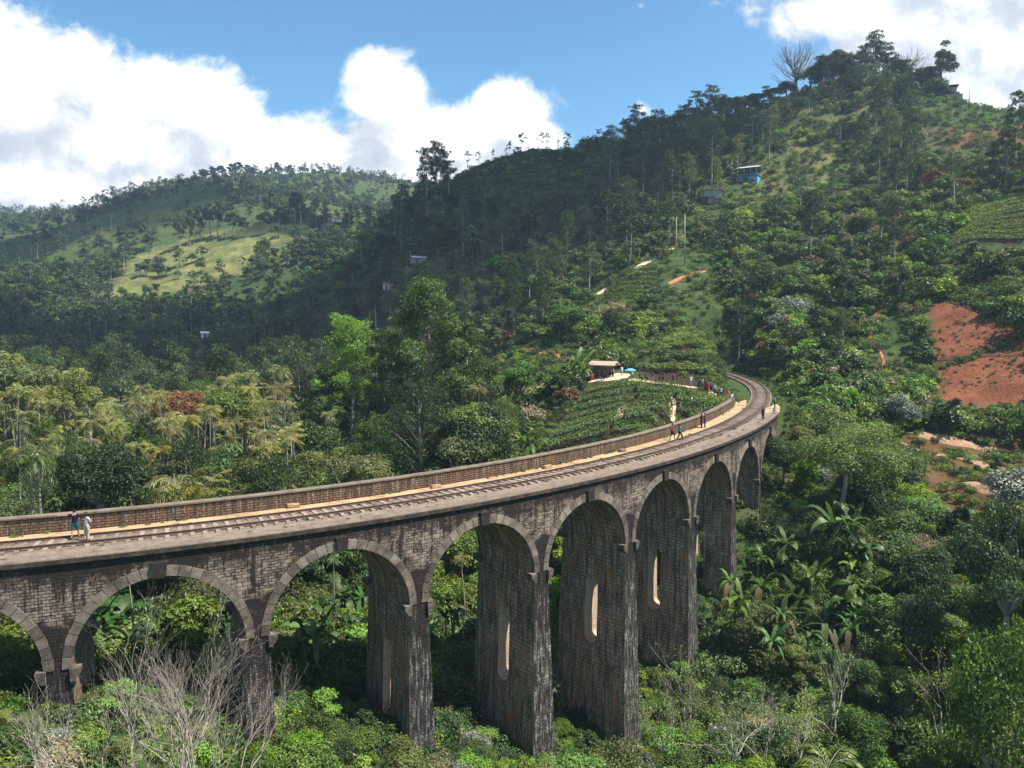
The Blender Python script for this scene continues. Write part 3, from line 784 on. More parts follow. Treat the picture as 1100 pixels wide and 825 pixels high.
def proto_euca(seed, H, nb, nl, ls, leaf='euca', brk='pale', Rc=None, low=0.4, rb=(0.05, 0.085), droop=0.7):
    """tall slender tree: pale pole trunk, rising limbs, separate clumps with gaps"""
    R = np.random.default_rng(seed); Rc = Rc or H * 0.17
    top = np.array([R.normal() * 0.03 * H, R.normal() * 0.03 * H, H * 0.95])
    tr = bend((0, 0, -0.6), top, 0.02, 9, R); r0 = 0.010 * H + 0.05
    tubes = [(tr, np.linspace(r0 * 1.3, r0 * 0.2, 9))]; blobs = []
    for k in range(nb):
        f = low + (1 - low) * (k + R.random()) / nb
        p = np.array([np.interp(f, np.linspace(0, 1, 9), tr[:, i]) for i in range(3)])
        a = k * 2.4 + R.normal() * 0.5; reach = Rc * (1 - 0.75 * max(0, (f - 0.55) / 0.45)) * R.uniform(0.35, 1.0) * (0.55 + 0.9 * min(1, (f - low) / 0.25 + 0.3))
        e = p + np.array([math.cos(a) * reach, math.sin(a) * reach, reach * R.uniform(0.3, 0.9)])
        tubes.append((bend(p - np.array([0, 0, reach * 0.2]), e, 0.07, 5, R), np.linspace(r0 * 0.45 * (1.25 - f), r0 * 0.06, 5)))
        s = H * R.uniform(*rb)
        blobs.append((e[0], e[1], e[2], s, s * R.uniform(0.65, 0.95)))
        for q in range(2):
            o = R.normal(size=3) * s * 0.9; blobs.append((e[0] + o[0], e[1] + o[1], e[2] + o[2] * 0.6, s * 0.6, s * 0.5))
    V, Fq, t = blob_leaves(blobs, nl, ls, 0.34, R, 0.1, 0.35, 0.9, droop)
    return dict(trunk=tubes_mesh('trunk', tubes, BK[brk], 5), crown=crown_mesh('crown', LM[leaf], V, Fq, t), H=H)

def proto_shrub(seed, Rs, Hs, nb, nl, ls, leaf, aspect=0.5, up=0.5):
    R = np.random.default_rng(seed); blobs = []
    for k in range(nb):
        a = R.random() * 6.283; q = Rs * 0.72 * math.sqrt(R.random()); rb = Rs * R.uniform(0.28, 0.5)
        blobs.append((math.cos(a) * q, math.sin(a) * q, Hs * R.uniform(0.15, 0.78) * (1 - 0.35 * q / Rs), rb, rb * R.uniform(0.7, 1.0)))
    V, Fq, t = blob_leaves(blobs, nl, ls, aspect, R, up, 0.4)
    return dict(crown=crown_mesh('foliage', LM[leaf], V, Fq, t), H=Hs)

def frond(R, L_, rise, droop, a, width, nseg=14, leafy=True, wl=0.16):
    """one feather frond from the origin: midrib points and leaflet quads"""
    t = np.linspace(0, 1, nseg); r = L_ * (t - 0.10 * t ** 2 * droop)
    z = L_ * (rise * t - droop * t ** 2.0)
    mid = np.stack([np.cos(a) * r, np.sin(a) * r, z], 1)
    side = np.array([-math.sin(a), math.cos(a), 0]); V = []; Fq = []; ti = []
    for k in range(1, nseg):
        wd = width * math.sin(math.pi * min(1, 0.12 + 0.86 * t[k])) ** 0.6
        fw = unit(mid[k] - mid[k - 1])
        for sg in (-1, 1):
            tip = mid[k] + side * sg * wd + fw * wd * 0.55 + np.array([0, 0, -wd * R.uniform(0.15, 0.75)])
            b0 = mid[k] - fw * L_ * wl * 0.22; b1 = mid[k] + fw * L_ * wl * 0.22
            mm = (mid[k] + tip) / 2 + np.array([0, 0, wd * 0.14])
            i = len(V); V += [b0, mm - fw * L_ * wl * 0.16, tip, mm + fw * L_ * wl * 0.2 ]; Fq.append((i, i + 1, i + 2, i + 3)); ti.append(R.random() * 0.85)
    return mid, V, Fq, ti
def proto_palm(seed, H, nf, L_, leaf='palm', nseg=14, width=0.62, r0=0.085, droopr=(0.45, 1.1)):
    R = np.random.default_rng(seed); V = []; Fq = []; ti = []
    top = np.array([R.normal() * 0.35, R.normal() * 0.35, H])
    tubes = [(bend((0, 0, -0.5), top, 0.012, 7, R), np.linspace(r0 * 1.25, r0 * 0.85, 7))]
    for k in range(nf):
        a = k * 2.399 + R.normal() * 0.2; lvl = k / nf
        mid, v, f, t = frond(R, L_ * R.uniform(0.8, 1.1), 1.15 - 1.25 * lvl, R.uniform(*droopr), a, width * R.uniform(0.8, 1.1), nseg)
        dead = 0.95 if (lvl > 0.82 and R.random() < 0.6) else None
        V0 = len(V); V += [top + q for q in v]; Fq += [tuple(i + V0 for i in g) for g in f]; ti += [dead or q for q in t]
        tubes.append((top + mid[::3], np.linspace(0.03, 0.008, len(mid[::3]))))
    shaft = [(np.array([top - [0, 0, 0.1], top + [0, 0, 1.1 * L_ * 0.4]]), np.array([r0 * 1.1, r0 * 0.5]))]
    mb = MB()
    for p, r in tubes: mb.tube(p, r, 5)
    return dict(trunk=make_mesh('trunk', np.concatenate(mb.v), mb.f, [BK['palm']], smooth=True),
                crown=crown_mesh('crown', LM[leaf], np.array(V), np.array(Fq), np.array(ti)), H=H + L_ * 0.5)
def proto_banana(seed, H, nl, L_, leaf='banana'):
    R = np.random.default_rng(seed); V = []; Fq = []; ti = []; tubes = []
    nst = R.integers(1, 4)
    for st in range(nst):
        b = np.array([R.normal() * 0.5, R.normal() * 0.5, 0]) * (st > 0); h = H * R.uniform(0.7, 1.0)
        tubes.append((bend(b + [0, 0, -0.4], b + [R.normal() * 0.2, R.normal() * 0.2, h], 0.02, 4, R), np.array([0.16, 0.14, 0.11, 0.06])))
        top = tubes[-1][0][-1]
        for k in range(nl):
            a = k * 2.399 + R.normal() * 0.3; l = L_ * R.uniform(0.7, 1.1); rise = R.uniform(0.8, 1.7) * (1.15 - k / nl); dr = R.uniform(0.4, 1.3)
            n = 11; t = np.linspace(0, 1, n); r = l * (t * 0.95 - 0.12 * t * t * dr); z = l * (rise * t - dr * t ** 2.1)
            mid = top + np.stack([np.cos(a) * r, np.sin(a) * r, z], 1)
            side = np.array([-math.sin(a), math.cos(a), 0]); wd = 0.29 * l / 2.3 * np.sin(np.pi * np.clip(0.05 + 0.92 * t, 0, 1)) ** 0.55
            wd = wd * (1 - 0.38 * (np.arange(n) % 2) * R.random(n) + 0.12 * R.normal(size=n)); wd[0] = 0.03
            tw = R.normal() * 0.35; fold = R.uniform(-0.15, 0.4)
            i0 = len(V)
            for q in range(n):
                up = np.array([0, 0, 1.0])
                V += [mid[q] + side * wd[q] + up * wd[q] * (fold + tw), mid[q], mid[q] - side * wd[q] + up * wd[q] * (fold - tw)]
            dead = 0.96 if k >= nl - 1 and R.random() < 0.5 else None; tt = R.random() * 0.85
            for q in range(n - 1):
                j = i0 + 3 * q
                Fq += [(j, j + 3, j + 4, j + 1), (j + 1, j + 4, j + 5, j + 2)]; ti += [dead or np.clip(tt + R.normal() * 0.05, 0, .9)] * 2
    mb = MB()
    for p, r in tubes: mb.tube(p, r, 6)
    return dict(trunk=make_mesh('stem', np.concatenate(mb.v), mb.f, [BK['green']], smooth=True),
                crown=crown_mesh('leaves', LM[leaf], np.array(V), np.array(Fq), np.array(ti), True), H=H + L_ * 0.8)

def grow(R, p, d, length, r, depth, out, tips, spread=0.55, upb=0.25, ratio=0.78, kids=(2, 3), wig=0.12):
    n = 4; pts = [p]; dd = d
    for k in range(n):
        dd = unit(dd + R.normal(size=3) * wig + np.array([0, 0, upb * 0.25])); pts.append(pts[-1] + dd * length / n)
    r1 = r * 0.70
    out.append((np.array(pts), np.linspace(r, r1, n + 1)))
    if depth == 0: tips.append(pts[-1]); return
    for c in range(R.integers(kids[0], kids[1] + 1)):
        ax = unit(np.cross(dd, R.normal(size=3))); ang = spread * R.uniform(0.5, 1.25)
        nd = unit(dd * math.cos(ang) + ax * math.sin(ang) + np.array([0, 0, upb * 0.4]))
        st = pts[-1] if c < 2 else pts[2]
        grow(R, st, nd, length * ratio * R.uniform(0.75, 1.15), r1 * (0.9 if c == 0 else 0.72), depth - 1, out, tips, spread, upb, ratio, kids, wig)
def proto_bare(seed, starts, length, r, depth, brk='bone', leaf=None, nleaf=0, ls=0.15, sides=5, **kw):
    R = np.random.default_rng(seed); out = []; tips = []
    for (p, d) in starts: grow(R, np.array(p, float), unit(np.array(d, float)), length * R.uniform(0.85, 1.15), r, depth, out, tips, **kw)
    D = dict(trunk=tubes_mesh('trunk', out[:len(starts)], BK[brk], 7), limbs=tubes_mesh('branches', out[len(starts):], BK[brk], sides), H=max(t[2] for t in tips))
    if nleaf:
        T = np.array(tips)[R.integers(0, len(tips), nleaf)] + R.normal(size=(nleaf, 3)) * 0.22
        Nn = unit(R.normal(size=(nleaf, 3)) + [0, 0, 0.8]); V, Fq = leaf_quads(T, Nn, ls * (0.6 + 0.8 * R.random(nleaf)), 0.5, R)
        D['crown'] = crown_mesh('leaves', LM[leaf], V, Fq, R.random(nleaf))
    return D

print('plants...')
PR = {}
# near trees
PR['broad'] = [proto_broadleaf(11, 11, 4.2, 3.0, 26, 9000, 0.34, 'mid'), proto_broadleaf(12, 13, 4.6, 3.5, 30, 9500, 0.34, 'dark'), proto_broadleaf(13, 9, 3.8, 2.2, 24, 8500, 0.30, 'bright'),
               proto_broadleaf(14, 12, 4.0, 3.2, 22, 7500, 0.34, 'olive', br=(0.2, 0.36)), proto_broadleaf(15, 15, 4.2, 4.0, 30, 8500, 0.36, 'mid', top=0.6, br=(0.2, 0.34)), proto_broadleaf(16, 10, 5.0, 4.5, 26, 8000, 0.32, 'bright', flat=0.8)]
PR['broadm'] = [proto_broadleaf(21, 11, 4.3, 2.5, 20, 2800, 0.60, 'mid'), proto_broadleaf(22, 13, 4.6, 3.5, 24, 3000, 0.60, 'dark'), proto_broadleaf(23, 9, 3.9, 2.0, 18, 2600, 0.52, 'bright'),
                proto_broadleaf(24, 12, 4.0, 3.2, 18, 2600, 0.56, 'olive'), proto_broadleaf(25, 15, 4.2, 4.0, 24, 3000, 0.6, 'dark', top=0.6, br=(0.2, 0.34))]
PR['broadf'] = [proto_broadleaf(31, 12, 4.8, 2.5, 13, 700, 1.15, 'dark', nlimb=2), proto_broadleaf(32, 14, 4.6, 3.0, 14, 700, 1.15, 'mid', nlimb=2), proto_broadleaf(33, 10, 4.4, 2.0, 12, 620, 1.1, 'olive', nlimb=2),
                proto_broadleaf(34, 11, 5.0, 2.0, 13, 650, 1.15, 'dark', nlimb=2)]
PR['euca'] = [proto_euca(41, 20, 20, 7000, 0.42), proto_euca(42, 23, 22, 7500, 0.42, 'mid'), proto_euca(43, 18, 17, 5600, 0.40, 'olive', rb=(0.05, 0.08)), proto_euca(44, 24, 26, 8500, 0.46, 'dark', low=0.28)]
PR['eucam'] = [proto_euca(51, 20, 18, 2400, 0.72), proto_euca(52, 23, 20, 2600, 0.74, 'dark'), proto_euca(53, 18, 14, 1700, 0.66, 'olive'), proto_euca(54, 24, 22, 2800, 0.74, 'euca', low=0.30), proto_euca(55, 21, 11, 1300, 0.68, 'euca', low=0.6)]
PR['eucaf'] = [proto_euca(61, 18, 12, 520, 1.2, 'dark'), proto_euca(62, 20, 14, 560, 1.25, 'euca'), proto_euca(63, 15, 8, 260, 1.0, 'euca', low=0.55, rb=(0.045, 0.07)), proto_euca(64, 14, 7, 190, 0.95, 'dark', low=0.5, rb=(0.05, 0.08), Rc=2.6)]
PR['shrub'] = [proto_shrub(71, 1.7, 1.9, 14, 3600, 0.19, 'bright'), proto_shrub(72, 1.9, 2.2, 15, 3800, 0.20, 'mid'), proto_shrub(73, 1.5, 1.6, 12, 3000, 0.18, 'lime'), proto_shrub(74, 2.2, 2.6, 16, 4200, 0.21, 'olive'),
               proto_shrub(75, 1.8, 2.4, 14, 3600, 0.22, 'dark'), proto_shrub(76, 1.6, 2.0, 13, 3200, 0.19, 'mid')]
PR['shrubm'] = [proto_shrub(81, 2.0, 2.2, 11, 850, 0.42, 'bright'), proto_shrub(82, 2.2, 2.6, 12, 900, 0.44, 'mid'), proto_shrub(83, 2.3, 2.8, 12, 900, 0.44, 'dark'), proto_shrub(84, 1.9, 2.0, 10, 800, 0.40, 'olive'), proto_shrub(85, 1.8, 2.0, 10, 800, 0.40, 'lime')]
PR['shrub'] += [proto_shrub(77, 1.6, 2.0, 10, 1500, 0.16, 'dry', 0.35), proto_shrub(78, 1.2, 4.2, 16, 3600, 0.22, 'bright'), proto_shrub(79, 1.5, 1.7, 10, 2600, 0.20, 'pale', 0.4), proto_shrub(80, 1.3, 3.6, 14, 3200, 0.24, 'dark')]
PR['shrubm'] += [proto_shrub(86, 1.9, 2.0, 9, 600, 0.32, 'dry', 0.35), proto_shrub(87, 1.3, 4.6, 12, 850, 0.42, 'mid'), proto_shrub(88, 1.8, 2.2, 9, 700, 0.40, 'rust'), proto_shrub(89, 1.4, 4.0, 12, 850, 0.44, 'dark'), proto_shrub(90, 2.6, 1.6, 12, 900, 0.5, 'lime')]
PR['weed'] = [proto_shrub(91, 0.9, 0.8, 6, 320, 0.20, 'bright'), proto_shrub(92, 1.0, 0.9, 7, 340, 0.20, 'mid'), proto_shrub(93, 0.9, 0.7, 6, 300, 0.19, 'olive'), proto_shrub(94, 1.0, 1.1, 7, 340, 0.22, 'dark'), proto_shrub(95, 0.9, 0.8, 6, 320, 0.19, 'lime')]
PR['palm'] = [proto_palm(101, 11.4, 12, 1.5, width=0.5), proto_palm(102, 13.3, 13, 1.6, width=0.5), proto_palm(103, 9.4, 11, 1.45, width=0.5), proto_palm(104, 12.4, 12, 1.5, 'palmd', width=0.5)]
PR['bigpalm'] = [proto_palm(111, 6.5, 16, 3.4, 'palmd', 18, 0.95, 0.2, (0.6, 1.5)), proto_palm(112, 3.2, 13, 2.9, 'palm', 16, 0.8, 0.15, (0.4, 1.0))]
PR['banana'] = [proto_banana(121, 2.6, 8, 2.5), proto_banana(122, 3.2, 9, 2.7), proto_banana(123, 2.0, 7, 2.2), proto_banana(124, 2.9, 8, 2.4)]
# ------------------------------------------------------------------ what grows where
print('scatter...')
def poly(name): return ZN[name]
ZN = dict(
    GARDEN=[(584, 492), (604, 452), (630, 420), (640, 411), (700, 412), (795, 424), (800, 440), (740, 470), (640, 500)],
    CLEAR=[(622, 398), (690, 398), (795, 418), (800, 436), (690, 424), (625, 418)],
    SCRUB=[(525, 372), (640, 380), (650, 400), (600, 415), (570, 425), (525, 415)],
    TEA_UP=[(640, 285), (760, 262), (765, 305), (700, 330), (640, 325)],
    TEA_MID=[(676, 395), (700, 372), (745, 350), (768, 368), (778, 405), (775, 420), (700, 410)],
    TEA_R=[(1022, 262), (1040, 228), (1110, 205), (1150, 260), (1060, 268)],
    TEA_RIDGE=[(500, 196), (560, 172), (610, 165), (620, 185), (560, 205), (510, 215)],
    PALMS=[(-60, 400), (70, 425), (130, 405), (210, 440), (300, 455), (310, 520), (250, 555), (-60, 580)],
    BANANA=[(755, 580), (800, 560), (950, 560), (1000, 640), (940, 720), (780, 680)],
    OPENHILL=[(800, 118), (880, 95), (950, 88), (905, 190), (850, 240), (790, 235), (820, 170)],
    REDTOP=[(985, 138), (1110, 130), (1110, 165), (1000, 165)],
    REDPATH=[(925, 355), (945, 320), (965, 322), (955, 400), (930, 395)],
)
FORE = np.array([(-400, 760), (0, 757), (60, 765), (140, 790), (300, 792), (330, 772), (430, 800), (470, 800), (560, 800), (600, 806), (668, 802), (692, 800), (700, 748), (730, 712), (752, 695), (765, 640), (800, 600), (812, 560), (830, 535), (838, 480), (850, 452), (1500, 440)], float)
TOPS = np.array([(-400, 372), (0, 366), (60, 378), (100, 440), (150, 425), (200, 432), (240, 408), (300, 402), (340, 385), (370, 350), (400, 352), (430, 330), (460, 322), (490, 352), (520, 382), (545, 428), (566, 488), (600, 489), (660, 478), (720, 458), (790, 434), (800, 424), (840, 405), (2000, 60)], float)

def cand(y0, y1, cell, jit=0.9, margin=1.12):
    """one jittered candidate per cell of ground in the view's wedge"""
    n = int((y1 - y0) / cell) + 1; P = []
    for j in range(n):
        y = y0 + (j + 0.5) * cell; hw = max(38, 0.66 * y * margin + 6)
        x = np.arange(-hw, hw, cell)
        P.append(np.stack([x, np.full(len(x), y)], 1))
    P = np.concatenate(P) + (rng.random((sum(len(p) for p in P), 2)) - 0.5) * cell * jit
    z = ground(P[:, 0], P[:, 1]); P = np.concatenate([P, z[:, None]], 1)
    S, W = near_line(P[:, 0], P[:, 1])
    px, py, d = proj(P)
    return P, S, W, px, py, d

# things the photograph sees clear of leaves: pixel box and the distance of what stands there
KEEP = [(998, 95, 1034, 120, 322), (788, 180, 822, 208, 283), (752, 205, 784, 230, 268), (438, 274, 464, 290, 292), (210, 338, 234, 350, 330), (563, 286, 588, 300, 215), (630, 392, 672, 416, 134), (408, 296, 428, 306, 300),
        (495, 396, 522, 416, 142), (428, 484, 448, 498, 92), (330, 414, 348, 424, 165), (640, 262, 752, 318, 225), (525, 372, 625, 392, 190), (930, 320, 965, 398, 150), (1000, 326, 1105, 432, 135), (1025, 210, 1105, 262, 195), (995, 135, 1100, 158, 330), (676, 358, 778, 404, 168), (662, 404, 795, 432, 120), (795, 402, 835, 440, 125),
        (970, 462, 1100, 500, 95), (1000, 296, 1085, 312, 160), (810, 105, 930, 200, 300), (500, 178, 618, 205, 380), (120, 250, 320, 310, 470), (150, 408, 212, 446, 120), (208, 403, 268, 438, 110), (60, 462, 148, 520, 69)]
KEEPSOFT = {19, 20, 24, 22, 23}
SKY = np.array([(-500, 0), (420, 0), (425, 196), (500, 186), (545, 165), (620, 150), (690, 122), (760, 100), (830, 90), (850, 78), (960, 62), (1030, 100), (1036, 122), (1075, 116), (1110, 112), (1600, 80)], float)
def blocked(P, H, wid):
    a = proj(np.array(P)); b = proj(np.array([P[0], P[1], P[2] + H])); w_ = wid / a[2] * F
    for q, (x0, y0, x1, y1, Y) in enumerate(KEEP):
        if P[1] < Y - 1 and a[0] + w_ > x0 and a[0] - w_ < x1 and b[1] < y1 - 1 and a[1] > y0:
            if q in KEEPSOFT and rng.random() < 0.3: continue
            return True
    if P[1] > 230 and b[1] < np.interp(a[0], SKY[:, 0], SKY[:, 1]): return True
    return False
WIDTH = dict(broad=4.0, euca=2.6, shrub=1.7, palm=1.5, banana=1.8)
items = dict(broad=[], euca=[], shrub=[], palm=[], banana=[])   # kind -> list of (P, variant, scale, height)
weeds = []
placed = []

def add(kind, P, var, sc, H, cap=True, S=0, W=0):
    if kind == 'shrub' and rng.random() < 0.26: var = int(rng.choice([6, 7, 8, 9, 7, 9])) if P[1] < 105 else int(rng.choice([5, 6, 6, 7, 8, 8, 9]))
    """cap the height where the photograph looks over the plant"""
    x, y, z = P
    top = proj(np.array([x, y, z + H * sc]))
    if cap:
        lim = None
        if y < 128 and -14 < S < 88 and W < 0: lim = np.interp(top[0], FORE[:, 0], FORE[:, 1])
        elif y < 150 and (W > 0) and -60 < S < 95: lim = np.interp(top[0], TOPS[:, 0], TOPS[:, 1])
        if lim is not None and top[1] < lim:
            base = proj(np.array([x, y, z]))[1]
            k = (base - lim) / max(base - top[1], 1e-3)
            if k < 0.42: return False
            sc *= k
    if blocked(P, H * sc, WIDTH[kind] * sc):
        if kind == 'shrub': return False
        return add('shrub', P, var % 5, rng.uniform(0.5, 1.0), 2.2, cap, S, W)
    items[kind].append((np.array(P), var, sc, H)); return True

def pick(w):
    k = list(w.keys()); p = np.array([w[q] for q in k], float); return k[rng.choice(len(k), p=p / p.sum())]

SLOT_S = [k * S_PITCH for k in range(0, 8)]
for (y0, y1, cell) in ((33, 75, 2.3), (75, 130, 3.0), (130, 250, 4.3), (250, 520, 6.6), (520, 1250, 11.5)):
    P, S, W, px, py, d = cand(y0, y1, cell)
    zone = {k: inside(v, px, py) for k, v in ZN.items()}
    for i in range(len(P)):
        x, y, z = P[i]; s, wv = S[i], W[i]
        if -60 < s < 163 and -1.2 < wv < 9.0:
            if s < 86 and z < zdeck(s) - 9 and min(abs(s - q) for q in SLOT_S) > 1.9: add('shrub', P[i], int(rng.choice([1, 4, 5, 0])), rng.uniform(0.5, 0.9), 2.2, wv < 0, s, wv)
            continue
        if s > 84 and s < 182 and -4 < wv < 11 and rng.random() < 0.7: continue
        inz = lambda *n: any(zone[q][i] for q in n)
        if inz('GARDEN') and 92 < y < 128: continue
        if inz('CLEAR') and 105 < y < 150: continue
        if inz('TEA_MID') and 125 < y < 175: continue
        if inz('TEA_UP') and 180 < y < 260:
            if rng.random() < 0.8: continue
        if inz('TEA_R') and 150 < y < 240: continue
        if inz('TEA_RIDGE') and y > 300: continue
        if inside(PLOUGH, px[i], py[i]) and 90 < y < 190:
            if abs(py[i] - 384 + (px[i] - 1050) * 0.07) < 7 and rng.random() < 0.8: A('shrub', int(rng.choice([0, 1, 3])), rng.uniform(0.25, 0.5), 2.2)
            continue
        if inside(TERRACE, px[i], py[i]) and 70 < y < 130:
            if rng.random() < 0.55: continue
            A('shrub', int(rng.choice([0, 1, 3])), rng.uniform(0.3, 0.6), 2.2); continue
        if inz('REDPATH') and 130 < y < 185 and rng.random() < 0.6: continue
        big = fbm(np.array([x / 23.0]), np.array([y / 23.0]), 3)[0]
        r = rng.random(); front = wv < 0 and -60 < s < 88
        sc = rng.uniform(0.7, 1.15)
        def A(kind, var, sc, H): return add(kind, P[i], var, sc, H, True, s, wv)
        if y < 130:
            if wv > 0 and 9 <= wv < 27 and s < 55:               # the ground just behind the arches stays low and sunny
                if r < 0.13: A('banana', rng.integers(4), rng.uniform(0.8, 1.3), 4.8)
                elif r < 0.17: A('palm', int(rng.integers(4)), rng.uniform(0.5, 0.7), 13)
                else: A('shrub', int(rng.choice([0, 0, 1, 2, 2, 3])), rng.uniform(0.9, 1.9), 2.2)
            elif front and x < 16 and s < 60:                       # ravine floor and near bank in front of the piers
                A('shrub', int(rng.choice([0, 0, 2, 2, 3, 5])), rng.uniform(0.7, 1.25), 2.2)
            elif front:                                          # bank right of the viaduct
                if inz('BANANA') and r < 0.42: A('banana', rng.integers(4), rng.uniform(0.75, 1.15), 4.8)
                elif r < 0.10 and y < 105: A('broad', int(rng.choice([0, 2, 3, 1])), rng.uniform(0.4, 0.62), 11)
                else: A('shrub', int(rng.choice([0, 1, 1, 3, 4, 5, 2])), rng.uniform(0.75, 1.5), 2.2)
            elif x < 8 + (y - 60) * 0.05 and wv > 0:             # the valley behind the viaduct
                if inz('PALMS') and y > 62:
                    if r < 0.62: A('palm', int(rng.choice([0, 1, 2, 0, 1, 3])), rng.uniform(0.95, 1.35), 13)
                    elif r < 0.67: A('broad', int(rng.choice([0, 2, 3, 5])), rng.uniform(0.4, 0.6), 11)
                    else: A('shrub', int(rng.choice([0, 1, 2, 3])), rng.uniform(0.9, 1.8), 2.2)
                elif r < 0.30: A('broad', int(rng.choice([0, 0, 1, 2, 3, 3, 4, 5])), rng.uniform(0.6, 1.15), 12)
                elif r < 0.38: A('euca', int(rng.integers(4)), rng.uniform(0.55, 0.9), 21)
                elif r < 0.41 and wv < 30: A('banana', rng.integers(4), rng.uniform(0.9, 1.3), 4.8)
                elif r < 0.44: A('palm', int(rng.integers(4)), rng.uniform(0.7, 1.0), 13)
                else: A('shrub', int(rng.choice([0, 1, 1, 2, 3, 4])), rng.uniform(0.9, 1.9), 2.2)
            else:
                if inz('SCRUB'): A('shrub', int(rng.choice([0, 2, 3])), rng.uniform(0.5, 0.8), 2.2)
                elif r < 0.08: A('broad', int(rng.choice([0, 2, 3])), rng.uniform(0.3, 0.55), 11)
                else: A('shrub', int(rng.choice([0, 1, 1, 3, 4, 5])), rng.uniform(0.9, 1.9), 2.2)
        elif y < 250:
            right = px[i] > 600
            if inz('SCRUB'): A('shrub', int(rng.choice([0, 3, 2])), rng.uniform(0.5, 0.95), 2.2)
            elif right and py[i] > 215:
                if r < 0.13 + max(0, big) * 0.5: A('broad', int(rng.choice([0, 1, 2, 3, 3])), rng.uniform(0.35, 0.75), 11)
                elif r < 0.19: A('euca', int(rng.integers(5)), rng.uniform(0.4, 0.85), 20)
                elif r < 0.21: A('banana', rng.integers(4), rng.uniform(0.7, 1.0), 4.8)
                else: A('shrub', int(rng.choice([0, 0, 1, 1, 2, 3, 3, 4])), rng.uniform(0.9, 2.1), 2.2)
            elif right:
                if r < 0.25: A('broad', int(rng.choice([0, 1, 1, 3])), rng.uniform(0.5, 0.9), 11)
                elif r < 0.42: A('euca', int(rng.integers(5)), rng.uniform(0.6, 1.0), 20)
                else: A('shrub', int(rng.choice([1, 3, 4])), rng.uniform(1.0, 2.2), 2.2)
            else:
                if px[i] > 500 and py[i] > 330: 
                    if r < 0.25: A('broad', int(rng.choice([0, 2, 3])), rng.uniform(0.35, 0.7), 11)
                    else: A('shrub', int(rng.choice([0, 1, 3, 3])), rng.uniform(1.0, 2.2), 2.2)
                elif r < 0.60: A('broad', int(rng.choice([0, 0, 1, 1, 2, 3, 4])), rng.uniform(0.6, 1.1), 12)
                elif r < 0.82: A('euca', int(rng.integers(5)), rng.uniform(0.6, 0.95), 20)
                elif r < 0.86: A('palm', int(rng.integers(4)), rng.uniform(0.7, 1.0), 13)
                else: A('shrub', int(rng.integers(5)), rng.uniform(1.2, 2.6), 2.2)
        elif y < 520:
            if inside(MEADOW, px[i], py[i]) and y > 380:
                if r > 0.16: continue
            if inz('REDTOP') and r > 0.2: continue
            if inz('OPENHILL'):
                if r < 0.26: A('euca', int(rng.integers(4)), rng.uniform(0.6, 0.95), 19)
                elif r < 0.75: A('shrub', int(rng.choice([1, 3, 4])), rng.uniform(1.0, 2.4), 2.2)
                continue
            if px[i] > 560:
                if r < 0.34: A('euca', int(rng.integers(4)), rng.uniform(0.6, 1.1), 19)
                elif r < 0.66: A('broad', int(rng.integers(4)), rng.uniform(0.5, 0.95), 12)
                else: A('shrub', int(rng.choice([1, 2, 3])), rng.uniform(1.4, 3.0), 2.2)
            else:
                if r < 0.72: A('broad', int(rng.integers(4)), rng.uniform(0.55, 1.05), 12)
                elif r < 0.90: A('euca', int(rng.integers(4)), rng.uniform(0.6, 0.95), 19)
                else: A('shrub', int(rng.choice([1, 2, 3])), rng.uniform(1.5, 3.0), 2.2)
        else:
            dens = 0.75 + big * 2.4
            if inside(MEADOW, px[i], py[i]) and y < 800: dens = 0.10
            low = np.clip((60 - z) / 60, 0, 1)
            dens = np.clip(max(dens, low * 0.9), 0.06, 1)
            if r < dens:
                if rng.random() < 0.35: A('euca', int(rng.choice([2, 3, 0, 2])), rng.uniform(0.6, 0.95), 17)
                else: A('broad', int(rng.integers(4)), rng.uniform(0.4, 0.85), 12)
for k in range(150):                                          # the stand of areca palms
    px_, Y_ = rng.uniform(20, 320), rng.uniform(82, 138); p_ = at(px_, 500, Y_); p_[2] = ground(p_[0:1], p_[1:2])[0]
    add('palm', p_, int(rng.choice([0, 1, 2, 0, 1, 3])), rng.uniform(0.95, 1.35), 13, True, *[float(q[0]) for q in near_line(p_[0:1], p_[1:2])])
# the banks of the cutting past the end of the viaduct
for s_ in np.arange(88, 176, 1.7):
    for w_ in list(np.arange(-14, -2.2, 1.9)) + list(np.arange(9.6, 22, 1.9)):
        p_ = onbridge(s_ + rng.normal() * 0.6, w_ + rng.normal() * 0.6, 0); p_[2] = ground(p_[0:1], p_[1:2])[0]
        q_ = proj(p_)
        if inside(ZN['CLEAR'], q_[0:1] if False else np.array([q_[0]]), np.array([q_[1]]))[0] or (s_ < 100 and w_ > 8): continue
        if (s_ < 100 and w_ > -6) or 8 < w_ < 15: weeds.append((p_, int(rng.integers(5)), rng.uniform(0.6, 1.2))); continue
        add('shrub', p_, int(rng.choice([0, 1, 1, 3, 4])), rng.uniform(0.6, 1.4) * (0.6 if -5 < w_ < 12 else 1), 2.2, True, s_, w_)
# skyline trees on the far ridges: thin, well apart
for (ax, ay, bx, by, Y0, Y1, n) in ((30, 245, 215, 196, 690, 705, 26), (215, 196, 345, 205, 700, 760, 12), (250, 186, 470, 186, 1000, 1090, 46), (-60, 222, 120, 210, 1450, 1450, 22), (500, 196, 640, 168, 395, 398, 12), (640, 165, 720, 140, 385, 380, 14)):
    for q in range(n):
        t = (q + rng.random() * 0.9) / n; Y = Y0 + (Y1 - Y0) * t
        p = at(ax + (bx - ax) * t, 200, Y); x = p[0]
        yy = Y + np.linspace(-60, 60, 41); zz = ground(np.full(41, x), yy); j = int(np.argmax((zz) / yy))
        H = rng.uniform(0.45, 0.95); P_ = (x, yy[j], zz[j] - 0.3)
        items['euca'].append((np.array(P_), int(rng.choice([2, 3, 3])), H * (1.0 if Y > 500 else 0.75), 16))

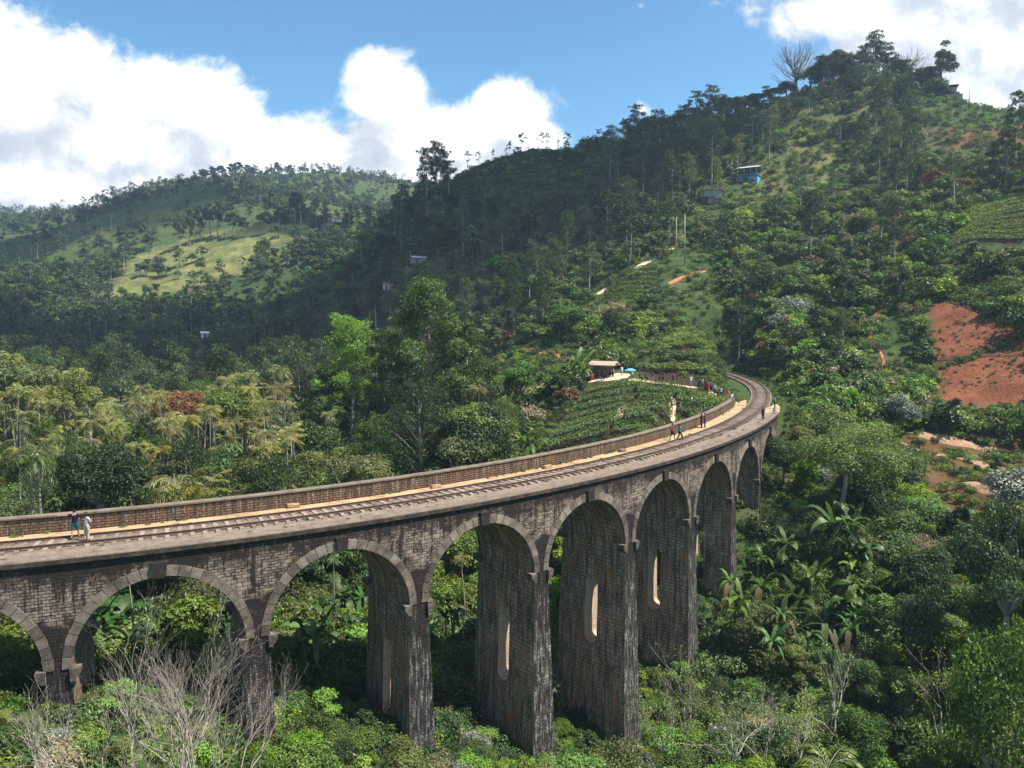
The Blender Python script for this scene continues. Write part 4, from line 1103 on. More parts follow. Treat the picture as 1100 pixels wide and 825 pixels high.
# low growth between the plants
for (y0, y1, cell) in ((32, 80, 1.15), (80, 130, 1.5), (130, 260, 2.6), (260, 420, 4.2)):
    P, S, W, px, py, d = cand(y0, y1, cell)
    bad = ((S > -60) & (S < 163) & (W > -0.7) & (W < 8.2) & ((S > 82) | (S < -11))) | (inside(PLOUGH, px, py) & (P[:, 1] > 90) & (P[:, 1] < 190)) | (inside(TERRACE, px, py) & (P[:, 1] > 70) & (P[:, 1] < 130) & (rng.random(len(P)) < 0.5)) \
        | (inside(ZN['CLEAR'], px, py) & (P[:, 1] > 105) & (P[:, 1] < 150)) | (inside(ZN['GARDEN'], px, py) & (P[:, 1] > 92) & (P[:, 1] < 128)) | (inside(ZN['TEA_R'], px, py) & (P[:, 1] > 150) & (P[:, 1] < 240)) | (inside(ZN['TEA_UP'], px, py) & (P[:, 1] > 180) & (rng.random(len(P)) < 0.35))
    bad |= inside(ZN['REDPATH'], px, py) & (P[:, 1] > 130) & (P[:, 1] < 185) & (rng.random(len(P)) < 0.3)
    # banks beside the line stay in grass height
    nearl = (S > 84) & (S < 182) & (W > -4) & (W < 11)
    keep = ~bad
    for p, nl_ in zip(P[keep], nearl[keep]):
        weeds.append((p, int(rng.integers(5)), rng.uniform(0.6, 1.3) * (0.75 if nl_ else 1.0) * (1.0 if y0 < 130 else 1.6 if y0 < 260 else 2.2)))

for s_ in np.arange(86, 168, 0.85):
    for w_ in (-0.9, -1.7, -2.5, -3.4, -4.3, -5.2, 7.6, 8.4, 9.3, 10.2, 11.2, 12.2, 1.2 if s_ > 97 else -6, 0.3 if s_ > 97 else -6.6):
        if s_ < 95 and w_ > 6: continue
        p_ = onbridge(s_ + rng.normal() * 0.3, w_ + rng.normal() * 0.3, 0); p_[2] = ground(p_[0:1], p_[1:2])[0]
        weeds.append((p_, int(rng.integers(5)), rng.uniform(0.35, 0.85) * (0.6 if -1.5 < w_ < 8.6 else 1.0)))
P, S, W, px, py, d = cand(420, 1150, 9.0)
inm = inside(MEADOW, px, py)
far_scrub = [(p, int(rng.choice([1, 2, 2, 3, 3, 6, 8])), rng.uniform(1.0, 2.6)) for p, m__ in zip(P, inm) if not m__ and fbm(np.array([p[0] / 70]), np.array([p[1] / 70]), 3)[0] > 0.0 and rng.random() < 0.85]
for k in range(520):
    s_ = rng.uniform(-12, 92); w_ = rng.choice([6.3, 6.2, 2.15, 2.3, 0.85, 4.95]) + rng.normal() * 0.08
    if fbm(np.array([s_ / 7]), np.array([w_ * 3]), 2)[0] > 0.0: weeds.append((onbridge(s_, w_, -0.14), int(rng.integers(5)), rng.uniform(0.08, 0.26)))
for k in range(260):
    px_, py_ = rng.uniform(1000, 1110), rng.uniform(328, 436)
    if inside(PLOUGH, np.array([px_]), np.array([py_]))[0]:
        Y_ = 150 - (py_ - 330) * 0.23; p_ = at(px_, py_, Y_); weeds.append((np.array([p_[0], p_[1], float(ground(p_[0:1], p_[1:2])[0])]), int(rng.integers(5)), rng.uniform(0.15, 0.5)))
for k in range(150):
    px_ = rng.uniform(1002, 1115); p_ = at(px_, 384 - (px_ - 1050) * 0.07 - 1.5 + rng.normal() * 1.6, 137 + rng.normal() * 0.5); weeds.append((np.array([p_[0], p_[1], float(ground(p_[0:1], p_[1:2])[0])]), int(rng.integers(5)), rng.uniform(0.25, 0.75)))
def hide_far(D): return D
def scatter_object(name, protos, pts, label_kind):
    """one stuff object whose points carry plants (geometry nodes)"""
    col = bpy.data.collections.new(name + '_plants')
    for i, D in enumerate(protos):
        V = []; polys = []
        parts = [D[q] for q in ('trunk', 'limbs', 'crown') if q in D]
        if len(parts) == 1: me = parts[0]
        else:
            bm = bmesh.new(); lay = None; mats = []
            me = join_meshes('%s_plant_%d' % (name, i), parts)
        o = bpy.data.objects.new('%s_plant_%02d' % (name, i), me); col.objects.link(o)
    pos = np.array([p[0] for p in pts], np.float32)
    me = bpy.data.meshes.new(name); me.vertices.add(len(pos)); me.vertices.foreach_set('co', pos.ravel())
    for nm, typ, arr in (('pick', 'INT', [p[1] for p in pts]), ('scl', 'FLOAT', [p[2] for p in pts]), ('turn', 'FLOAT', rng.random(len(pts)) * 6.283)):
        a = me.attributes.new(nm, typ, 'POINT'); a.data.foreach_set('value', np.array(arr, np.int32 if typ == 'INT' else np.float32))
    o = link(name, me)
    ng = bpy.data.node_groups.new(name, 'GeometryNodeTree')
    ng.interface.new_socket('Geometry', in_out='INPUT', socket_type='NodeSocketGeometry'); ng.interface.new_socket('Geometry', in_out='OUTPUT', socket_type='NodeSocketGeometry')
    gi = ng.nodes.new('NodeGroupInput'); go = ng.nodes.new('NodeGroupOutput')
    ci = ng.nodes.new('GeometryNodeCollectionInfo'); ci.inputs['Collection'].default_value = col; ci.inputs['Separate Children'].default_value = True; ci.inputs['Reset Children'].default_value = True
    ip = ng.nodes.new('GeometryNodeInstanceOnPoints'); ip.inputs['Pick Instance'].default_value = True
    def na(n_, t): q = ng.nodes.new('GeometryNodeInputNamedAttribute'); q.data_type = t; q.inputs[0].default_value = n_; return q.outputs[0]
    cx = ng.nodes.new('ShaderNodeCombineXYZ'); ng.links.new(na('turn', 'FLOAT'), cx.inputs[2])
    e2r = ng.nodes.new('FunctionNodeEulerToRotation'); ng.links.new(cx.outputs[0], e2r.inputs[0])
    ng.links.new(gi.outputs[0], ip.inputs['Points']); ng.links.new(ci.outputs[0], ip.inputs['Instance'])
    ng.links.new(na('pick', 'INT'), ip.inputs['Instance Index']); ng.links.new(e2r.outputs[0], ip.inputs['Rotation']); ng.links.new(na('scl', 'FLOAT'), ip.inputs['Scale'])
    ng.links.new(ip.outputs[0], go.inputs[0])
    md = o.modifiers.new('plants', 'NODES'); md.node_group = ng
    return tag(o, kind='stuff')

def join_meshes(name, parts):
    V = []; loops = []; tot = []; mi = []; tint = []; mats = []; n = 0
    for me in parts:
        v = np.empty(len(me.vertices) * 3, np.float32); me.vertices.foreach_get('co', v); V.append(v.reshape(-1, 3))
        l = np.empty(len(me.loops), np.int32); me.loops.foreach_get('vertex_index', l); loops.append(l + n)
        t = np.empty(len(me.polygons), np.int32); me.polygons.foreach_get('loop_total', t); tot.append(t)
        mats.append(me.materials[0]); mi.append(np.full(len(t), len(mats) - 1))
        a = me.attributes.get('tint'); q = np.zeros(len(t), np.float32)
        if a: a.data.foreach_get('value', q)
        tint.append(q); n += len(me.vertices)
    tot = np.concatenate(tot); loops = np.concatenate(loops); M = len(tot)
    me = bpy.data.meshes.new(name); V = np.concatenate(V)
    me.vertices.add(len(V)); me.vertices.foreach_set('co', V.ravel()); me.loops.add(len(loops)); me.loops.foreach_set('vertex_index', loops)
    me.polygons.add(M); me.polygons.foreach_set('loop_start', np.concatenate([[0], np.cumsum(tot)[:-1]]).astype(np.int32))
    for m in mats: me.materials.append(m)
    me.polygons.foreach_set('material_index', np.concatenate(mi).astype(np.int32)); me.update(calc_edges=True)
    a = me.attributes.new('tint', 'FLOAT', 'FACE'); a.data.foreach_set('value', np.concatenate(tint)); return me
# ------------------------------------------------------------------ paths, tea rows, small structures
def gmesh(x, y):
    """height of the terrain sheet itself"""
    x = np.asarray(x, float); y = np.asarray(y, float)
    i = np.clip(np.searchsorted(gx, x) - 1, 0, nx - 2); j = np.clip(np.searchsorted(gy, y) - 1, 0, ny - 2)
    fx = (x - gx[i]) / (gx[i + 1] - gx[i]); fy = (y - gy[j]) / (gy[j + 1] - gy[j])
    return GZ[j, i] * (1 - fx) * (1 - fy) + GZ[j, i + 1] * fx * (1 - fy) + GZ[j + 1, i] * (1 - fx) * fy + GZ[j + 1, i + 1] * fx * fy
def hit(px, py, y0=40, y1=1500):
    """where the sight line of a pixel meets the ground"""
    t = np.geomspace(y0, y1, 900); d = ray(px, py); Q = d[None] * (t / d[1])[:, None]
    b = Q[:, 2] < gmesh(Q[:, 0], Q[:, 1])
    k = int(np.argmax(b)) if b.any() else len(t) - 1
    return np.array([Q[k, 0], Q[k, 1], float(gmesh(Q[k, 0], Q[k, 1]))])
def onY(px, py, Y):
    p = at(px, py, Y); return np.array([p[0], p[1], float(gmesh(p[0], p[1]))])
def drape(name, pts, width, m, lift=0.10, wob=0.25, nw=5):
    pts = np.array(pts, float)[:, :2]; seg = np.hypot(*np.diff(pts, axis=0).T); cum = np.concatenate([[0], np.cumsum(seg)])
    ss = np.arange(0, cum[-1], 0.6); c = np.stack([np.interp(ss, cum, pts[:, 0]), np.interp(ss, cum, pts[:, 1])], 1)
    k = np.ones(5) / 5; 
    if len(c) > 9: c = np.stack([np.convolve(np.pad(c[:, q], 2, 'edge'), k, 'valid') for q in (0, 1)], 1)
    T = unit(np.gradient(c, axis=0)); Nn = np.stack([-T[:, 1], T[:, 0]], 1)
    wd = width * (1 + wob * 2 * fbm(ss * 0.3 + pts[0, 0], ss * 0 + 3, 3)) * np.clip(np.minimum(ss, ss[-1] - ss) / 1.5 + 0.35, 0, 1)
    tt = np.linspace(-0.5, 0.5, nw)
    XY = c[:, None, :] + Nn[:, None, :] * (wd[:, None] * tt[None])[..., None] + (fbm(c[:, 0] * 1.3, c[:, 1] * 1.3)[:, None, None] * 0.3)
    z = gmesh(XY[..., 0], XY[..., 1]) + lift - 0.12 * (np.abs(tt) > 0.45)[None]
    V = np.concatenate([XY, z[..., None]], -1).reshape(-1, 3)
    q = np.arange((len(ss) - 1) * nw).reshape(-1, nw)[:, :-1].ravel()
    return tag(link(name, make_mesh(name, V, np.stack([q, q + 1, q + nw + 1, q + nw], -1), [m], smooth=True)), kind='structure')
m_path = concrete('sandy_path', [(0.28, (0.34, 0.235, 0.14)), (0.5, (0.52, 0.385, 0.24)), (0.72, (0.64, 0.50, 0.34))], 0.8, 0.05)
m_red = concrete('red_earth', [(0.28, (0.20, 0.075, 0.035)), (0.5, (0.36, 0.145, 0.07)), (0.72, (0.48, 0.23, 0.12))], 0.8, 0.06)
Pk = onY(648, 410, 134)
endw = onbridge(93.5, 6.6)
drape('footpath', [onbridge(91, 5.9), endw, onY(785, 427, 116), onY(768, 427, 118), onY(740, 424, 120), onY(712, 421, 123), onY(690, 417, 127), onY(668, 411, 131), Pk], 1.9, m_path, 0.14)
drape('footpath', [onY(678, 412, 132), Pk, onY(634, 410, 136)], 5.0, m_path, 0.16)
drape('footpath', [onY(669, 436, 113), onY(668, 448, 109), onY(657, 460, 105)], 1.2, m_path, 0.12)
drape('footpath', [onY(723, 436, 112), onY(722, 450, 107), onY(722, 462, 103)], 1.0, m_path, 0.12)
drape('footpath', [onY(705, 455, 104), onY(702, 463, 101.5)], 1.1, m_red, 0.14)
drape('footpath', [hit(640, 318), hit(672, 296), hit(700, 280), hit(728, 264), hit(752, 254)], 2.2, m_path, 0.14, 0.5)
drape('footpath', [hit(716, 306), hit(735, 298), hit(760, 290)], 1.8, m_red, 0.14, 0.5)
drape('footpath', [hit(530, 377), hit(565, 376), hit(602, 381), hit(625, 392)], 2.4, m_red, 0.12, 0.4)
drape('footpath', [hit(972, 320), hit(955, 325), hit(948, 330), hit(938, 350), hit(934, 362), hit(944, 375), hit(953, 396)], 0.95, m_red, 0.16, 0.9)
drape('footpath', [hit(1000, 308), hit(1030, 298), hit(1058, 305), hit(1072, 280), hit(1080, 268)], 1.6, m_red, 0.16, 0.4)
m_dull = concrete('dull_earth', [(0.28, (0.16, 0.085, 0.05)), (0.5, (0.30, 0.185, 0.115)), (0.72, (0.42, 0.29, 0.19))], 0.8, 0.06)
drape('footpath', [hit(955, 460), hit(982, 467), hit(1030, 477), hit(1065, 483), hit(1110, 491)], 1.5, m_dull, 0.15, 0.4)
drape('footpath', [hit(962, 478), hit(1010, 489), hit(1050, 497), hit(1110, 509)], 1.7, m_dull, 0.15, 0.4)
drape('footpath', [hit(1030, 520), hit(1060, 526), hit(1110, 534)], 1.8, m_dull, 0.12, 0.6)

HEDGE_N = [0]
def hedge(pts, width, height, ls, per_m, label, group, leaf='tea', seed=0):
    """one clipped tea row following the ground"""
    R = np.random.default_rng(seed); pts = np.array(pts, float)
    seg = np.hypot(*np.diff(pts[:, :2], axis=0).T); cum = np.concatenate([[0], np.cumsum(seg)]); n = int(cum[-1] * per_m)
    s = R.random(n) * cum[-1]; x = np.interp(s, cum, pts[:, 0]); y = np.interp(s, cum, pts[:, 1])
    t = unit(pts[-1, :2] - pts[0, :2]); nn = np.array([-t[1], t[0]])
    a = R.uniform(0.02, math.pi - 0.02, n); bl = 0.86 + 0.24 * (vnoise(s * 0.85 + seed * 3.1, s * 0 + seed) - 0.3) + 0.15 * R.normal(size=n) * 0.5
    o = np.cos(a) * width * 0.5 * bl * (np.abs(np.cos(a)) ** -0.3); h = np.sin(a) ** 0.55 * height * bl
    C = np.stack([x + nn[0] * o, y + nn[1] * o, gmesh(x + nn[0] * o, y + nn[1] * o) + h], 1)
    Nn = unit(np.stack([nn[0] * np.cos(a), nn[1] * np.cos(a), np.sin(a) + 0.4], 1) + R.normal(size=(n, 3)) * 0.4)
    base = np.array([pts[0][0], pts[0][1], gmesh(pts[0][0], pts[0][1])])
    V, Fq = leaf_quads(C - base, Nn, ls * (0.6 + 0.8 * R.random(n)), 0.5, R)
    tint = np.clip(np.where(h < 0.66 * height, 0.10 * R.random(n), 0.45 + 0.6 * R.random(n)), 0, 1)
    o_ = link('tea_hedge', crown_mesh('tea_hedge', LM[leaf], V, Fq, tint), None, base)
    return tag(o_, label, 'tea hedge', group)
def rows_between(L0, L1, R0, R1, n, cuts, width, height, ls, per_m, what, group, seed, leaf='tea'):
    """n rows from a left edge (L0 bottom to L1 top) to a right edge, broken at the cuts"""
    L0, L1, R0, R1 = (np.array(q[:2], float) for q in (L0, L1, R0, R1)); names = ['lowest', 'second', 'third', 'fourth', 'fifth', 'sixth', 'seventh', 'eighth', 'ninth', 'tenth', 'eleventh', 'twelfth', 'thirteenth', 'fourteenth']
    for k in range(n):
        f = k / (n - 1); a = L0 + (L1 - L0) * f; b = R0 + (R1 - R0) * f
        cc = [0.0] + [c + 0.03 * math.sin(k * 2.3 + c * 9) for c in cuts] + [1.0]
        for q in range(len(cc) - 1):
            u0, u1 = cc[q] + 0.012 * (q > 0), cc[q + 1] - 0.012
            t = np.linspace(u0, u1, 8); p = a + (b - a) * t[:, None]; p = p + np.stack([t * 0, fbm(t * 4 + k, t * 0 + seed, 2) * 1.2], 1)
            side = '' if len(cuts) == 0 else (['left part of the ', 'right part of the '] if len(cuts) == 1 else ['left part of the ', 'middle part of the ', 'right part of the '])[q]
            nm = names[k] if k < n - 1 else 'topmost'
            hedge(p, width, height, ls, per_m, f'{side}{nm} clipped tea row {what}', group, leaf, seed=seed * 100 + k * 5 + q)
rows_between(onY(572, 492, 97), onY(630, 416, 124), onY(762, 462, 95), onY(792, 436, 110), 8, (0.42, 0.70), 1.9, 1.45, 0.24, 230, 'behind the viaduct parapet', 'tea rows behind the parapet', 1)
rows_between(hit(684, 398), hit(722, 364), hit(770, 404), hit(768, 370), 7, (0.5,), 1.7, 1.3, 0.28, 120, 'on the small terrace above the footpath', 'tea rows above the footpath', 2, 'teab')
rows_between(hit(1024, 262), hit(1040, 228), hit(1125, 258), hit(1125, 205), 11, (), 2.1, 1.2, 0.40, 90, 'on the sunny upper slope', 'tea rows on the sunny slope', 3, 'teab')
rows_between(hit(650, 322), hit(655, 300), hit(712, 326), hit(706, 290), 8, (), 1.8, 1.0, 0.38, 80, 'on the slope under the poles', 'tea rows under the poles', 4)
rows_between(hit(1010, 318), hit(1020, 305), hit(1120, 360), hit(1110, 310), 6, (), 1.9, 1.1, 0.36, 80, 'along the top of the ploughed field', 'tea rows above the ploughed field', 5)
# the tea slope on the ridge, too far off to count
V_, F_, T_ = [], [], []; n0 = 0
for k in range(26):
    f = k / 25; p = np.array([onY(440 + 62 * f, 215 - 18 * f, 345 + 45 * f), onY(640 + -20 * f, 215 - 45 * f, 320 + 75 * f)])
    t = rng.random(420); x = p[0, 0] + (p[1, 0] - p[0, 0]) * t; y = p[0, 1] + (p[1, 1] - p[0, 1]) * t
    C = np.stack([x, y, gmesh(x, y) + 0.9 * rng.random(420)], 1); v, fq = leaf_quads(C, unit(rng.normal(size=(420, 3)) * 0.5 + [0, 0, 1]), 1.0, 0.6)
    V_.append(v); F_.append(fq + n0); n0 += len(v); T_.append(rng.random(420))
tag(link('tea_field', crown_mesh('tea_field', LM['dark'], np.concatenate(V_), np.concatenate(F_), np.concatenate(T_))), kind='stuff')

drape('bank', [hit(1004, 387), hit(1030, 384), hit(1060, 383), hit(1090, 381), hit(1120, 378)], 1.3, concrete('dark_cut_earth', [(0.3, (0.05, 0.022, 0.013)), (0.7, (0.13, 0.055, 0.03))], 0.9, 0.08), 0.2, 0.5)
# clods on the ploughed field
cl = MB()
for k in range(420):
    px, py = rng.uniform(1000, 1125), rng.uniform(325, 438)
    if not inside(PLOUGH, np.array([px]), np.array([py]))[0]: continue
    P = hit(px, py, 80, 200)
    if not 90 < P[1] < 190: continue
    s = rng.uniform(0.10, 0.26); th = rng.random() * 6.28; R = np.array([[math.cos(th), -math.sin(th), 0], [math.sin(th), math.cos(th), 0], [0, 0, 1]])
    cl.box(P + [0, 0, s * 0.2], (s * 1.4, s, s * 0.8), R, taper=0.55)
tag(cl.build('dirt_clods', m_red), kind='stuff')

# ---- buildings
m_tin = concrete('weathered_tin', [(0.3, (0.20, 0.19, 0.19)), (0.5, (0.36, 0.35, 0.35)), (0.7, (0.52, 0.50, 0.49))], 1.0, 0.02)
m_thatch = concrete('dry_thatch', [(0.3, (0.16, 0.11, 0.075)), (0.5, (0.34, 0.26, 0.19)), (0.7, (0.50, 0.41, 0.32))], 4.0, 0.08)
m_white = concrete('whitewash', [(0.25, (0.50, 0.48, 0.45)), (0.5, (0.72, 0.70, 0.66)), (0.7, (0.80, 0.79, 0.76))], 0.8, 0.01)
m_blue = concrete('blue_wall_paint', [(0.25, (0.05, 0.22, 0.36)), (0.5, (0.08, 0.36, 0.55)), (0.75, (0.14, 0.45, 0.62))], 0.8, 0.01)
m_bare = concrete('bare_concrete', [(0.3, (0.16, 0.145, 0.12)), (0.5, (0.28, 0.255, 0.21)), (0.7, (0.38, 0.35, 0.30))], 0.9, 0.02)
m_wood = plain('dark_wood', (0.07, 0.045, 0.03), 0.8); m_tile = concrete('red_roof_tile', [(0.3, (0.18, 0.06, 0.04)), (0.7, (0.36, 0.14, 0.09))], 2, 0.05)
m_brown = plain('brown_plaster', (0.16, 0.085, 0.06)); m_bluet = plain('blue_tarpaulin', (0.10, 0.34, 0.60), 0.5); m_redc = plain('red_cloth', (0.55, 0.04, 0.04), 0.7); m_orange = plain('orange_fruit', (0.6, 0.22, 0.03), 0.6)
m_black = plain('dark_interior', (0.02, 0.019, 0.018))
mg, nt, out = mat('window_glass'); bsdf(nt, out, (0.10, 0.15, 0.20), 0.06, 0.8); m_glass = mg
def face_cam(P, off=0.0): return math.atan2(P[0], P[1]) * -1 + off
class House:
    """boxes in a local frame: x right, y away from the viewer, z up"""
    def __init__(s, name, P, rz, label, cat): s.o = tag(empty(name, tuple(P), rz, 0.8 if P[1] > 200 else 1.0), label, cat); s.p = None
    def box(s, name, c, size, m, parent=None, taper=1.0):
        mb = MB(); mb.box(c, size, taper=taper); o = mb.build(name, m, parent or s.o); return o
    def gable(s, name, c, size, rise, m, parent=None, lean=False):
        x, y, z = c; w_, d_, t = size; mb = MB()
        if lean: V = [(-w_/2, -d_/2, 0), (w_/2, -d_/2, 0), (w_/2, d_/2, rise), (-w_/2, d_/2, rise)]; Fs0 = [(0, 1, 2, 3)]; n = 4
        else: V = [(-w_/2, -d_/2, 0), (w_/2, -d_/2, 0), (w_/2, 0, rise), (-w_/2, 0, rise), (w_/2, d_/2, 0), (-w_/2, d_/2, 0)]; Fs0 = [(0, 1, 2, 3), (3, 2, 4, 5)]; n = 6
        V = np.array(V); VV = np.concatenate([V + [0, 0, t], V]) + np.array(c)
        Fs = Fs0 + [tuple(i + n for i in f)[::-1] for f in Fs0]
        rim = [0, 1, 2, 3] if lean else [0, 1, 2, 4, 5, 3]
        for a, b in zip(rim, rim[1:] + rim[:1]): Fs.append((b, a, a + n, b + n))
        mb.add(VV, Fs); return mb.build(name, m, parent or s.o)
    def window(s, c, w_, h_, parent=None, mf=None):
        mf = mf or m_white; f = MB(); x, y, z = c
        for (dx, dz, a, b) in ((0, h_/2, w_ + .12, .08), (0, -h_/2, w_ + .12, .08), (-w_/2, 0, .08, h_ - .08), (w_/2, 0, .08, h_ - .08), (0, 0, .06, h_ - .08)): f.box((x + dx, y - 0.02, z + dz), (a, 0.10, b))
        fr = f.build('window_frame', mf, parent or s.o); s.box('pane', (x, y + 0.01, z), (w_ - .06, 0.03, h_ - .06), m_glass, fr); return fr
# hilltop house
P = onY(1015, 112, 322); h = House('hilltop_house', P + [0, 0, -1.0], face_cam(P, 0.12), 'flat roofed house with a wide glazed front on the hilltop', 'house')
h.box('retaining_wall', (0.6, -2.2, 0.9), (13.5, 1.2, 3.2), m_bare); h.box('terrace', (0.5, 1.0, 2.75), (11.5, 6.2, 0.5), m_brown)
wl = h.box('wall', (0, 2.2, 5.0), (10.0, 5.0, 4.0), m_brown); h.box('roof', (-0.2, 1.6, 7.22), (11.6, 8.0, 0.4), m_wood); h.box('railing', (0.4, -1.9, 3.4), (11.2, 0.08, 0.8), m_brown)
for q in range(5): h.window((-3.9 + q * 1.95, -0.33, 5.3), 1.7, 2.6, wl)
# blue house
P = onY(803, 205, 283); h = House('blue_house', P + [0, 0, -0.6], face_cam(P, -0.25), 'two storey house, bright blue below a dark open veranda', 'house')
wl = h.box('wall', (0, 3, 1.9), (8.2, 5.5, 3.9), m_blue); h.box('door', (-0.6, 0.22, 1.7), (1.3, 0.10, 2.3), m_brown); h.window((2.3, 0.2, 2.3), 1.3, 1.2, wl); h.window((-2.9, 0.2, 2.3), 1.1, 1.2, wl)
h.box('veranda_floor', (0, 2.2, 4.0), (9.0, 7.4, 0.25), m_bluet); h.box('upper_wall', (0.4, 4.2, 5.4), (7.0, 3.0, 2.6), m_wood)
for q in range(4): h.box('post', (-4.1 + q * 2.7, -1.2, 5.4), (0.22, 0.22, 2.6), m_white)
h.box('railing', (0, -1.35, 4.7), (8.6, 0.06, 0.7), m_wood); h.gable('roof', (0, 2.2, 6.75), (10.2, 8.8, 0.15), 1.3, m_tin)
# grey hut
P = onY(766, 228, 268); h = House('hillside_hut', P + [0, 0, -0.5], face_cam(P, 0.15), 'unfinished grey two storey hut on posts among tall trees', 'hut')
h.box('lower_wall', (0.5, 2.5, 2.4), (5.0, 4.0, 2.8), m_bare); wl = h.box('wall', (-0.3, 2.4, 5.3), (7.2, 4.6, 3.0), m_bare); h.box('floor_slab', (-0.3, 2.2, 3.85), (8.2, 5.6, 0.22), m_bare)
for q in (-1.7, 2.8): h.box('post', (q, 0.2, 0.6), (0.25, 0.25, 1.6), m_bare)
h.window((0.9, 0.07, 5.5), 1.5, 1.3, wl); h.window((-2.3, 0.07, 5.5), 1.2, 1.1, wl); h.window((0.8, 0.47, 2.6), 0.9, 0.9, wl); h.gable('roof', (-0.3, 2.2, 6.85), (8.4, 6.2, 0.12), 0.9, m_tin, lean=True)
def small_house(px, py, Y, w_, d_, hh, label, mw, mr, off=0.0, rise=1.2, lean=False, name='house', cat='house', lift=0.0):
    P = onY(px, py, Y); h = House(name, P + [0, 0, lift - 0.3], face_cam(P, off), label, cat)
    wl = h.box('wall', (0, d_ / 2, hh / 2), (w_, d_, hh), mw); h.box('door', (-w_ * 0.2, -0.03, 1.05), (0.95, 0.08, 2.1), m_wood); h.window((w_ * 0.22, -0.02, 1.55), 1.1, 1.0, wl)
    h.gable('roof', (0, d_ / 2, hh + 0.04), (w_ + 1.0, d_ + 1.2, 0.12), rise, mr, lean=lean)
small_house(451, 292, 292, 6.5, 4.5, 2.5, 'small house under a pale tin roof in the shaded clearing', m_bare, m_tin, 0.3, 1.0, lift=1.5)
small_house(222, 348, 330, 5.5, 4.0, 2.4, 'white shed with a white roof in the dark valley wood', m_white, m_white, 0.1, 0.7, name='shed', cat='shed', lift=8.0)
small_house(417, 306, 300, 5.0, 4.0, 2.4, 'low hut under a red tiled roof beside bare red earth', m_white, m_tile, -0.3, 1.1, name='hut', cat='hut', lift=3.0)
small_house(439, 500, 92, 2.6, 2.4, 2.4, 'tiny white house with a red roof behind the parapet', m_white, m_tin, 0.2, 0.7, lift=4.0)
small_house(338, 424, 165, 3.0, 3.5, 2.6, 'white walled house half hidden in the valley trees', m_white, m_tin, -0.2, 0.7, lift=7.0)
small_house(362, 231, 560, 8.0, 5.0, 3.0, 'tiny far house with a pinkish roof near the left ridge', m_white, m_tile, 0.2, 1.6, lift=4.0)
small_house(35, 330, 360, 6.0, 4.0, 2.6, 'small grey roofed house low in the hazy valley wood', m_bare, m_tin, 0.2, 1.0, lift=7.0)
# roadside shack with a sandy yard
P = onY(507, 418, 142); h = House('roadside_shack', P + [0, 0, 1.0], face_cam(P, 0.2), 'open roadside shack with a thatched lean-to on a sandy bank', 'shack')
h.box('floor', (0, 1.5, -0.5), (7.5, 5.0, 1.2), m_path, taper=0.9); h.box('wall', (0.4, 3.0, 1.3), (3.6, 0.2, 2.4), m_thatch); h.box('counter', (0.4, 0.6, 0.6), (2.6, 0.7, 1.0), m_wood)
for q in (-1.6, 2.4): h.box('post', (q, -0.1, 1.3), (0.12, 0.12, 2.4), m_wood); h.box('post', (q, 3.15, 1.45), (0.12, 0.12, 2.7), m_wood)
h.gable('roof', (0.4, 1.5, 2.5), (5.0, 4.6, 0.14), 0.5, m_thatch, lean=True)
# thatched kiosk
P = onY(648, 411, 134.5); h = House('thatched_kiosk', P, face_cam(P, -0.3), 'thatched kiosk at the end of the sandy footpath', 'kiosk'); h.o.scale = (0.85, 0.85, 0.85)
for q in (-2.1, 0.1, 2.2):
    for y in (-1.1, 1.6): h.box('post', (q, y, 1.15), (0.11, 0.11, 2.3), m_wood)
rf = h.gable('roof', (0.1, 0.2, 2.3), (5.6, 4.4, 0.22), 0.75, m_thatch); h.box('counter', (-0.4, -0.5, 0.55), (2.4, 0.7, 1.1), m_wood); h.box('back_wall', (0.1, 1.7, 1.1), (3.0, 0.1, 2.0), m_thatch); h.box('awning', (-3.2, -0.6, 1.75), (1.8, 2.2, 0.05), m_bluet); h.box('awning_post', (-3.9, -1.5, 0.85), (0.07, 0.07, 1.7), m_wood)
for q in range(7):
    bm = bmesh.new(); bmesh.ops.create_icosphere(bm, subdivisions=2, radius=0.13); bmesh.ops.scale(bm, vec=(1, 1, 1.2), verts=bm.verts); me = bpy.data.meshes.new('fruit'); bm.to_mesh(me); bm.free(); me.materials.append(m_orange)
    c, s_ = math.cos(h.o.rotation_euler.z), math.sin(h.o.rotation_euler.z); lx, ly = (-1.2 + q * 0.28) * 0.85, (-0.5 + 0.1 * (q % 2)) * 0.85
    tag(link('fruit', me, None, (P[0] + lx * c - ly * s_, P[1] + lx * s_ + ly * c, P[2] + 0.94 + 0.15)), 'orange fruit in the row on the kiosk counter', 'fruit', 'orange fruit on the kiosk counter')
# boulder
bm = bmesh.new(); bmesh.ops.create_icosphere(bm, subdivisions=4, radius=1.0)
for v in bm.verts:
    n_ = fbm(np.array([v.co.x * 1.3 + 4]), np.array([v.co.y * 1.3 + v.co.z * 1.7]), 4)[0]; v.co *= 1 + 0.7 * n_; v.co.x *= 2.9; v.co.y *= 2.0; v.co.z *= 2.1
me = bpy.data.meshes.new('boulder'); bm.to_mesh(me); bm.free(); me.materials.append(concrete('dark_rock', [(0.3, (0.03, 0.03, 0.03)), (0.5, (0.09, 0.085, 0.08)), (0.7, (0.20, 0.19, 0.18))], 1.2, 0.1))
P = hit(576, 296); tag(link('boulder', me, None, P + [0, 0, 0.9]), 'dark bare boulder jutting out of the green scrub slope', 'boulder')
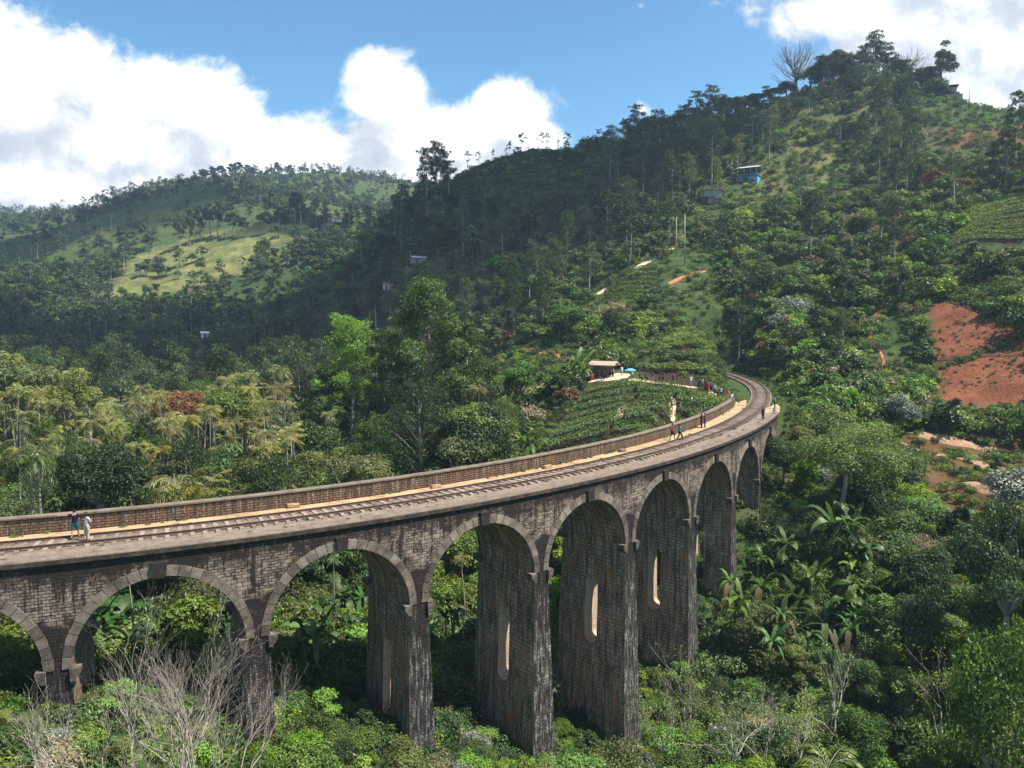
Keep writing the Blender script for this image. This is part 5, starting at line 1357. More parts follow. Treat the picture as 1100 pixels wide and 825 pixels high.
# poles
for (px, py, Y, H, lab) in ((172, 197, 706, 11, 'thin wooden pole on the left ridge, left one of the pair'), (187, 197, 704, 12, 'thin wooden pole on the left ridge, right one of the pair'), (1041, 118, 330, 9, 'thin leaning pole behind the hilltop house'), (735, 300, 215, 14, 'bare pale pole on the tea slope, right one of the pair'), (726, 292, 222, 11, 'bare pale pole on the tea slope, left one of the pair')):
    P = onY(px, py, Y); mb = MB(); lean = rng.normal(size=2) * 0.25 + (0.6 if px == 1041 else 0)
    mb.tube([P * 0 + [0, 0, -0.5], [lean[0] * 0.5, lean[1] * 0.5, H * 0.5], [lean[0], lean[1], H]], [0.17, 0.14, 0.10], 7); o = mb.build('utility_pole', BK['pale'], None, True, P)
    if Y > 600: mb2 = MB(); mb2.box((lean[0], lean[1], H - 0.9), (2.0, 0.12, 0.14)); mb2.build('crossarm', BK['grey'], o)
    tag(o, lab, 'pole', 'poles on the hills')
# ------------------------------------------------------------------ people: one skinned body per pose, clothes and hair as children
def cloth_mat():
    m, nt, out = mat('cloth'); oc = N(nt, 'ObjectInfo').outputs['Color']; tc = N(nt, 'TexCoord').outputs['Object']
    n1 = noise(nt, tc, 9, 4, 0.6); c = mixc(nt, 1.0, oc, ramp(nt, n1, [(0.3, (0.7,) * 3), (0.7, (1.1,) * 3)]).outputs[0], 'MULTIPLY'); bsdf(nt, out, c, 0.85, 0.1, bump(nt, n1, 0.02)); return m
m_cloth = cloth_mat()
def check_mat():
    m, nt, out = mat('checked_cotton'); tc = N(nt, 'TexCoord').outputs['Object']
    ck = N(nt, 'TexChecker'); L(nt, tc, ck.inputs[0]); ck.inputs['Scale'].default_value = 13; ck.inputs[1].default_value = (0.62, 0.58, 0.60, 1); ck.inputs[2].default_value = (0.10, 0.085, 0.13, 1)
    bsdf(nt, out, ck.outputs[0], 0.85, 0.1); return m
m_check = check_mat()
def print_mat():
    m, nt, out = mat('printed_trousers'); tc = N(nt, 'TexCoord').outputs['Object']; n1 = noise(nt, tc, 14, 2, 0.5)
    bsdf(nt, out, ramp(nt, n1, [(0.42, (0.30, 0.20, 0.16)), (0.5, (0.60, 0.50, 0.42)), (0.6, (0.48, 0.30, 0.27))]).outputs[0], 0.85, 0.1); return m
m_print = print_mat()
m_skin = plain('skin', (0.36, 0.20, 0.135), 0.55, 0.3, 0.08); m_skind = plain('skin_brown', (0.17, 0.085, 0.05), 0.55, 0.3, 0.08)
m_hair = plain('dark_hair', (0.014, 0.011, 0.009), 0.5, 0.4); m_shoe = plain('shoes', (0.10, 0.08, 0.07), 0.6)

def skeleton(pose):
    """joints (x right, y forward, z up) and radii; sides -1 left, +1 right"""
    J = {}; E = []
    def j(n, p, r, par=None): J[n] = (np.array(p, float), r); E.append((par, n)) if par else None
    sit = pose.startswith('sit'); hz = 0.50 if sit else 0.93
    j('pelvis', (0, 0, hz), (.150, .110)); j('waist', (0, 0, hz + .17), (.125, .095), 'pelvis'); j('chest', (0, 0.005, hz + .36), (.155, .108), 'waist')
    j('collar', (0, -.01, hz + .50), (.075, .065), 'chest'); j('neck', (0, 0, hz + .57), (.050, .052), 'collar'); j('jaw', (0, .022, hz + .64), (.066, .078), 'neck'); j('head', (0, .012, hz + .72), (.078, .095), 'jaw'); j('crown', (0, 0, hz + .79), (.055, .065), 'head')
    j('nose', (0, .125, hz + .675), (.014, .014), 'jaw')
    for s, n in ((-1, 'l'), (1, 'r')):
        j('sh' + n, (s * .175, -.005, hz + .465), (.062, .058), 'collar')
        el, wr, ha = (s * .235, -.03, hz + .20), (s * .245, .05, hz - .03), (s * .24, .08, hz - .13)
        if pose == 'point' and s < 0: el, wr, ha = (s * .46, .03, hz + .45), (s * .71, .05, hz + .46), (s * .83, .05, hz + .46)
        elif pose in ('point', 'hold') : el, wr, ha = (s * .23, .02, hz + .19), (s * .12, .24, hz + .22), (s * .07, .31, hz + .26)
        elif pose == 'walk': el, wr, ha = (s * .23, -s * .10 - .02, hz + .21), (s * .22, -s * .16 + .08, hz + .0), (s * .21, -s * .17 + .12, hz - .09)
        elif pose == 'photo': el, wr, ha = (s * .25, .12, hz + .26), (s * .11, .28, hz + .53), (s * .07, .31, hz + .60)
        elif sit: el, wr, ha = (s * .25, .02, hz + .21), (s * .18, .24, hz + .12), (s * .15, .32, hz + .10)
        j('el' + n, el, (.044, .042), 'sh' + n); j('wr' + n, wr, (.030, .026), 'el' + n); j('ha' + n, ha, (.036, .022), 'wr' + n)
        d = np.array(ha) - np.array(wr); d = d / np.linalg.norm(d)
        for q, (off, l) in enumerate(((-.027, .080), (-.009, .092), (.009, .088), (.027, .070))):
            side = np.cross(d, [0, 0, 1.0]); side = side / (np.linalg.norm(side) + 1e-6)
            b = np.array(ha) + d * .035 + side * off; j(f'f{q}{n}', b + d * l * .9 + np.array([0, 0, -.012]), (.0085, .0085), 'ha' + n)
        j('th' + n, np.array(ha) + np.array([-s * .045, .03, .01]), (.010, .010), 'wr' + n)
        kn, an, to = (s * .10, .02, .49), (s * .10, -.03, .085), (s * .125, .13, .035)
        if pose == 'walk': kn, an, to = (s * .095, .10 + s * .12, .50), (s * .095, s * .26 - .03, .10 + (.05 if s < 0 else 0)), (s * .11, s * .26 + .13, .045)
        elif pose in ('point', 'stride'): kn, an, to = (s * .13, s * .05 + .04, .49), (s * .17, s * .12, .085), (s * .21, s * .12 + .15, .035)
        elif pose == 'sitwall': kn, an, to = (s * .11, .44, hz + .0), (s * .11, .46, hz - .40), (s * .12, .60, hz - .44)
        elif pose == 'sitlow': kn, an, to = (s * .14, .42, hz - .02), (s * .13, .40, .09), (s * .15, .55, .04)
        j('hip' + n, (s * .095, 0, hz - .05), (.098, .100), 'pelvis'); j('kn' + n, kn, (.060, .064), 'hip' + n); j('an' + n, an, (.042, .046), 'kn' + n); j('to' + n, to, (.042, .030), 'an' + n)
    return J, E
BODY = {}
def body_mesh(pose):
    if pose in BODY: return BODY[pose]
    J, E = skeleton(pose); names = list(J); ix = {n: i for i, n in enumerate(names)}
    me = bpy.data.meshes.new('person_body'); me.from_pydata([tuple(J[n][0]) for n in names], [(ix[a], ix[b]) for a, b in E], []); me.update()
    o = bpy.data.objects.new('person_tmp', me); COL.objects.link(o)
    md = o.modifiers.new('skin', 'SKIN'); md.use_smooth_shade = True
    sv = me.skin_vertices[0].data
    for n in names: sv[ix[n]].radius = J[n][1]; sv[ix[n]].use_root = (n == 'pelvis')
    s2 = o.modifiers.new('sub', 'SUBSURF'); s2.levels = 2; s2.render_levels = 2
    dg = bpy.context.evaluated_depsgraph_get(); dg.update(); ev = o.evaluated_get(dg)
    res = bpy.data.meshes.new_from_object(ev); bpy.data.objects.remove(o)
    nv = len(res.vertices); co = np.empty(nv * 3); res.vertices.foreach_get('co', co); co = co.reshape(-1, 3); no = np.empty(nv * 3); res.vertices.foreach_get('normal', no); no = no.reshape(-1, 3)
    # nearest bone of every vertex
    best = np.full(nv, 1e9); bone = np.zeros(nv, int); par = np.zeros(nv); 
    for k, (a, b) in enumerate(E):
        A, B = J[a][0], J[b][0]; t = np.clip(((co - A) @ (B - A)) / ((B - A) @ (B - A) + 1e-9), 0, 1); ds = np.linalg.norm(co - A - t[:, None] * (B - A), axis=1) / (J[b][1][0] * .5 + J[a][1][0] * .5)
        m = ds < best; best[m] = ds[m]; bone[m] = k; par[m] = t[m]
    faces = [tuple(p.vertices) for p in res.polygons]
    BODY[pose] = (res, co, no, bone, par, E, faces); return BODY[pose]
CLOTHES = {}
def garment(pose, kind):
    if (pose, kind) in CLOTHES: return CLOTHES[(pose, kind)]
    res, co, no, bone, par, E, faces = body_mesh(pose)
    sel = np.zeros(len(co), bool); grow_ = 0.018
    for k, (a, b) in enumerate(E):
        m = bone == k; nm = b.rstrip('lr') if b not in ('collar',) else b
        core = b in ('waist', 'chest', 'collar')
        if kind in ('shirt', 'vest'):
            if core: sel |= m & ~((b == 'collar') & (par > 0.86))
            if b in ('shl', 'shr'): sel |= m
            if b in ('ell', 'elr'): sel |= m & (par < (0.62 if kind == 'shirt' else 0.1))
            if b in ('hipl', 'hipr'): sel |= m & (co[:, 2] > J_hz(pose) - 0.02)
        if kind in ('trousers', 'shorts'):
            if b in ('hipl', 'hipr'): sel |= m
            if b in ('waist',): sel |= m & (par < 0.25)
            if b in ('knl', 'knr'): sel |= m & (par < (2 if kind == 'trousers' else 0.85))
            if b in ('anl', 'anr') and kind == 'trousers': sel |= m & (par < 0.93)
        if kind == 'shoes' and b in ('tol', 'tor'): sel |= m
        if kind == 'hair' and b in ('head', 'crown'): sel |= m & ((co[:, 1] < 0.055) | (co[:, 2] > J_hz(pose) + .765))
    if kind == 'trousers': grow_ = 0.014
    if kind == 'hair': grow_ = 0.014
    keep = [f for f in faces if all(sel[i] for i in f)]
    used = sorted({i for f in keep for i in f}); rm = {i: q for q, i in enumerate(used)}
    V = co[used] + no[used] * grow_
    me = make_mesh(kind, V, [tuple(rm[i] for i in f) for f in keep], [m_cloth], smooth=True); CLOTHES[(pose, kind)] = me; return me
def J_hz(pose): return 0.50 if pose.startswith('sit') else 0.93
def skirt_mesh(pose):
    if ('skirt', pose) in CLOTHES: return CLOTHES[('skirt', pose)]
    V = []; n = 20
    for r, z in ((.135, 1.06), (.175, .92), (.20, .74), (.24, .5), (.28, .30)): V += [(r * (1 + .06 * math.sin(5 * a)) * math.cos(a), r * .8 * (1 + .06 * math.cos(4 * a)) * math.sin(a) + .01, z) for a in np.arange(n) * 2 * math.pi / n]
    Fs = [(i * n + k, i * n + (k + 1) % n, (i + 1) * n + (k + 1) % n, (i + 1) * n + k) for i in range(4) for k in range(n)]
    CLOTHES[('skirt', pose)] = make_mesh('skirt', np.array(V), [f[::-1] for f in Fs], [m_cloth], smooth=True); return CLOTHES[('skirt', pose)]
def hat_mesh():
    if 'hat' in CLOTHES: return CLOTHES['hat']
    V = []; n = 18
    for r, z in ((.17, .735), (.10, .755), (.095, .82), (.06, .85), (.005, .855)): V += [(r * math.cos(a), r * 1.1 * math.sin(a) + .005, z + .93) for a in np.arange(n) * 2 * math.pi / n]
    CLOTHES['hat'] = make_mesh('hat', np.array(V), [(i * n + k, i * n + (k + 1) % n, (i + 1) * n + (k + 1) % n, (i + 1) * n + k) for i in range(4) for k in range(n)], [m_cloth], smooth=True); return CLOTHES['hat']
def bag_mesh():
    if 'bag' in CLOTHES: return CLOTHES['bag']
    bm = bmesh.new(); bmesh.ops.create_cube(bm, size=1); bmesh.ops.scale(bm, vec=(.30, .17, .42), verts=bm.verts); bmesh.ops.translate(bm, vec=(0, -.20, 1.26), verts=bm.verts); bmesh.ops.bevel(bm, geom=bm.edges[:], offset=.05, segments=2, affect='EDGES')
    me = bpy.data.meshes.new('backpack'); bm.to_mesh(me); bm.free(); me.materials.append(m_cloth); CLOTHES['bag'] = me; return me
def person(P, rz, pose, top, bottom, label, H=1.70, skin=0, kind='trousers', hat=None, bag=None, group=None, topm=None, botm=None, upper='shirt'):
    res = body_mesh(pose)[0]
    key = ('sk', pose, skin)
    if key not in CLOTHES: me = res.copy(); me.name = 'person'; me.materials.clear(); me.materials.append((m_skin, m_skind)[skin]); CLOTHES[key] = me
    o = link('person', CLOTHES[key], None, tuple(P)); o.rotation_euler = (0, 0, rz); s = H / 1.74; o.scale = (s, s, s); tag(o, label, 'person', group)
    def wear(me, nm, col, m=None):
        if m: me = me.copy(); me.materials.clear(); me.materials.append(m)
        c = link(nm, me, o); c.color = (*col, 1); return c
    wear(garment(pose, upper), 'shirt', top, topm)
    if kind == 'skirt': wear(skirt_mesh(pose), 'skirt', bottom, botm)
    else: wear(garment(pose, kind), kind, bottom, botm)
    wear(garment(pose, 'shoes'), 'shoe', (0.06, 0.05, 0.05))
    wear(garment(pose, 'hair'), 'hair', (0.015, 0.012, 0.010))
    if hat: wear(hat_mesh(), 'hat', hat)
    if bag: wear(bag_mesh(), 'backpack', bag)
    return o
def deckpoint(px, py, z=-0.1):
    d = ray(px, py); t = 60.0
    for _ in range(60):
        P = d * t; S_, W_ = near_line([P[0]], [P[1]]); t += ((zdeck(S_[0]) + z) / d[2] - t) * 0.7
    P = d * t; return np.array([P[0], P[1], float(zdeck(S_[0]) + z)])
navy, teal, white, redc, black, grey = (0.012, 0.016, 0.035), (0.02, 0.16, 0.18), (0.75, 0.74, 0.72), (0.42, 0.03, 0.035), (0.014, 0.013, 0.014), (0.2, 0.2, 0.21)
jean, beige, pink = (0.05, 0.08, 0.15), (0.42, 0.33, 0.24), (0.65, 0.22, 0.20)
person(deckpoint(81, 579, -0.02), rad(15), 'point', navy, (0.015, 0.13, 0.15), 'person in a navy shirt and teal shorts pointing left on the track', 1.80, 0, 'shorts')
person(deckpoint(93.5, 581, -0.02), rad(-10), 'hold', white, beige, 'person in a checked shirt and dark hat standing close on the track', 1.68, 0, 'trousers', hat=(0.05, 0.03, 0.025), topm=m_check, botm=m_print)
person(deckpoint(722, 472.5), rad(-70), 'walk', redc, black, 'person in a red shirt walking by the parapet', 1.72, 1, 'shorts', bag=grey)
person(deckpoint(730, 473.5), rad(-70), 'walk', (0.02, 0.26, 0.30), black, 'person in a teal shirt walking beside a red shirted one', 1.78, 1)
person(deckpoint(753.5, 459.5), rad(100), 'stand', black, navy, 'person in black standing against the parapet, left of the two', 1.70, 1)
person(deckpoint(757, 459), rad(-120), 'hold', (0.05, 0.05, 0.06), jean, 'person in dark clothes with white sleeve by the parapet, right of the two', 1.72, 1, bag=white)
person(deckpoint(819.5, 451), rad(20), 'stand', black, (0.05, 0.05, 0.06), 'person in black standing alone by the outer coping', 1.60, 1)
person(onbridge(91.2, 1.0, -0.12), rad(60), 'stand', grey, navy, 'person standing behind the one sitting at the coping end', 1.70, 1)
p_ = onbridge(84.4, 0.4, 0.0); person(p_ - np.array([0, 0, 0.44]), heading(84) + rad(-90), 'sitwall', white, (0.15, 0.13, 0.2), 'person in white sitting on the outer end of the coping', 1.70, 1)
p_ = onbridge(91.6, 6.68, 1.0); person(p_ - np.array([0, 0, 0.42]), heading(91) + rad(180), 'sitwall', white, jean, 'person in a white shirt sitting on the end of the inner parapet', 1.70, 1)
p_ = onbridge(90.4, 6.68, 1.0); person(p_ - np.array([0, 0, 0.42]), heading(90) + rad(180), 'sitwall', (0.55, 0.55, 0.62), grey, 'person in pale grey sitting on the parapet beside a white shirted one', 1.66, 1)
WALK = [(668, 405, 133, 'stand', white, (0.3, 0.3, 0.3), 'person in white on the bank just right of the kiosk'), (679, 418, 128, 'walk', (0.35, 0.37, 0.42), jean, 'person in light grey walking just below the kiosk clearing'), (687, 417, 127.5, 'sitlow', black, black, 'person in black crouching beside the footpath'),
        (693, 418, 127, 'sitlow', (0.12, 0.06, 0.05), black, 'person in dark brown sitting beside the footpath'), (701, 419.5, 125.5, 'stand', jean, grey, 'person in blue grey standing alone on the footpath'), (708.5, 422, 123.5, 'walk', black, (0.08, 0.03, 0.03), 'person in black walking on the footpath, left of a pair'),
        (712, 422, 123.5, 'walk', (0.03, 0.03, 0.05), black, 'person in near black on the footpath, right of a pair'), (723, 423.5, 122.5, 'walk', redc, black, 'person in a red top midway along the footpath'), (726.5, 423, 122, 'stand', black, navy, 'person in black beside the red topped walker midway along the footpath'),
        (742, 424, 120.5, 'stand', white, grey, 'person in white with grey trousers on the footpath'), (750.5, 427, 118.6, 'stand', black, black, 'person all in black at the left of the footpath crowd'), (754, 427, 118.3, 'walk', (0.5, 0.55, 0.6), jean, 'person in pale blue in the footpath crowd'),
        (757.5, 427, 118.0, 'stand', navy, black, 'person in navy in the middle of the footpath crowd'), (760.5, 428.5, 117.6, 'stand', (0.5, 0.025, 0.03), (0.35, 0.02, 0.02), 'person dressed all in bright red in the footpath crowd'), (763.5, 427, 117.8, 'stand', (0.06, 0.1, 0.2), black, 'person in dark blue right of the one in bright red'),
        (767.5, 427, 117.4, 'walk', (0.28, 0.36, 0.45), black, 'person in blue grey at the right of the footpath crowd'), (771, 429, 116.6, 'sitlow', black, navy, 'person in black sitting on the bank by the path end'), (774.5, 425.5, 117.0, 'walk', (0.4, 0.42, 0.5), navy, 'person in pale lilac climbing the sandy bank'),
        (776.5, 421, 118.4, 'photo', black, black, 'person in black taking a picture at the top of the sandy bank'), (782, 426, 115.8, 'stand', pink, pink, 'person in a long salmon dress by the path end'),
        (721, 447, 107.6, 'stand', (0.55, 0.42, 0.35), black, 'person in beige standing in the right hand gap of the tea rows'), (704, 453.5, 104.6, 'stand', (0.3, 0.32, 0.36), black, 'person in grey walking down between the tea rows'), (743, 441.5, 107.8, 'stand', white, grey, 'person in white among the tea rows, left of a pair'), (747.5, 442, 107.4, 'stand', (0.4, 0.25, 0.2), jean, 'person in tan among the tea rows, right of a pair'),
        (636, 413, 133.0, 'sitlow', (0.5, 0.03, 0.04), redc, 'person in red sitting at the left of the kiosk'), (643.5, 413, 132.0, 'sitlow', black, grey, 'person in black sitting in front of the kiosk'), (648.5, 414, 131.6, 'stand', (0.02, 0.02, 0.03), navy, 'person in dark clothes standing at the kiosk counter'), (655, 411.5, 133.0, 'stand', (0.1, 0.11, 0.13), black, 'person in charcoal right of the kiosk, left of a pair'), (658.5, 412, 132.6, 'stand', (0.25, 0.26, 0.3), navy, 'person in mid grey right of the kiosk, right of a pair')]
for k, (px, py, Y, pose, top, bot, lab) in enumerate(WALK):
    P = onY(px, py, Y); P[2] += 0.12; skirt = 'dress' in lab
    person(P, rng.random() * 6.28, pose, top, bot, lab, 1.58 + 0.2 * rng.random(), int(rng.random() < 0.7), 'skirt' if skirt else 'trousers', group=None)
P = hit(942, 353, 80, 300); person(P + [0, 0, 0.15], 2.0, 'walk', white, black, 'person in white climbing the red footpath on the right slope', 1.7, 1)
P = hit(948, 329, 80, 300); person(P + [0, 0, 0.15], 2.4, 'walk', (0.35, 0.28, 0.22), (0.25, 0.18, 0.14), 'person in brown high on the red footpath', 1.7, 1)
# pale blue parasol by the footpath
P = onY(677, 410, 129.5); mb = MB(); mb.tube([(0, 0, 0), (0, 0, 1.0), (0, 0, 1.75)], 0.02, 6); o = mb.build('pole', m_wood, None); V = [(0, 0, 1.9)]
for r, z in ((.5, 1.78), (1.0, 1.52)): V += [(r * math.cos(a), r * math.sin(a), z) for a in np.arange(16) * math.pi / 8]
Fs = [(0, 1 + k, 1 + (k + 1) % 16) for k in range(16)] + [(1 + k, 17 + k, 17 + (k + 1) % 16, 1 + (k + 1) % 16) for k in range(16)]
um = tag(empty('parasol', tuple(P)), 'pale blue parasol standing beside the footpath near the kiosk', 'parasol'); o.parent = um; link('canopy', make_mesh('canopy', np.array(V), Fs, [m_bluet]), um)
# ------------------------------------------------------------------ plants as objects, each with its own description
LMK = [(88, 563, 'the two pointing walkers'), (165, 640, 'the full arch behind the bare tree'), (370, 640, 'the second full arch'), (520, 620, 'the third full arch'), (632, 600, 'the fourth full arch'),
       (715, 590, 'the fifth full arch'), (771, 560, 'the sixth full arch'), (810, 500, 'the narrow last arches'), (800, 408, 'the far end of the track'), (650, 402, 'the thatched kiosk'),
       (726, 465, 'the red and teal walkers'), (660, 450, 'the tea garden'), (730, 378, 'the small tea terrace'), (1055, 385, 'the red ploughed field'), (1040, 490, 'the dirt terraces'), (940, 365, 'the red footpath'),
       (1070, 235, 'the sunny tea rows'), (1015, 105, 'the hilltop house'), (805, 192, 'the blue house'), (765, 215, 'the grey hut'), (855, 75, 'the domed leafless tree'), (1010, 65, 'the tall twin crown by the hilltop house'),
       (450, 283, 'the lone tin roof'), (222, 345, 'the white shed'), (180, 430, 'the red leaved tree'), (238, 425, 'the lime green crown'), (450, 380, 'the tall columnar tree'), (370, 360, 'the pale topped tree'),
       (470, 190, 'the lone ridge eucalypt clump'), (560, 185, 'the tea ridge'), (700, 290, 'the upper tea slope'), (575, 300, 'the dark boulder'), (230, 280, 'the sunlit meadow'), (215, 195, 'the rounded left summit'),
       (400, 190, 'the far blue ridge'), (100, 505, 'the dark round tree'), (25, 520, 'the shaggy palm'), (160, 720, 'the big leafless tree'), (890, 765, 'the leafless stems'), (865, 630, 'the banana grove'),
       (1085, 560, 'the dark edge tree'), (900, 500, 'the wide olive tree'), (965, 440, 'the silver leaved bush'), (850, 345, 'the silver leaved shrubs'), (615, 400, 'the big banana clump'), (505, 400, 'the roadside shack'), (20, 620, 'the partly seen arch'), (40, 790, 'the lower left corner'), (540, 815, 'the foot of the tallest pier'), (1000, 800, 'the lower right corner'), (700, 130, 'the wooded crest'), (600, 230, 'the shaded hollow'), (330, 310, 'the dark wood'), (60, 300, 'the hazy valley wood'), (900, 200, 'the open hillside'), (960, 250, 'the upper right scrub'), (870, 400, 'the scrub bank'), (500, 340, 'the olive scrub slope'), (60, 400, 'the grey crowned trees')]
_LM = np.array([(a, b) for a, b, _ in LMK], float)
USED = {}
def rel(dx, dy, dist):
    if dist < 14: return 'beside'
    f = '' if dist < 60 else 'well '
    if abs(dx) > 2.2 * abs(dy): return f + ('left of' if dx < 0 else 'right of')
    if abs(dy) > 2.2 * abs(dx): return f + ('above' if dy < 0 else 'below')
    return f + ('above left of' if dx < 0 and dy < 0 else 'above right of' if dy < 0 else 'below left of' if dx < 0 else 'below right of')
def describe(look, P, H):
    px, py, d = proj(np.array([P[0], P[1], P[2] + H * 0.6]))
    D = np.hypot(_LM[:, 0] - px, _LM[:, 1] - py); o = np.argsort(D)
    l1, l2 = LMK[o[0]][2], LMK[o[1]][2]
    r1 = rel(px - _LM[o[0], 0], py - _LM[o[0], 1], D[o[0]])
    tries = [f'{look} {r1} {l1}', f'{look} between {l1} and {l2}', f'slightly larger {look} {r1} {l1}', f'slightly smaller {look} {r1} {l1}', f'crowded {look} {r1} {l1}', f'half hidden {look} {r1} {l1}']
    for t in tries[:2]:
        if len(t.split()) <= 16 and t not in USED: USED[t] = 1; return t
    return (f'{look} {r1} {l1}', px)
PENDING = {}
def finish_label(o, look, P, H):
    r = describe(look, P, H)
    if isinstance(r, str): o['label'] = r
    else: PENDING.setdefault(r[0], []).append((r[1], o))
ORD = ['second', 'third', 'fourth', 'fifth', 'sixth', 'seventh', 'eighth', 'ninth', 'tenth', 'eleventh', 'twelfth', 'thirteenth', 'fourteenth', 'fifteenth', 'sixteenth', 'seventeenth', 'eighteenth', 'nineteenth', 'twentieth']
def settle_labels():
    for base, lst in PENDING.items():
        lst.sort(key=lambda q: q[0])
        for k, (_, o) in enumerate(lst):
            o['label'] = ' '.join((f'{ORD[min(k, len(ORD) - 1)]} {base} from the left').split()[:16]) if False else f'{ORD[min(k, len(ORD) - 1)]} {base}, counted left to right'
            if len(o['label'].split()) > 16: o['label'] = f'{ORD[min(k, len(ORD) - 1)]} {base}'

LOOK = dict(
    broad=['round mid green tree', 'round dark green tree', 'low bright green tree', 'loose olive green tree', 'tall domed green tree', 'flat topped bright tree'],
    broadm=['bushy mid green tree', 'bushy dark green tree', 'bushy bright green tree', 'bushy olive green tree', 'tall dark green tree'],
    broadf=['small dark tree', 'small green tree', 'small olive tree', 'squat dark tree'],
    euca=['slender grey green eucalypt', 'slender fresh green eucalypt', 'slender olive eucalypt', 'leafy dark eucalypt'],
    eucam=['pale trunked grey green eucalypt', 'pale trunked dark eucalypt', 'pale trunked olive eucalypt', 'full crowned grey eucalypt', 'high crowned bare poled eucalypt'],
    eucaf=['tiny dark eucalypt', 'tiny grey green eucalypt', 'thin sparse eucalypt', 'thin clumped eucalypt'],
    shrub=['bright green bush', 'mid green bush', 'lime green bush', 'olive bush', 'dark bush', 'dense green bush', 'dry straw coloured bush', 'tall slim bright bush', 'pale greyish bush', 'tall slim dark bush'],
    shrubm=['sunny green bush', 'leafy green bush', 'dark leafy bush', 'olive scrub bush', 'yellow green bush', 'dry straw coloured bush', 'tall slim green bush', 'reddish brown bush', 'tall slim dark bush', 'wide low lime bush'],
    palm=['yellowish areca palm', 'tall yellowish areca palm', 'short areca palm', 'deep green areca palm'],
    banana=['banana plant with arching leaves', 'tall banana plant', 'small banana plant', 'spreading banana plant'])
NAMES = dict(broad=('broadleaf_tree', 'tree', 'broadleaf trees'), euca=('eucalyptus_tree', 'tree', 'eucalyptus trees'), shrub=('shrub', 'shrub', 'green shrubs'), palm=('areca_palm', 'palm', 'areca palms'), banana=('banana_plant', 'banana plant', 'banana plants'))
def plant(name, D, P, sc, rz, cat, group, look, label=None, sz=None):
    parts = [(q, D[q]) for q in ('trunk', 'limbs', 'crown') if q in D]
    if len(parts) == 1:
        o = link(name, parts[0][1], None, tuple(P)); o.rotation_euler = (0, 0, rz); o.scale = (sc, sc, sz or sc)
    else:
        o = empty(name, tuple(P), rz, sc)
        if sz: o.scale = (sc, sc, sz)
        for q, me in parts: link(me.name.split('.')[0], me, o)
    tag(o, label, cat, group)
    if label is None: finish_label(o, look, P, D['H'] * sc)
    return o

def lod(kind, Y):
    if kind == 'broad': return 'broad' if Y < 150 else 'broadm' if Y < 270 else 'broadf'
    if kind == 'euca': return 'euca' if Y < 150 else 'eucam' if Y < 300 else 'eucaf'
    if kind == 'shrub': return 'shrub' if Y < 105 else 'shrubm'
    return kind
CAP = dict(broad=290, euca=290, shrub=290, palm=280, banana=120)
rest = {}
tops = ground(np.linspace(-40, 60, 5), np.linspace(100, 300, 5))
def visible(P, H):
    """is the plant's top in the frame and above the ground in between?"""
    px, py, d = proj(np.array([P[0], P[1], P[2] + H]))
    if not (-15 < px < 1115 and -40 < py < 850): return False
    t = np.linspace(0.12, 0.97, 28)[:, None]; Q = np.array([P[0], P[1], P[2] + H]) * t
    if np.any(Q[:, 2] < ground(Q[:, 0], Q[:, 1]) + 0.0): return False
    # behind the deck and spandrels
    S, W = near_line(Q[:, 0], Q[:, 1])
    return True
for kind, lst in items.items():
    vis = np.array([visible(p, H * sc) for (p, v, sc, H) in lst])
    size = np.array([H * sc / max(p[1], 20) for (p, v, sc, H) in lst]) * np.where(vis, 1, 0.001)
    order = np.argsort(-size)
    for rank, i in enumerate(order):
        p, v, sc, H = lst[i]; k = lod(kind, p[1]); var = v % len(PR[k])
        if rank < CAP[kind] and size[i] > 1e-4 * 50 and vis[i]:
            nm, cat, grp_ = NAMES[kind]
            plant(nm, PR[k][var], p, sc, rng.random() * 6.283, cat, grp_, LOOK[k][var], sz=sc * rng.uniform(0.92, 1.1))
        else:
            if kind == 'palm' or kind == 'banana': k = kind
            rest.setdefault(k, []).append((p, var, sc))
for k, pts in rest.items():
    nm = dict(broad='woodland_canopy', broadm='woodland_canopy', broadf='distant_woodland', euca='eucalypt_woodland', eucam='eucalypt_woodland', eucaf='distant_woodland', shrub='scrub_thicket', shrubm='scrub_thicket', palm='palm_thicket', banana='banana_thicket')[k]
    scatter_object(nm, PR[k], pts, k)
scatter_object('hillside_scrub', PR['shrubm'], far_scrub, 'scrub')
scatter_object('undergrowth', PR['weed'], weeds, 'weed')
print('plants placed', {k: len(v) for k, v in items.items()}, {k: len(v) for k, v in rest.items()}, len(weeds))
# ------------------------------------------------------------------ the plants that stand out in the photograph
def hero(name, D, px, pytop, Y, cat, label, H=None, sc=None, rz=None, width=None):
    p = at(px, pytop, Y); z = float(gmesh(p[0], p[1])); h = p[2] - z
    s = sc or h / D['H']
    return plant(name, D, (p[0], p[1], p[2] - D['H'] * s if sc else z), s if width is None else width, rng.random() * 6.28 if rz is None else rz, cat, None, '', label, sz=s)
hero('broadleaf_tree', proto_broadleaf(201, 20, 5.4, 11.0, 26, 9000, 0.36, 'rust', flat=0.9, br=(0.24, 0.36)), 180, 413, 122, 'tree', 'wide crowned tree with rusty red leaves', width=0.95)
hero('broadleaf_tree', proto_broadleaf(202, 18, 4.6, 10.0, 26, 9000, 0.34, 'lime', 'grey', flat=0.85), 237, 408, 112, 'tree', 'lime green layered tree right of the rusty red one', width=0.95)
hero('broadleaf_tree', proto_broadleaf(203, 20, 4.6, 11.0, 34, 12000, 0.30, 'dark', 'grey'), 103, 466, 71, 'tree', 'dense dark round tree just behind the pointing walkers', width=0.92)
hero('broadleaf_tree', proto_broadleaf(204, 16, 4.5, 7.0, 22, 7000, 0.32, 'olive', 'grey', br=(0.2, 0.32)), 25, 372, 112, 'tree', 'tall grey green tree at the left edge of the valley', width=1.1)
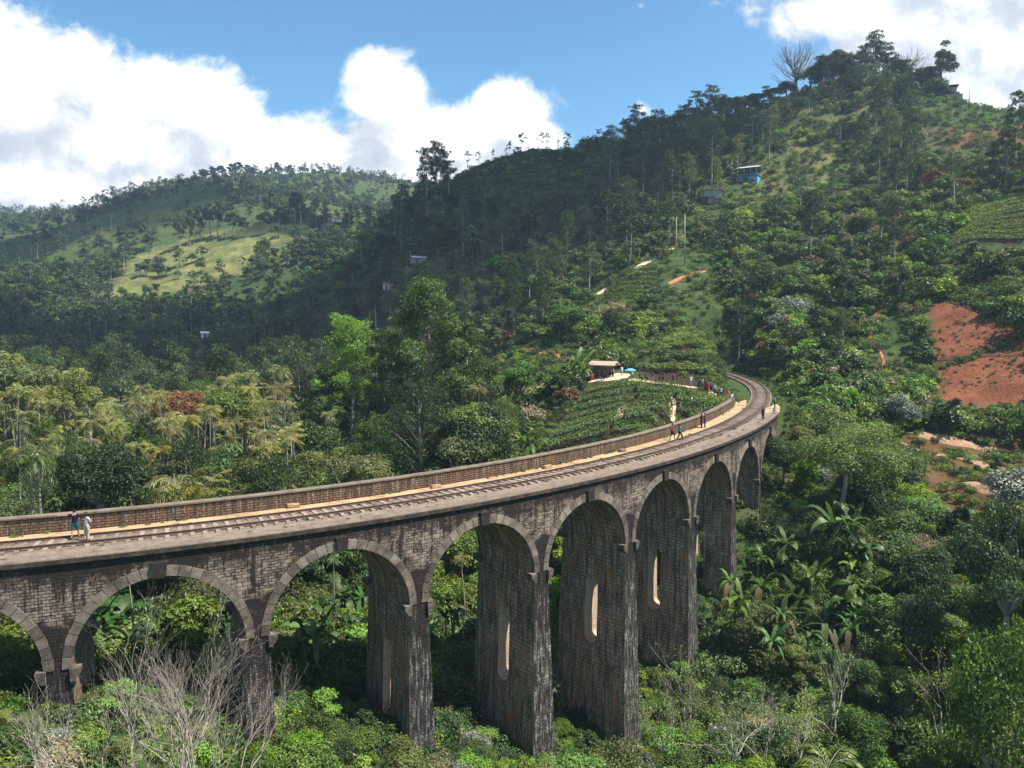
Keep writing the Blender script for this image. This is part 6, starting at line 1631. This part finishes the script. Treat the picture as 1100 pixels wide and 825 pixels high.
hero('broadleaf_tree', proto_broadleaf(205, 16, 4.5, 7.0, 22, 6500, 0.32, 'olive', 'grey', br=(0.2, 0.32)), 70, 384, 105, 'tree', 'greyish open crowned tree second from the left edge', width=1.0)
hero('columnar_tree', proto_euca(206, 33, 30, 15000, 0.55, 'bright', 'red', Rc=5.2, low=0.36, rb=(0.040, 0.062), droop=0.3), 452, 300, 112, 'tree', 'very tall bright green tree with a reddish bare trunk', width=1.0)
hero('columnar_tree', proto_euca(207, 28, 24, 9000, 0.5, 'mid', 'grey', Rc=4.0, low=0.36, rb=(0.042, 0.062), droop=0.3), 492, 345, 116, 'tree', 'tall mid green tree right of the reddish trunked one', width=1.0)
hero('columnar_tree', proto_euca(208, 29, 22, 8500, 0.5, 'bright', 'grey', Rc=3.4, low=0.5, rb=(0.04, 0.062), droop=0.3), 371, 339, 122, 'tree', 'pale topped tall tree standing over the valley palms', width=1.0)
hero('columnar_tree', proto_euca(209, 27, 22, 8500, 0.5, 'mid', 'grey', Rc=3.6, low=0.4, rb=(0.04, 0.06), droop=0.3), 418, 352, 118, 'tree', 'tall dull green tree left of the reddish trunked one', width=1.0)
hero('broadleaf_tree', proto_broadleaf(210, 20, 4.2, 9, 24, 8000, 0.32, 'olive', 'grey'), 392, 470, 84, 'tree', 'dull olive round tree behind the second full arch', width=1.0)
hero('broadleaf_tree', proto_broadleaf(211, 18, 4.6, 8, 24, 8000, 0.32, 'olive', 'grey'), 262, 486, 84, 'tree', 'greyish bushy tree right of the yellow palms', width=1.0)
hero('fishtail_palm', proto_palm(212, 19.5, 20, 3.1, 'palmd', 18, 1.0, 0.2, (0.8, 1.8)), 27, 478, 63, 'palm', 'shaggy dark palm behind the parapet near the left edge')
hero('fishtail_palm', proto_palm(213, 20, 14, 2.8, 'palmd', 16, 0.9, 0.18, (0.6, 1.4)), 40, 470, 68, 'palm', 'second shaggy palm right of the one at the left edge')
hero('date_palm', PR['bigpalm'][1], 190, 505, 66, 'palm', 'low feathery yellow palm above the parapet, left of two', sc=1.15)
hero('date_palm', PR['bigpalm'][1], 215, 512, 66, 'palm', 'low feathery yellow palm above the parapet, right of two', sc=1.0)
# leafless trees
S4 = [((0, 0, -0.5), (-0.45, 0.1, 1)), ((0.15, 0, -0.5), (0.30, 0.2, 1)), ((0.05, 0.1, -0.5), (0.05, -0.1, 1)), ((-0.1, 0, -0.5), (-0.9, 0.0, 0.8)), ((0.1, 0, -0.5), (0.8, 0.1, 0.85))]
bare = proto_bare(221, S4[:4] + [((0.2, 0.2, -0.5), (0.5, -0.4, 0.9))], 2.2, 0.088, 7, 'bone', spread=0.40, upb=0.20, ratio=0.78, kids=(2, 3), wig=0.12, sides=3)
P = at(168, 640, 33.0); zb_ = g1(P[0], P[1]); plant('leafless_tree', bare, (P[0], P[1], zb_), (P[2] - zb_) / bare['H'], 0.3, 'tree', None, '', 'big leafless grey tree spreading in front of the full left arch')
b2 = proto_bare(222, S4[:3], 1.9, 0.06, 4, 'bone', spread=0.5, upb=0.25, ratio=0.76, sides=4, leaf='lime', nleaf=500, ls=0.16)
b3 = proto_bare(223, S4[1:4], 1.9, 0.055, 4, 'bone', spread=0.5, upb=0.3, ratio=0.76, sides=4)
b4 = proto_bare(224, S4, 1.7, 0.05, 4, 'bone', spread=0.6, upb=0.15, ratio=0.78, sides=4, leaf='lime', nleaf=1300, ls=0.15)
for (D, px, py, Y, s, lab) in ((b3, 900, 690, 50, 1.0, 'leafless pale stems standing over the lower right scrub'), (b2, 738, 688, 54, 1.0, 'thin pale tree with few lime leaves at the foot of a pier'), (b4, 790, 735, 48, 1.0, 'sprawling pale branches with lime leaves, lower right of the piers'),
                               (b4, 712, 742, 47, 0.8, 'small pale twiggy bush close below the tall piers'), (b2, 1015, 690, 52, 1.0, 'thin pale tree with sparse leaves near the right edge'), (b4, 860, 752, 44, 0.75, 'low pale twiggy bush at the bottom edge'), (b3, 822, 742, 46, 0.7, 'small leafless sapling left of the pale stems')):
    p = at(px, py, Y); plant('leafless_tree', D, (p[0], p[1], p[2] - D['H'] * s), s, rng.random() * 6.28, 'tree', None, '', lab)
# edge and bank trees
hero('broadleaf_tree', proto_broadleaf(231, 12, 6.4, 3.0, 34, 14000, 0.26, 'olive', 'grey', br=(0.2, 0.32)), 905, 448, 88, 'tree', 'wide olive tree with fine leaves right of the viaduct end', width=1.05)
hero('broadleaf_tree', proto_broadleaf(232, 13, 4.6, 2.5, 30, 12000, 0.26, 'dark', 'grey', br=(0.2, 0.32)), 1090, 512, 60, 'tree', 'tall dark glossy tree at the right edge', width=1.0)
hero('broadleaf_tree', proto_broadleaf(233, 10, 4.4, 2.0, 28, 11000, 0.24, 'mid', 'grey'), 1075, 648, 46, 'tree', 'broad green tree at the right edge below the dark glossy one', width=0.9)
sil = proto_shrub(234, 2.4, 2.8, 16, 3600, 0.26, 'pale', 0.6)
for (px, py, Y, s, lab) in ((965, 424, 112, 1.0, 'silver leaved bush below the red footpath'), (978, 436, 108, 0.75, 'small silver leaved bush beside the larger one'), (850, 338, 172, 1.5, 'silver leaved shrub on the slope right of the tracks'), (838, 352, 168, 1.2, 'smaller silver leaved shrub left on the same slope'), (866, 350, 170, 1.1, 'smaller silver leaved shrub right on the same slope'), (1092, 505, 76, 1.3, 'silver leaved bush at the right edge under the terraces')):
    p = at(px, py, Y); plant('shrub', sil, (p[0], p[1], max(p[2] - 2.6 * s, float(gmesh(p[0], p[1])) - 0.2)), s, rng.random() * 6.28, 'shrub', None, '', lab)
hero('date_palm', PR['bigpalm'][0], 884, 796, 40, 'palm', 'dark palm fronds cut by the bottom edge', sc=0.85)
# skyline of the right hill
dome = proto_bare(241, [((0, 0, -1), (0.05, 0, 1))], 9.0, 0.75, 1, 'grey', spread=0.5)
def dome_tree():
    R = np.random.default_rng(242); out = [(np.array([(0, 0, -1), (0.1, 0, 4), (0, 0.2, 9), (0, 0, 12)], float), np.array([0.9, 0.7, 0.6, 0.5]))]; tips = []
    for k in range(40):
        a = k * 2.4; el = R.uniform(0.15, 1.35); d = np.array([math.cos(a) * math.cos(el), math.sin(a) * math.cos(el), math.sin(el)])
        grow(R, np.array([0, 0, R.uniform(6, 12)]), d, 6.2, 0.22, 3, out, tips, 0.38, 0.12, 0.62, (2, 3), 0.08)
    return dict(trunk=tubes_mesh('trunk', out[:1], BK['grey'], 7), limbs=tubes_mesh('branches', out[1:], BK['grey'], 3), H=24.0)
DT = dome_tree()
hero('leafless_tree', DT, 856, 47, 352, 'tree', 'leafless dome shaped tree on the skyline', width=1.0)
hero('leafless_tree', DT, 975, 52, 350, 'tree', 'leafless tree on the skyline left of the hilltop house', width=0.85)
TK = proto_broadleaf(243, 24, 6.2, 5, 26, 5000, 0.8, 'dark', top=0.7); TK2 = proto_broadleaf(244, 26, 6.6, 6, 24, 5000, 0.8, 'dark', br=(0.2, 0.34))
hero('broadleaf_tree', TK, 897, 50, 345, 'tree', 'dense dark tree on the skyline right of the leafless dome', width=1.0)
hero('broadleaf_tree', TK2, 1012, 42, 334, 'tree', 'tall dark twin crowned tree beside the hilltop house', width=0.85)
hero('broadleaf_tree', TK, 1000, 66, 336, 'tree', 'dark tree filling the gap beside the twin crowned one', width=0.7)
EK = proto_euca(245, 26, 26, 3600, 0.9, 'dark', 'grey', low=0.3, rb=(0.04, 0.07)); EK2 = proto_euca(246, 26, 18, 2200, 0.85, 'dark', 'pale', low=0.45, rb=(0.035, 0.06))
for (D, px, py, Y, w_, lab) in ((EK, 941, 36, 340, 1.0, 'tallest eucalypt on the hill skyline'), (EK2, 928, 52, 340, 0.9, 'eucalypt with scattered clumps left of the tallest one'), (EK, 955, 62, 338, 0.9, 'eucalypt right of the tallest skyline one'), (EK2, 763, 92, 372, 1.0, 'high open eucalypt on the crest above the wooded slope'), (EK2, 748, 98, 374, 0.9, 'open eucalypt left of the high crest one'), (EK2, 736, 112, 376, 0.9, 'shorter open eucalypt on the wooded crest'),
                                (EK2, 1096, 97, 240, 0.8, 'tall eucalypt cut by the right edge near the skyline'), (EK2, 685, 112, 378, 0.9, 'open eucalypt against the small cloud'), (EK, 672, 128, 380, 0.8, 'leafy eucalypt below the small cloud'), (EK, 705, 132, 376, 0.8, 'leafy eucalypt on the crest left of the open ones'),
                                (EK2, 458, 158, 342, 0.9, 'lone ridge eucalypt, left of the tall cluster'), (EK2, 467, 152, 344, 1.0, 'lone ridge eucalypt, tallest of the cluster'), (EK2, 474, 160, 340, 0.9, 'lone ridge eucalypt, right of the tallest in the cluster'), (EK2, 482, 172, 342, 0.8, 'lone ridge eucalypt, rightmost of the cluster'),
                                (EK, 676, 222, 225, 0.8, 'round crowned tree on a long bare trunk over the tea slope'), (EK2, 718, 215, 232, 0.8, 'slim pale trunked tree above the tea slope'), (EK, 650, 205, 250, 0.9, 'tall dark tree on the wooded slope left of the tea'), (EK, 745, 150, 290, 1.0, 'tall dark tree over the grey hut'), (EK2, 902, 130, 300, 1.0, 'pale poled tree on the open hillside'), (EK2, 945, 155, 250, 1.0, 'tall pale poled tree right of the open hillside'),
                                (EK, 1082, 140, 215, 0.8, 'slender tree above the sunny tea rows'), (EK2, 640, 150, 392, 0.8, 'small skyline tree at the right end of the tea ridge'), (EK2, 608, 152, 394, 0.7, 'thin tree on the tea ridge, second from its right end'), (EK2, 590, 163, 394, 0.9, 'leaning low tree on the tea ridge'), (EK2, 571, 160, 396, 0.7, 'slim tree near the middle of the tea ridge'), (EK2, 556, 158, 396, 0.7, 'slim tree left of the middle of the tea ridge'), (EK2, 514, 178, 380, 0.7, 'pale thin tree at the left end of the tea ridge')):
    hero('eucalyptus_tree', D, px, py, Y, 'tree', lab, width=w_ * (0.9 if Y < 300 else 1.0) * (0.75 if 500 < px < 640 else 1))
FX = proto_broadleaf(247, 14, 4.8, 3, 22, 3600, 0.6, 'rust', br=(0.22, 0.36)); DX = PR['broadm'][1]
hero('broadleaf_tree', FX, 1003, 178, 235, 'tree', 'dark tree tinged orange above the sunny tea rows', width=0.8); hero('broadleaf_tree', FX, 1036, 190, 228, 'tree', 'orange tinged tree right of the dark one above the tea', width=0.65)
hero('broadleaf_tree', PR['broad'][0], 612, 326, 186, 'tree', 'round mid slope tree standing alone over the scrub', width=1.25)
hero('broadleaf_tree', PR['broad'][1], 668, 357, 168, 'tree', 'bluish bushy tree left of the small tea terrace', width=0.85)
CN = proto_euca(248, 16, 34, 5000, 0.5, 'dark', 'grey', Rc=2.2, low=0.12, rb=(0.06, 0.09))
hero('conifer', CN, 553, 280, 205, 'tree', 'dark pointed conifer left of the boulder', width=0.95); hero('conifer', CN, 585, 288, 200, 'tree', 'dark pointed conifer right of the boulder', width=0.85)
BB = proto_banana(251, 3.4, 14, 2.9); BD = proto_banana(252, 3.2, 9, 2.7)
for (D, px, py, Y, s, lab) in ((BB, 612, 386, 133, 0.95, 'largest banana plant left of the kiosk'), (BB, 603, 396, 131, 0.85, 'pale banana plant left of the largest one'), (BB, 624, 392, 134, 0.95, 'banana plant between the largest one and the kiosk'), (BD, 595, 404, 130, 0.9, 'ragged banana plant at the corner of the tea garden'), (BD, 672, 372, 158, 0.7, 'small banana plant at the foot of the tea terrace'), (BD, 566, 462, 100, 1.0, 'ragged banana plant drooping behind the parapet'), (BD, 556, 478, 96, 0.8, 'drooping banana plant left of the tea garden')):
    p = at(px, py, Y); z = float(gmesh(p[0], p[1])); plant('banana_plant', D, (p[0], p[1], max(z, p[2] - D['H'] * s)), s, rng.random() * 6.28, 'banana plant', None, '', lab)
for k, (px, py, Y, s) in enumerate([(598, 388, 134, .9), (608, 392, 132, .9), (618, 384, 136, 1.0), (628, 398, 132, .8), (590, 398, 130, .8), (604, 402, 129, .8)]):
    p = at(px, py, Y); z = float(gmesh(p[0], p[1])); plant('banana_plant', BB, (p[0], p[1], max(z, p[2] - BB['H'] * s)), s, rng.random() * 6.28, 'banana plant', 'banana plants', 'pale green banana plant')
for (D, px, py, Y, lab) in ((EK, 886, 60, 342, 'leafy eucalypt overlapping the dense skyline tree'), (EK, 914, 58, 340, 'leafy eucalypt just right of the dense skyline tree'), (EK2, 948, 46, 338, 'open eucalypt touching the tallest skyline one'), (EK, 967, 66, 336, 'leafy eucalypt before the second leafless skyline tree'), (EK, 990, 74, 337, 'leafy eucalypt left of the twin crowned tree'), (EK, 925, 72, 330, 'lower leafy eucalypt under the tallest skyline one'), (EK, 905, 84, 328, 'lower leafy eucalypt under the dense skyline tree')):
    hero('eucalyptus_tree', D, px, py, Y, 'tree', lab, width=1.15)
for k, (px, py, Y, w_) in enumerate([(872, 68, 348, .8), (884, 60, 346, .8), (908, 62, 344, .9), (918, 70, 342, .8), (965, 72, 338, .8), (985, 78, 336, .8), (845, 84, 352, .6), (828, 92, 354, .7), (1042, 116, 336, .5), (1030, 104, 338, .5), (990, 92, 338, .6), (815, 98, 356, .7), (800, 100, 360, .7), (785, 102, 364, .7)]):
    hero('broadleaf_tree', (TK, TK2)[k % 2], px, py, Y, 'tree', ['dark skyline tree touching the leafless dome', 'dark skyline tree between the dome and the dense one', 'dark skyline tree right of the dense one', 'low dark skyline tree left of the tallest eucalypt', 'dark skyline tree right of the tallest eucalypt', 'low dark tree under the second leafless tree', 'low bush like tree under the leafless dome', 'dark tree on the crest left of the leafless dome', 'small dark tree right of the hilltop house', 'small dark tree at the wall of the hilltop house', 'small dark tree left of the hilltop house', 'second dark tree left of the leafless dome', 'third dark tree left of the leafless dome', 'fourth dark tree left of the leafless dome'][k], width=w_ * 1.25)
# the banana grove on the right bank and lush plants behind the left arches
for k, (px, py, Y, s) in enumerate([(783, 605, 76, 1.0), (795, 630, 72, 0.9), (815, 585, 80, 1.0), (850, 575, 82, 1.1), (872, 598, 76, 1.2), (905, 618, 72, 1.25), (932, 612, 73, 1.1), (955, 598, 78, 1.0), (840, 640, 70, 1.05), (828, 668, 66, 1.0), (912, 655, 66, 0.9), (955, 655, 68, 0.9), (868, 662, 66, 0.9), (1005, 648, 66, 0.9),
                                    (345, 665, 62, 1.4), (330, 690, 58, 1.1), (372, 655, 66, 1.3), (412, 640, 68, 1.2), (487, 640, 66, 1.1), (350, 728, 56, 1.2), (320, 640, 66, 1.2)]):
    p = at(px, py, Y); z = float(gmesh(p[0], p[1])); D = (PR['banana'] + [BB])[k % 5]; s = s * (0.6 if k % 5 == 4 else 0.85)
    s *= 0.72 if px < 600 else 1; plant('banana_plant', D, (p[0], p[1], max(z - 0.2, p[2] - D['H'] * s)), s, rng.random() * 6.28, 'banana plant', 'banana plants', LOOK['banana'][k % 4])
# dark stand on the left hill, trees of the left summit
DS = proto_broadleaf(253, 24, 5.6, 6, 22, 2600, 1.0, 'dark', 'grey', top=0.6, br=(0.2, 0.34))
for k, (px, py, Y) in enumerate([(192, 222, 540), (203, 215, 545), (214, 212, 550), (224, 208, 550), (233, 203, 548), (240, 212, 545), (250, 222, 540), (262, 228, 535), (316, 198, 560), (322, 205, 556), (300, 216, 540), (285, 222, 535)]):
    hero('broadleaf_tree', DS, px, py, Y, 'tree', f'{(["first", "second", "third", "fourth", "fifth", "sixth", "seventh", "eighth", "ninth", "tenth", "eleventh", "last"])[k if k < 8 else [11, 10, 9, 8][k - 8] if k < 11 else 8]} tall dark tree of the stand on the left hill' if k < 8 else ['twin dark tree top on the left hill, left one', 'twin dark tree top on the left hill, right one', 'lower dark tree between the stand and the twin tops', 'dark tree just right of the left hill stand'][k - 8], width=0.9)
for k, (px, py, Y, w_) in enumerate([(218, 178, 1000, 1.2), (228, 176, 1000, 1.2), (238, 174, 1005, 1.2), (248, 172, 1010, 1.2), (256, 170, 1010, 1.1), (265, 174, 1010, 1.1), (298, 171, 1030, 0.8), (312, 174, 1030, 1.0)]):
    hero('broadleaf_tree', DS, px, py, Y, 'tree', ['leftmost', 'second', 'third', 'fourth', 'fifth', 'last', 'upright poplar like', 'round'][k] + (' dark tree of the clump on the far left summit' if k < 6 else ' dark tree right of the far summit clump'), width=w_)
# ------------------------------------------------------------------ air and the clouds that shade the far slopes
zlo, zhi = float(GZ.min()) - 1.0, float(GZ.max()) + 32.0
mb = MB(); mb.box(((gx[0] + gx[-1]) / 2, (gy[0] + gy[-1]) / 2, (zlo + zhi) / 2), (gx[-1] - gx[0] + 40, gy[-1] - gy[0] + 40, zhi - zlo))
mh, nt, out = mat('haze'); pv = N(nt, 'VolumePrincipled'); pv.inputs['Color'].default_value = (0.62, 0.80, 1.0, 1); pv.inputs['Density'].default_value = HAZE if 'HAZE' in globals() else 0.00015
pv.inputs['Anisotropy'].default_value = 0.15
L(nt, pv.outputs[0], out.inputs['Volume'])
tag(mb.build('haze', mh), kind='stuff')

mc, nt, out = mat('cloud'); ca = N(nt, 'Attribute', attribute_name='wisp').outputs['Fac']; geo = N(nt, 'NewGeometry')
n1 = noise(nt, geo.outputs['Position'], 0.022, 5, 0.6)
al = sstep(nt, mth(nt, 'ADD', ca, mth(nt, 'MULTIPLY', mth(nt, 'SUBTRACT', n1, 0.5), 1.1)), 0.12, 0.62)
d = N(nt, 'BsdfDiffuse'); d.inputs[0].default_value = (0.9, 0.9, 0.9, 1); tl = N(nt, 'BsdfTranslucent'); tl.inputs[0].default_value = (0.9, 0.9, 0.9, 1)
m1 = N(nt, 'MixShader'); m1.inputs[0].default_value = 0.5; L(nt, d.outputs[0], m1.inputs[1]); L(nt, tl.outputs[0], m1.inputs[2])
tp = N(nt, 'BsdfTransparent'); m2 = N(nt, 'MixShader'); L(nt, mth(nt, 'MULTIPLY', al, 0.72), m2.inputs[0]); L(nt, tp.outputs[0], m2.inputs[1]); L(nt, m1.outputs[0], m2.inputs[2]); L(nt, m2.outputs[0], out.inputs[0])
CZ = max(zhi + 110, 470.0)
for (x, y, z, rx, ry) in ((-90, 330, 0, 170, 95), (15, 332, 40, 80, 52), (-330, 640, 90, 120, 80), (-330, 330, 0, 140, 130), (-60, 560, 80, 130, 60), (-450, 1000, 180, 200, 130)):
    k = CZ - z; c = np.array([x + to_sun_xy[0] * k, y + to_sun_xy[1] * k, CZ])
    bm = bmesh.new(); bmesh.ops.create_icosphere(bm, subdivisions=5, radius=1.0); V = np.array([v.co for v in bm.verts])
    r2 = np.hypot(V[:, 0], V[:, 1]); lump = 1 + 0.55 * fbm(V[:, 0] * 2.3 + x, V[:, 1] * 2.3 + V[:, 2] * 1.1 + y, 4)
    VV = V * lump[:, None] * np.array([rx, ry, 34]); VV[:, 2] = np.where(VV[:, 2] < 0, VV[:, 2] * 0.35, VV[:, 2])
    Fs = np.array([[v.index for v in f.verts] for f in bm.faces]); bm.free()
    o = link('cloud', make_mesh('cloud', VV, Fs, [mc], attrs={'wisp': ('POINT', np.clip(1.0 - r2 ** 3.0, 0, 1))}, smooth=True), None, c); tag(o, kind='stuff')
settle_labels()
# ------------------------------------------------------------------ sky, sun, air
to_sun = Vector((math.cos(SUN_EL) * math.sin(SUN_AZ), math.cos(SUN_EL) * math.cos(SUN_AZ), math.sin(SUN_EL)))
sd = bpy.data.lights.new('sun', 'SUN'); so = bpy.data.objects.new('sun', sd); COL.objects.link(so)
sd.energy = 5.0; sd.angle = rad(0.53); sd.color = (1.0, 0.955, 0.88)
so.rotation_euler = to_sun.to_track_quat('Z', 'Y').to_euler(); so.location = (0, 0, 300)

w = bpy.data.worlds.new('World'); SC.world = w; w.use_nodes = True
nt = w.node_tree; nt.nodes.clear()
wo = nt.nodes.new('ShaderNodeOutputWorld'); bg = nt.nodes.new('ShaderNodeBackground')
sky = nt.nodes.new('ShaderNodeTexSky'); sky.sky_type = 'NISHITA'; sky.sun_disc = False
sky.sun_elevation = SUN_EL; sky.sun_rotation = SUN_AZ; sky.altitude = 900; sky.air_density = 1.0; sky.dust_density = 0.4; sky.ozone_density = 2.0

# clouds live in directions of the sky: u = x / y, v = z / y for the half in front, spread over the whole dome by |y|
def grp_density():
    g = bpy.data.node_groups.new('cloud_density', 'ShaderNodeTree')
    g.interface.new_socket('U', in_out='INPUT', socket_type='NodeSocketFloat')
    g.interface.new_socket('V', in_out='INPUT', socket_type='NodeSocketFloat')
    g.interface.new_socket('Density', in_out='OUTPUT', socket_type='NodeSocketFloat')
    gi = g.nodes.new('NodeGroupInput'); go = g.nodes.new('NodeGroupOutput')
    U, V = gi.outputs[0], gi.outputs[1]
    cv = g.nodes.new('ShaderNodeCombineXYZ'); L(g, U, cv.inputs[0]); L(g, V, cv.inputs[1])
    wp = N(g, 'TexNoise'); wp.inputs['Scale'].default_value = 7.0; wp.inputs['Detail'].default_value = 4; L(g, cv.outputs[0], wp.inputs['Vector'])
    wm = N(g, 'VectorMath', operation='MULTIPLY_ADD'); L(g, wp.outputs[1], wm.inputs[0]); wm.inputs[1].default_value = (0.07, 0.07, 0); L(g, cv.outputs[0], wm.inputs[2]); cv = wm
    n1 = noise(g, cv.outputs[0], 10.0, 9, 0.62)
    n2 = noise(g, vmul(g, cv.outputs[0], (1, 1, 1)), 30.0, 8, 0.68)
    best = None
    for (px, py, ax, ay, off) in CLOUDS:
        d = ray(px, py); u0, v0 = d[0] / d[1], d[2] / d[1]
        a = mth(g, 'MULTIPLY', mth(g, 'SUBTRACT', U, u0), F / ax); b = mth(g, 'MULTIPLY', mth(g, 'SUBTRACT', V, v0), F / ay)
        h = mth(g, 'SUBTRACT', 1.0 + off, mth(g, 'SQRT', mth(g, 'ADD', mth(g, 'MULTIPLY', a, a), mth(g, 'MULTIPLY', b, b))))
        best = h if best is None else mth(g, 'SMOOTH_MAX', best, h, 0.25)
    dd = mth(g, 'ADD', best, mth(g, 'MULTIPLY', mth(g, 'SUBTRACT', n1, 0.5), 1.5))
    dd = mth(g, 'ADD', dd, mth(g, 'MULTIPLY', mth(g, 'SUBTRACT', n2, 0.5), 0.62))
    L(g, dd, go.inputs[0]); return g
CLOUDS = [(10, 110, 150, 90, 0), (75, 80, 66, 58, 0), (-60, 60, 140, 70, 0), (175, 105, 60, 44, 0), (215, 118, 78, 60, 0), (130, 165, 190, 70, 0), (320, 165, 120, 50, 0), (420, 105, 54, 50, 0), (405, 80, 34, 34, -.1), (480, 150, 100, 48, 0),
          (550, 122, 58, 44, 0), (575, 150, 44, 34, -.1), (60, 200, 280, 50, .1), (330, 200, 240, 38, .05), (480, 190, 130, 34, -.1), (925, 18, 110, 40, -.05), (1000, 40, 150, 66, .0), (1080, 60, 180, 100, .1), (1120, -30, 300, 80, .05), (1060, 115, 120, 60, 0), (692, 118, 46, 34, -.72), (690, 6, 60, 30, -.92), (770, 4, 80, 30, -.92),
          (-500, 100, 330, 90, 0), (1650, 60, 330, 110, 0), (500, -420, 200, 60, 0), (1300, -500, 260, 90, 0), (-300, -500, 240, 80, 0)]
tc = nt.nodes.new('ShaderNodeTexCoord'); sx = nt.nodes.new('ShaderNodeSeparateXYZ'); L(nt, tc.outputs['Generated'], sx.inputs[0])
yy = mth(nt, 'MAXIMUM', mth(nt, 'ABSOLUTE', sx.outputs[1]), 0.12)
U = mth(nt, 'DIVIDE', sx.outputs[0], yy); V = mth(nt, 'DIVIDE', sx.outputs[2], yy)
G = grp_density()
def dens(du, dv):
    n = nt.nodes.new('ShaderNodeGroup'); n.node_tree = G
    L(nt, mth(nt, 'ADD', U, du), n.inputs[0]); L(nt, mth(nt, 'ADD', V, dv), n.inputs[1]); return n.outputs[0]
d0 = dens(0, 0); d1 = dens(0.012, 0.035); d2 = dens(0.03, 0.09)
mask = sstep(nt, d0, 0.0, 0.42)
shade = mth(nt, 'ADD', mth(nt, 'MULTIPLY', mth(nt, 'SUBTRACT', d0, d1), 0.85), mth(nt, 'MULTIPLY', mth(nt, 'SUBTRACT', d0, d2), 0.60))
ccol = ramp(nt, mth(nt, 'ADD', shade, 0.45), [(0.0, (0.58, 0.63, 0.70)), (0.28, (0.68, 0.73, 0.79)), (0.55, (0.93, 0.95, 0.98)), (0.8, (1.25, 1.25, 1.24))])
CLOUD_GAIN = 6.6
cc = mixc(nt, 1.0, ccol.outputs[0], (CLOUD_GAIN,) * 3, 'MULTIPLY')
hz = sstep(nt, V, -0.05, 0.30)
mk = mth(nt, 'MULTIPLY', mask, sstep(nt, V, 0.0, 0.10))
skyc = mixc(nt, 1.0, sky.outputs[0], (0.66, 1.03, 1.10), 'MULTIPLY')
fin = mixc(nt, mk, skyc, cc)
L(nt, fin, bg.inputs[0]); bg.inputs[1].default_value = 0.082
L(nt, bg.outputs[0], wo.inputs[0])

SC.view_settings.view_transform = 'Standard'; SC.view_settings.look = 'None'
SC.view_settings.exposure = 1.1; SC.view_settings.gamma = 1.0; SC.view_settings.use_curve_mapping = False
cy = SC.cycles
cy.max_bounces = 6; cy.diffuse_bounces = 3; cy.glossy_bounces = 1; cy.transmission_bounces = 3; cy.transparent_max_bounces = 6; cy.volume_bounces = 0
cy.caustics_reflective = False; cy.caustics_refractive = False
cy.sample_clamp_indirect = 4.0
cy.use_denoising = True; cy.denoiser = 'OPENIMAGEDENOISE'; cy.denoising_input_passes = 'RGB_ALBEDO_NORMAL'; cy.denoising_prefilter = 'ACCURATE'
SC.render.film_transparent = False
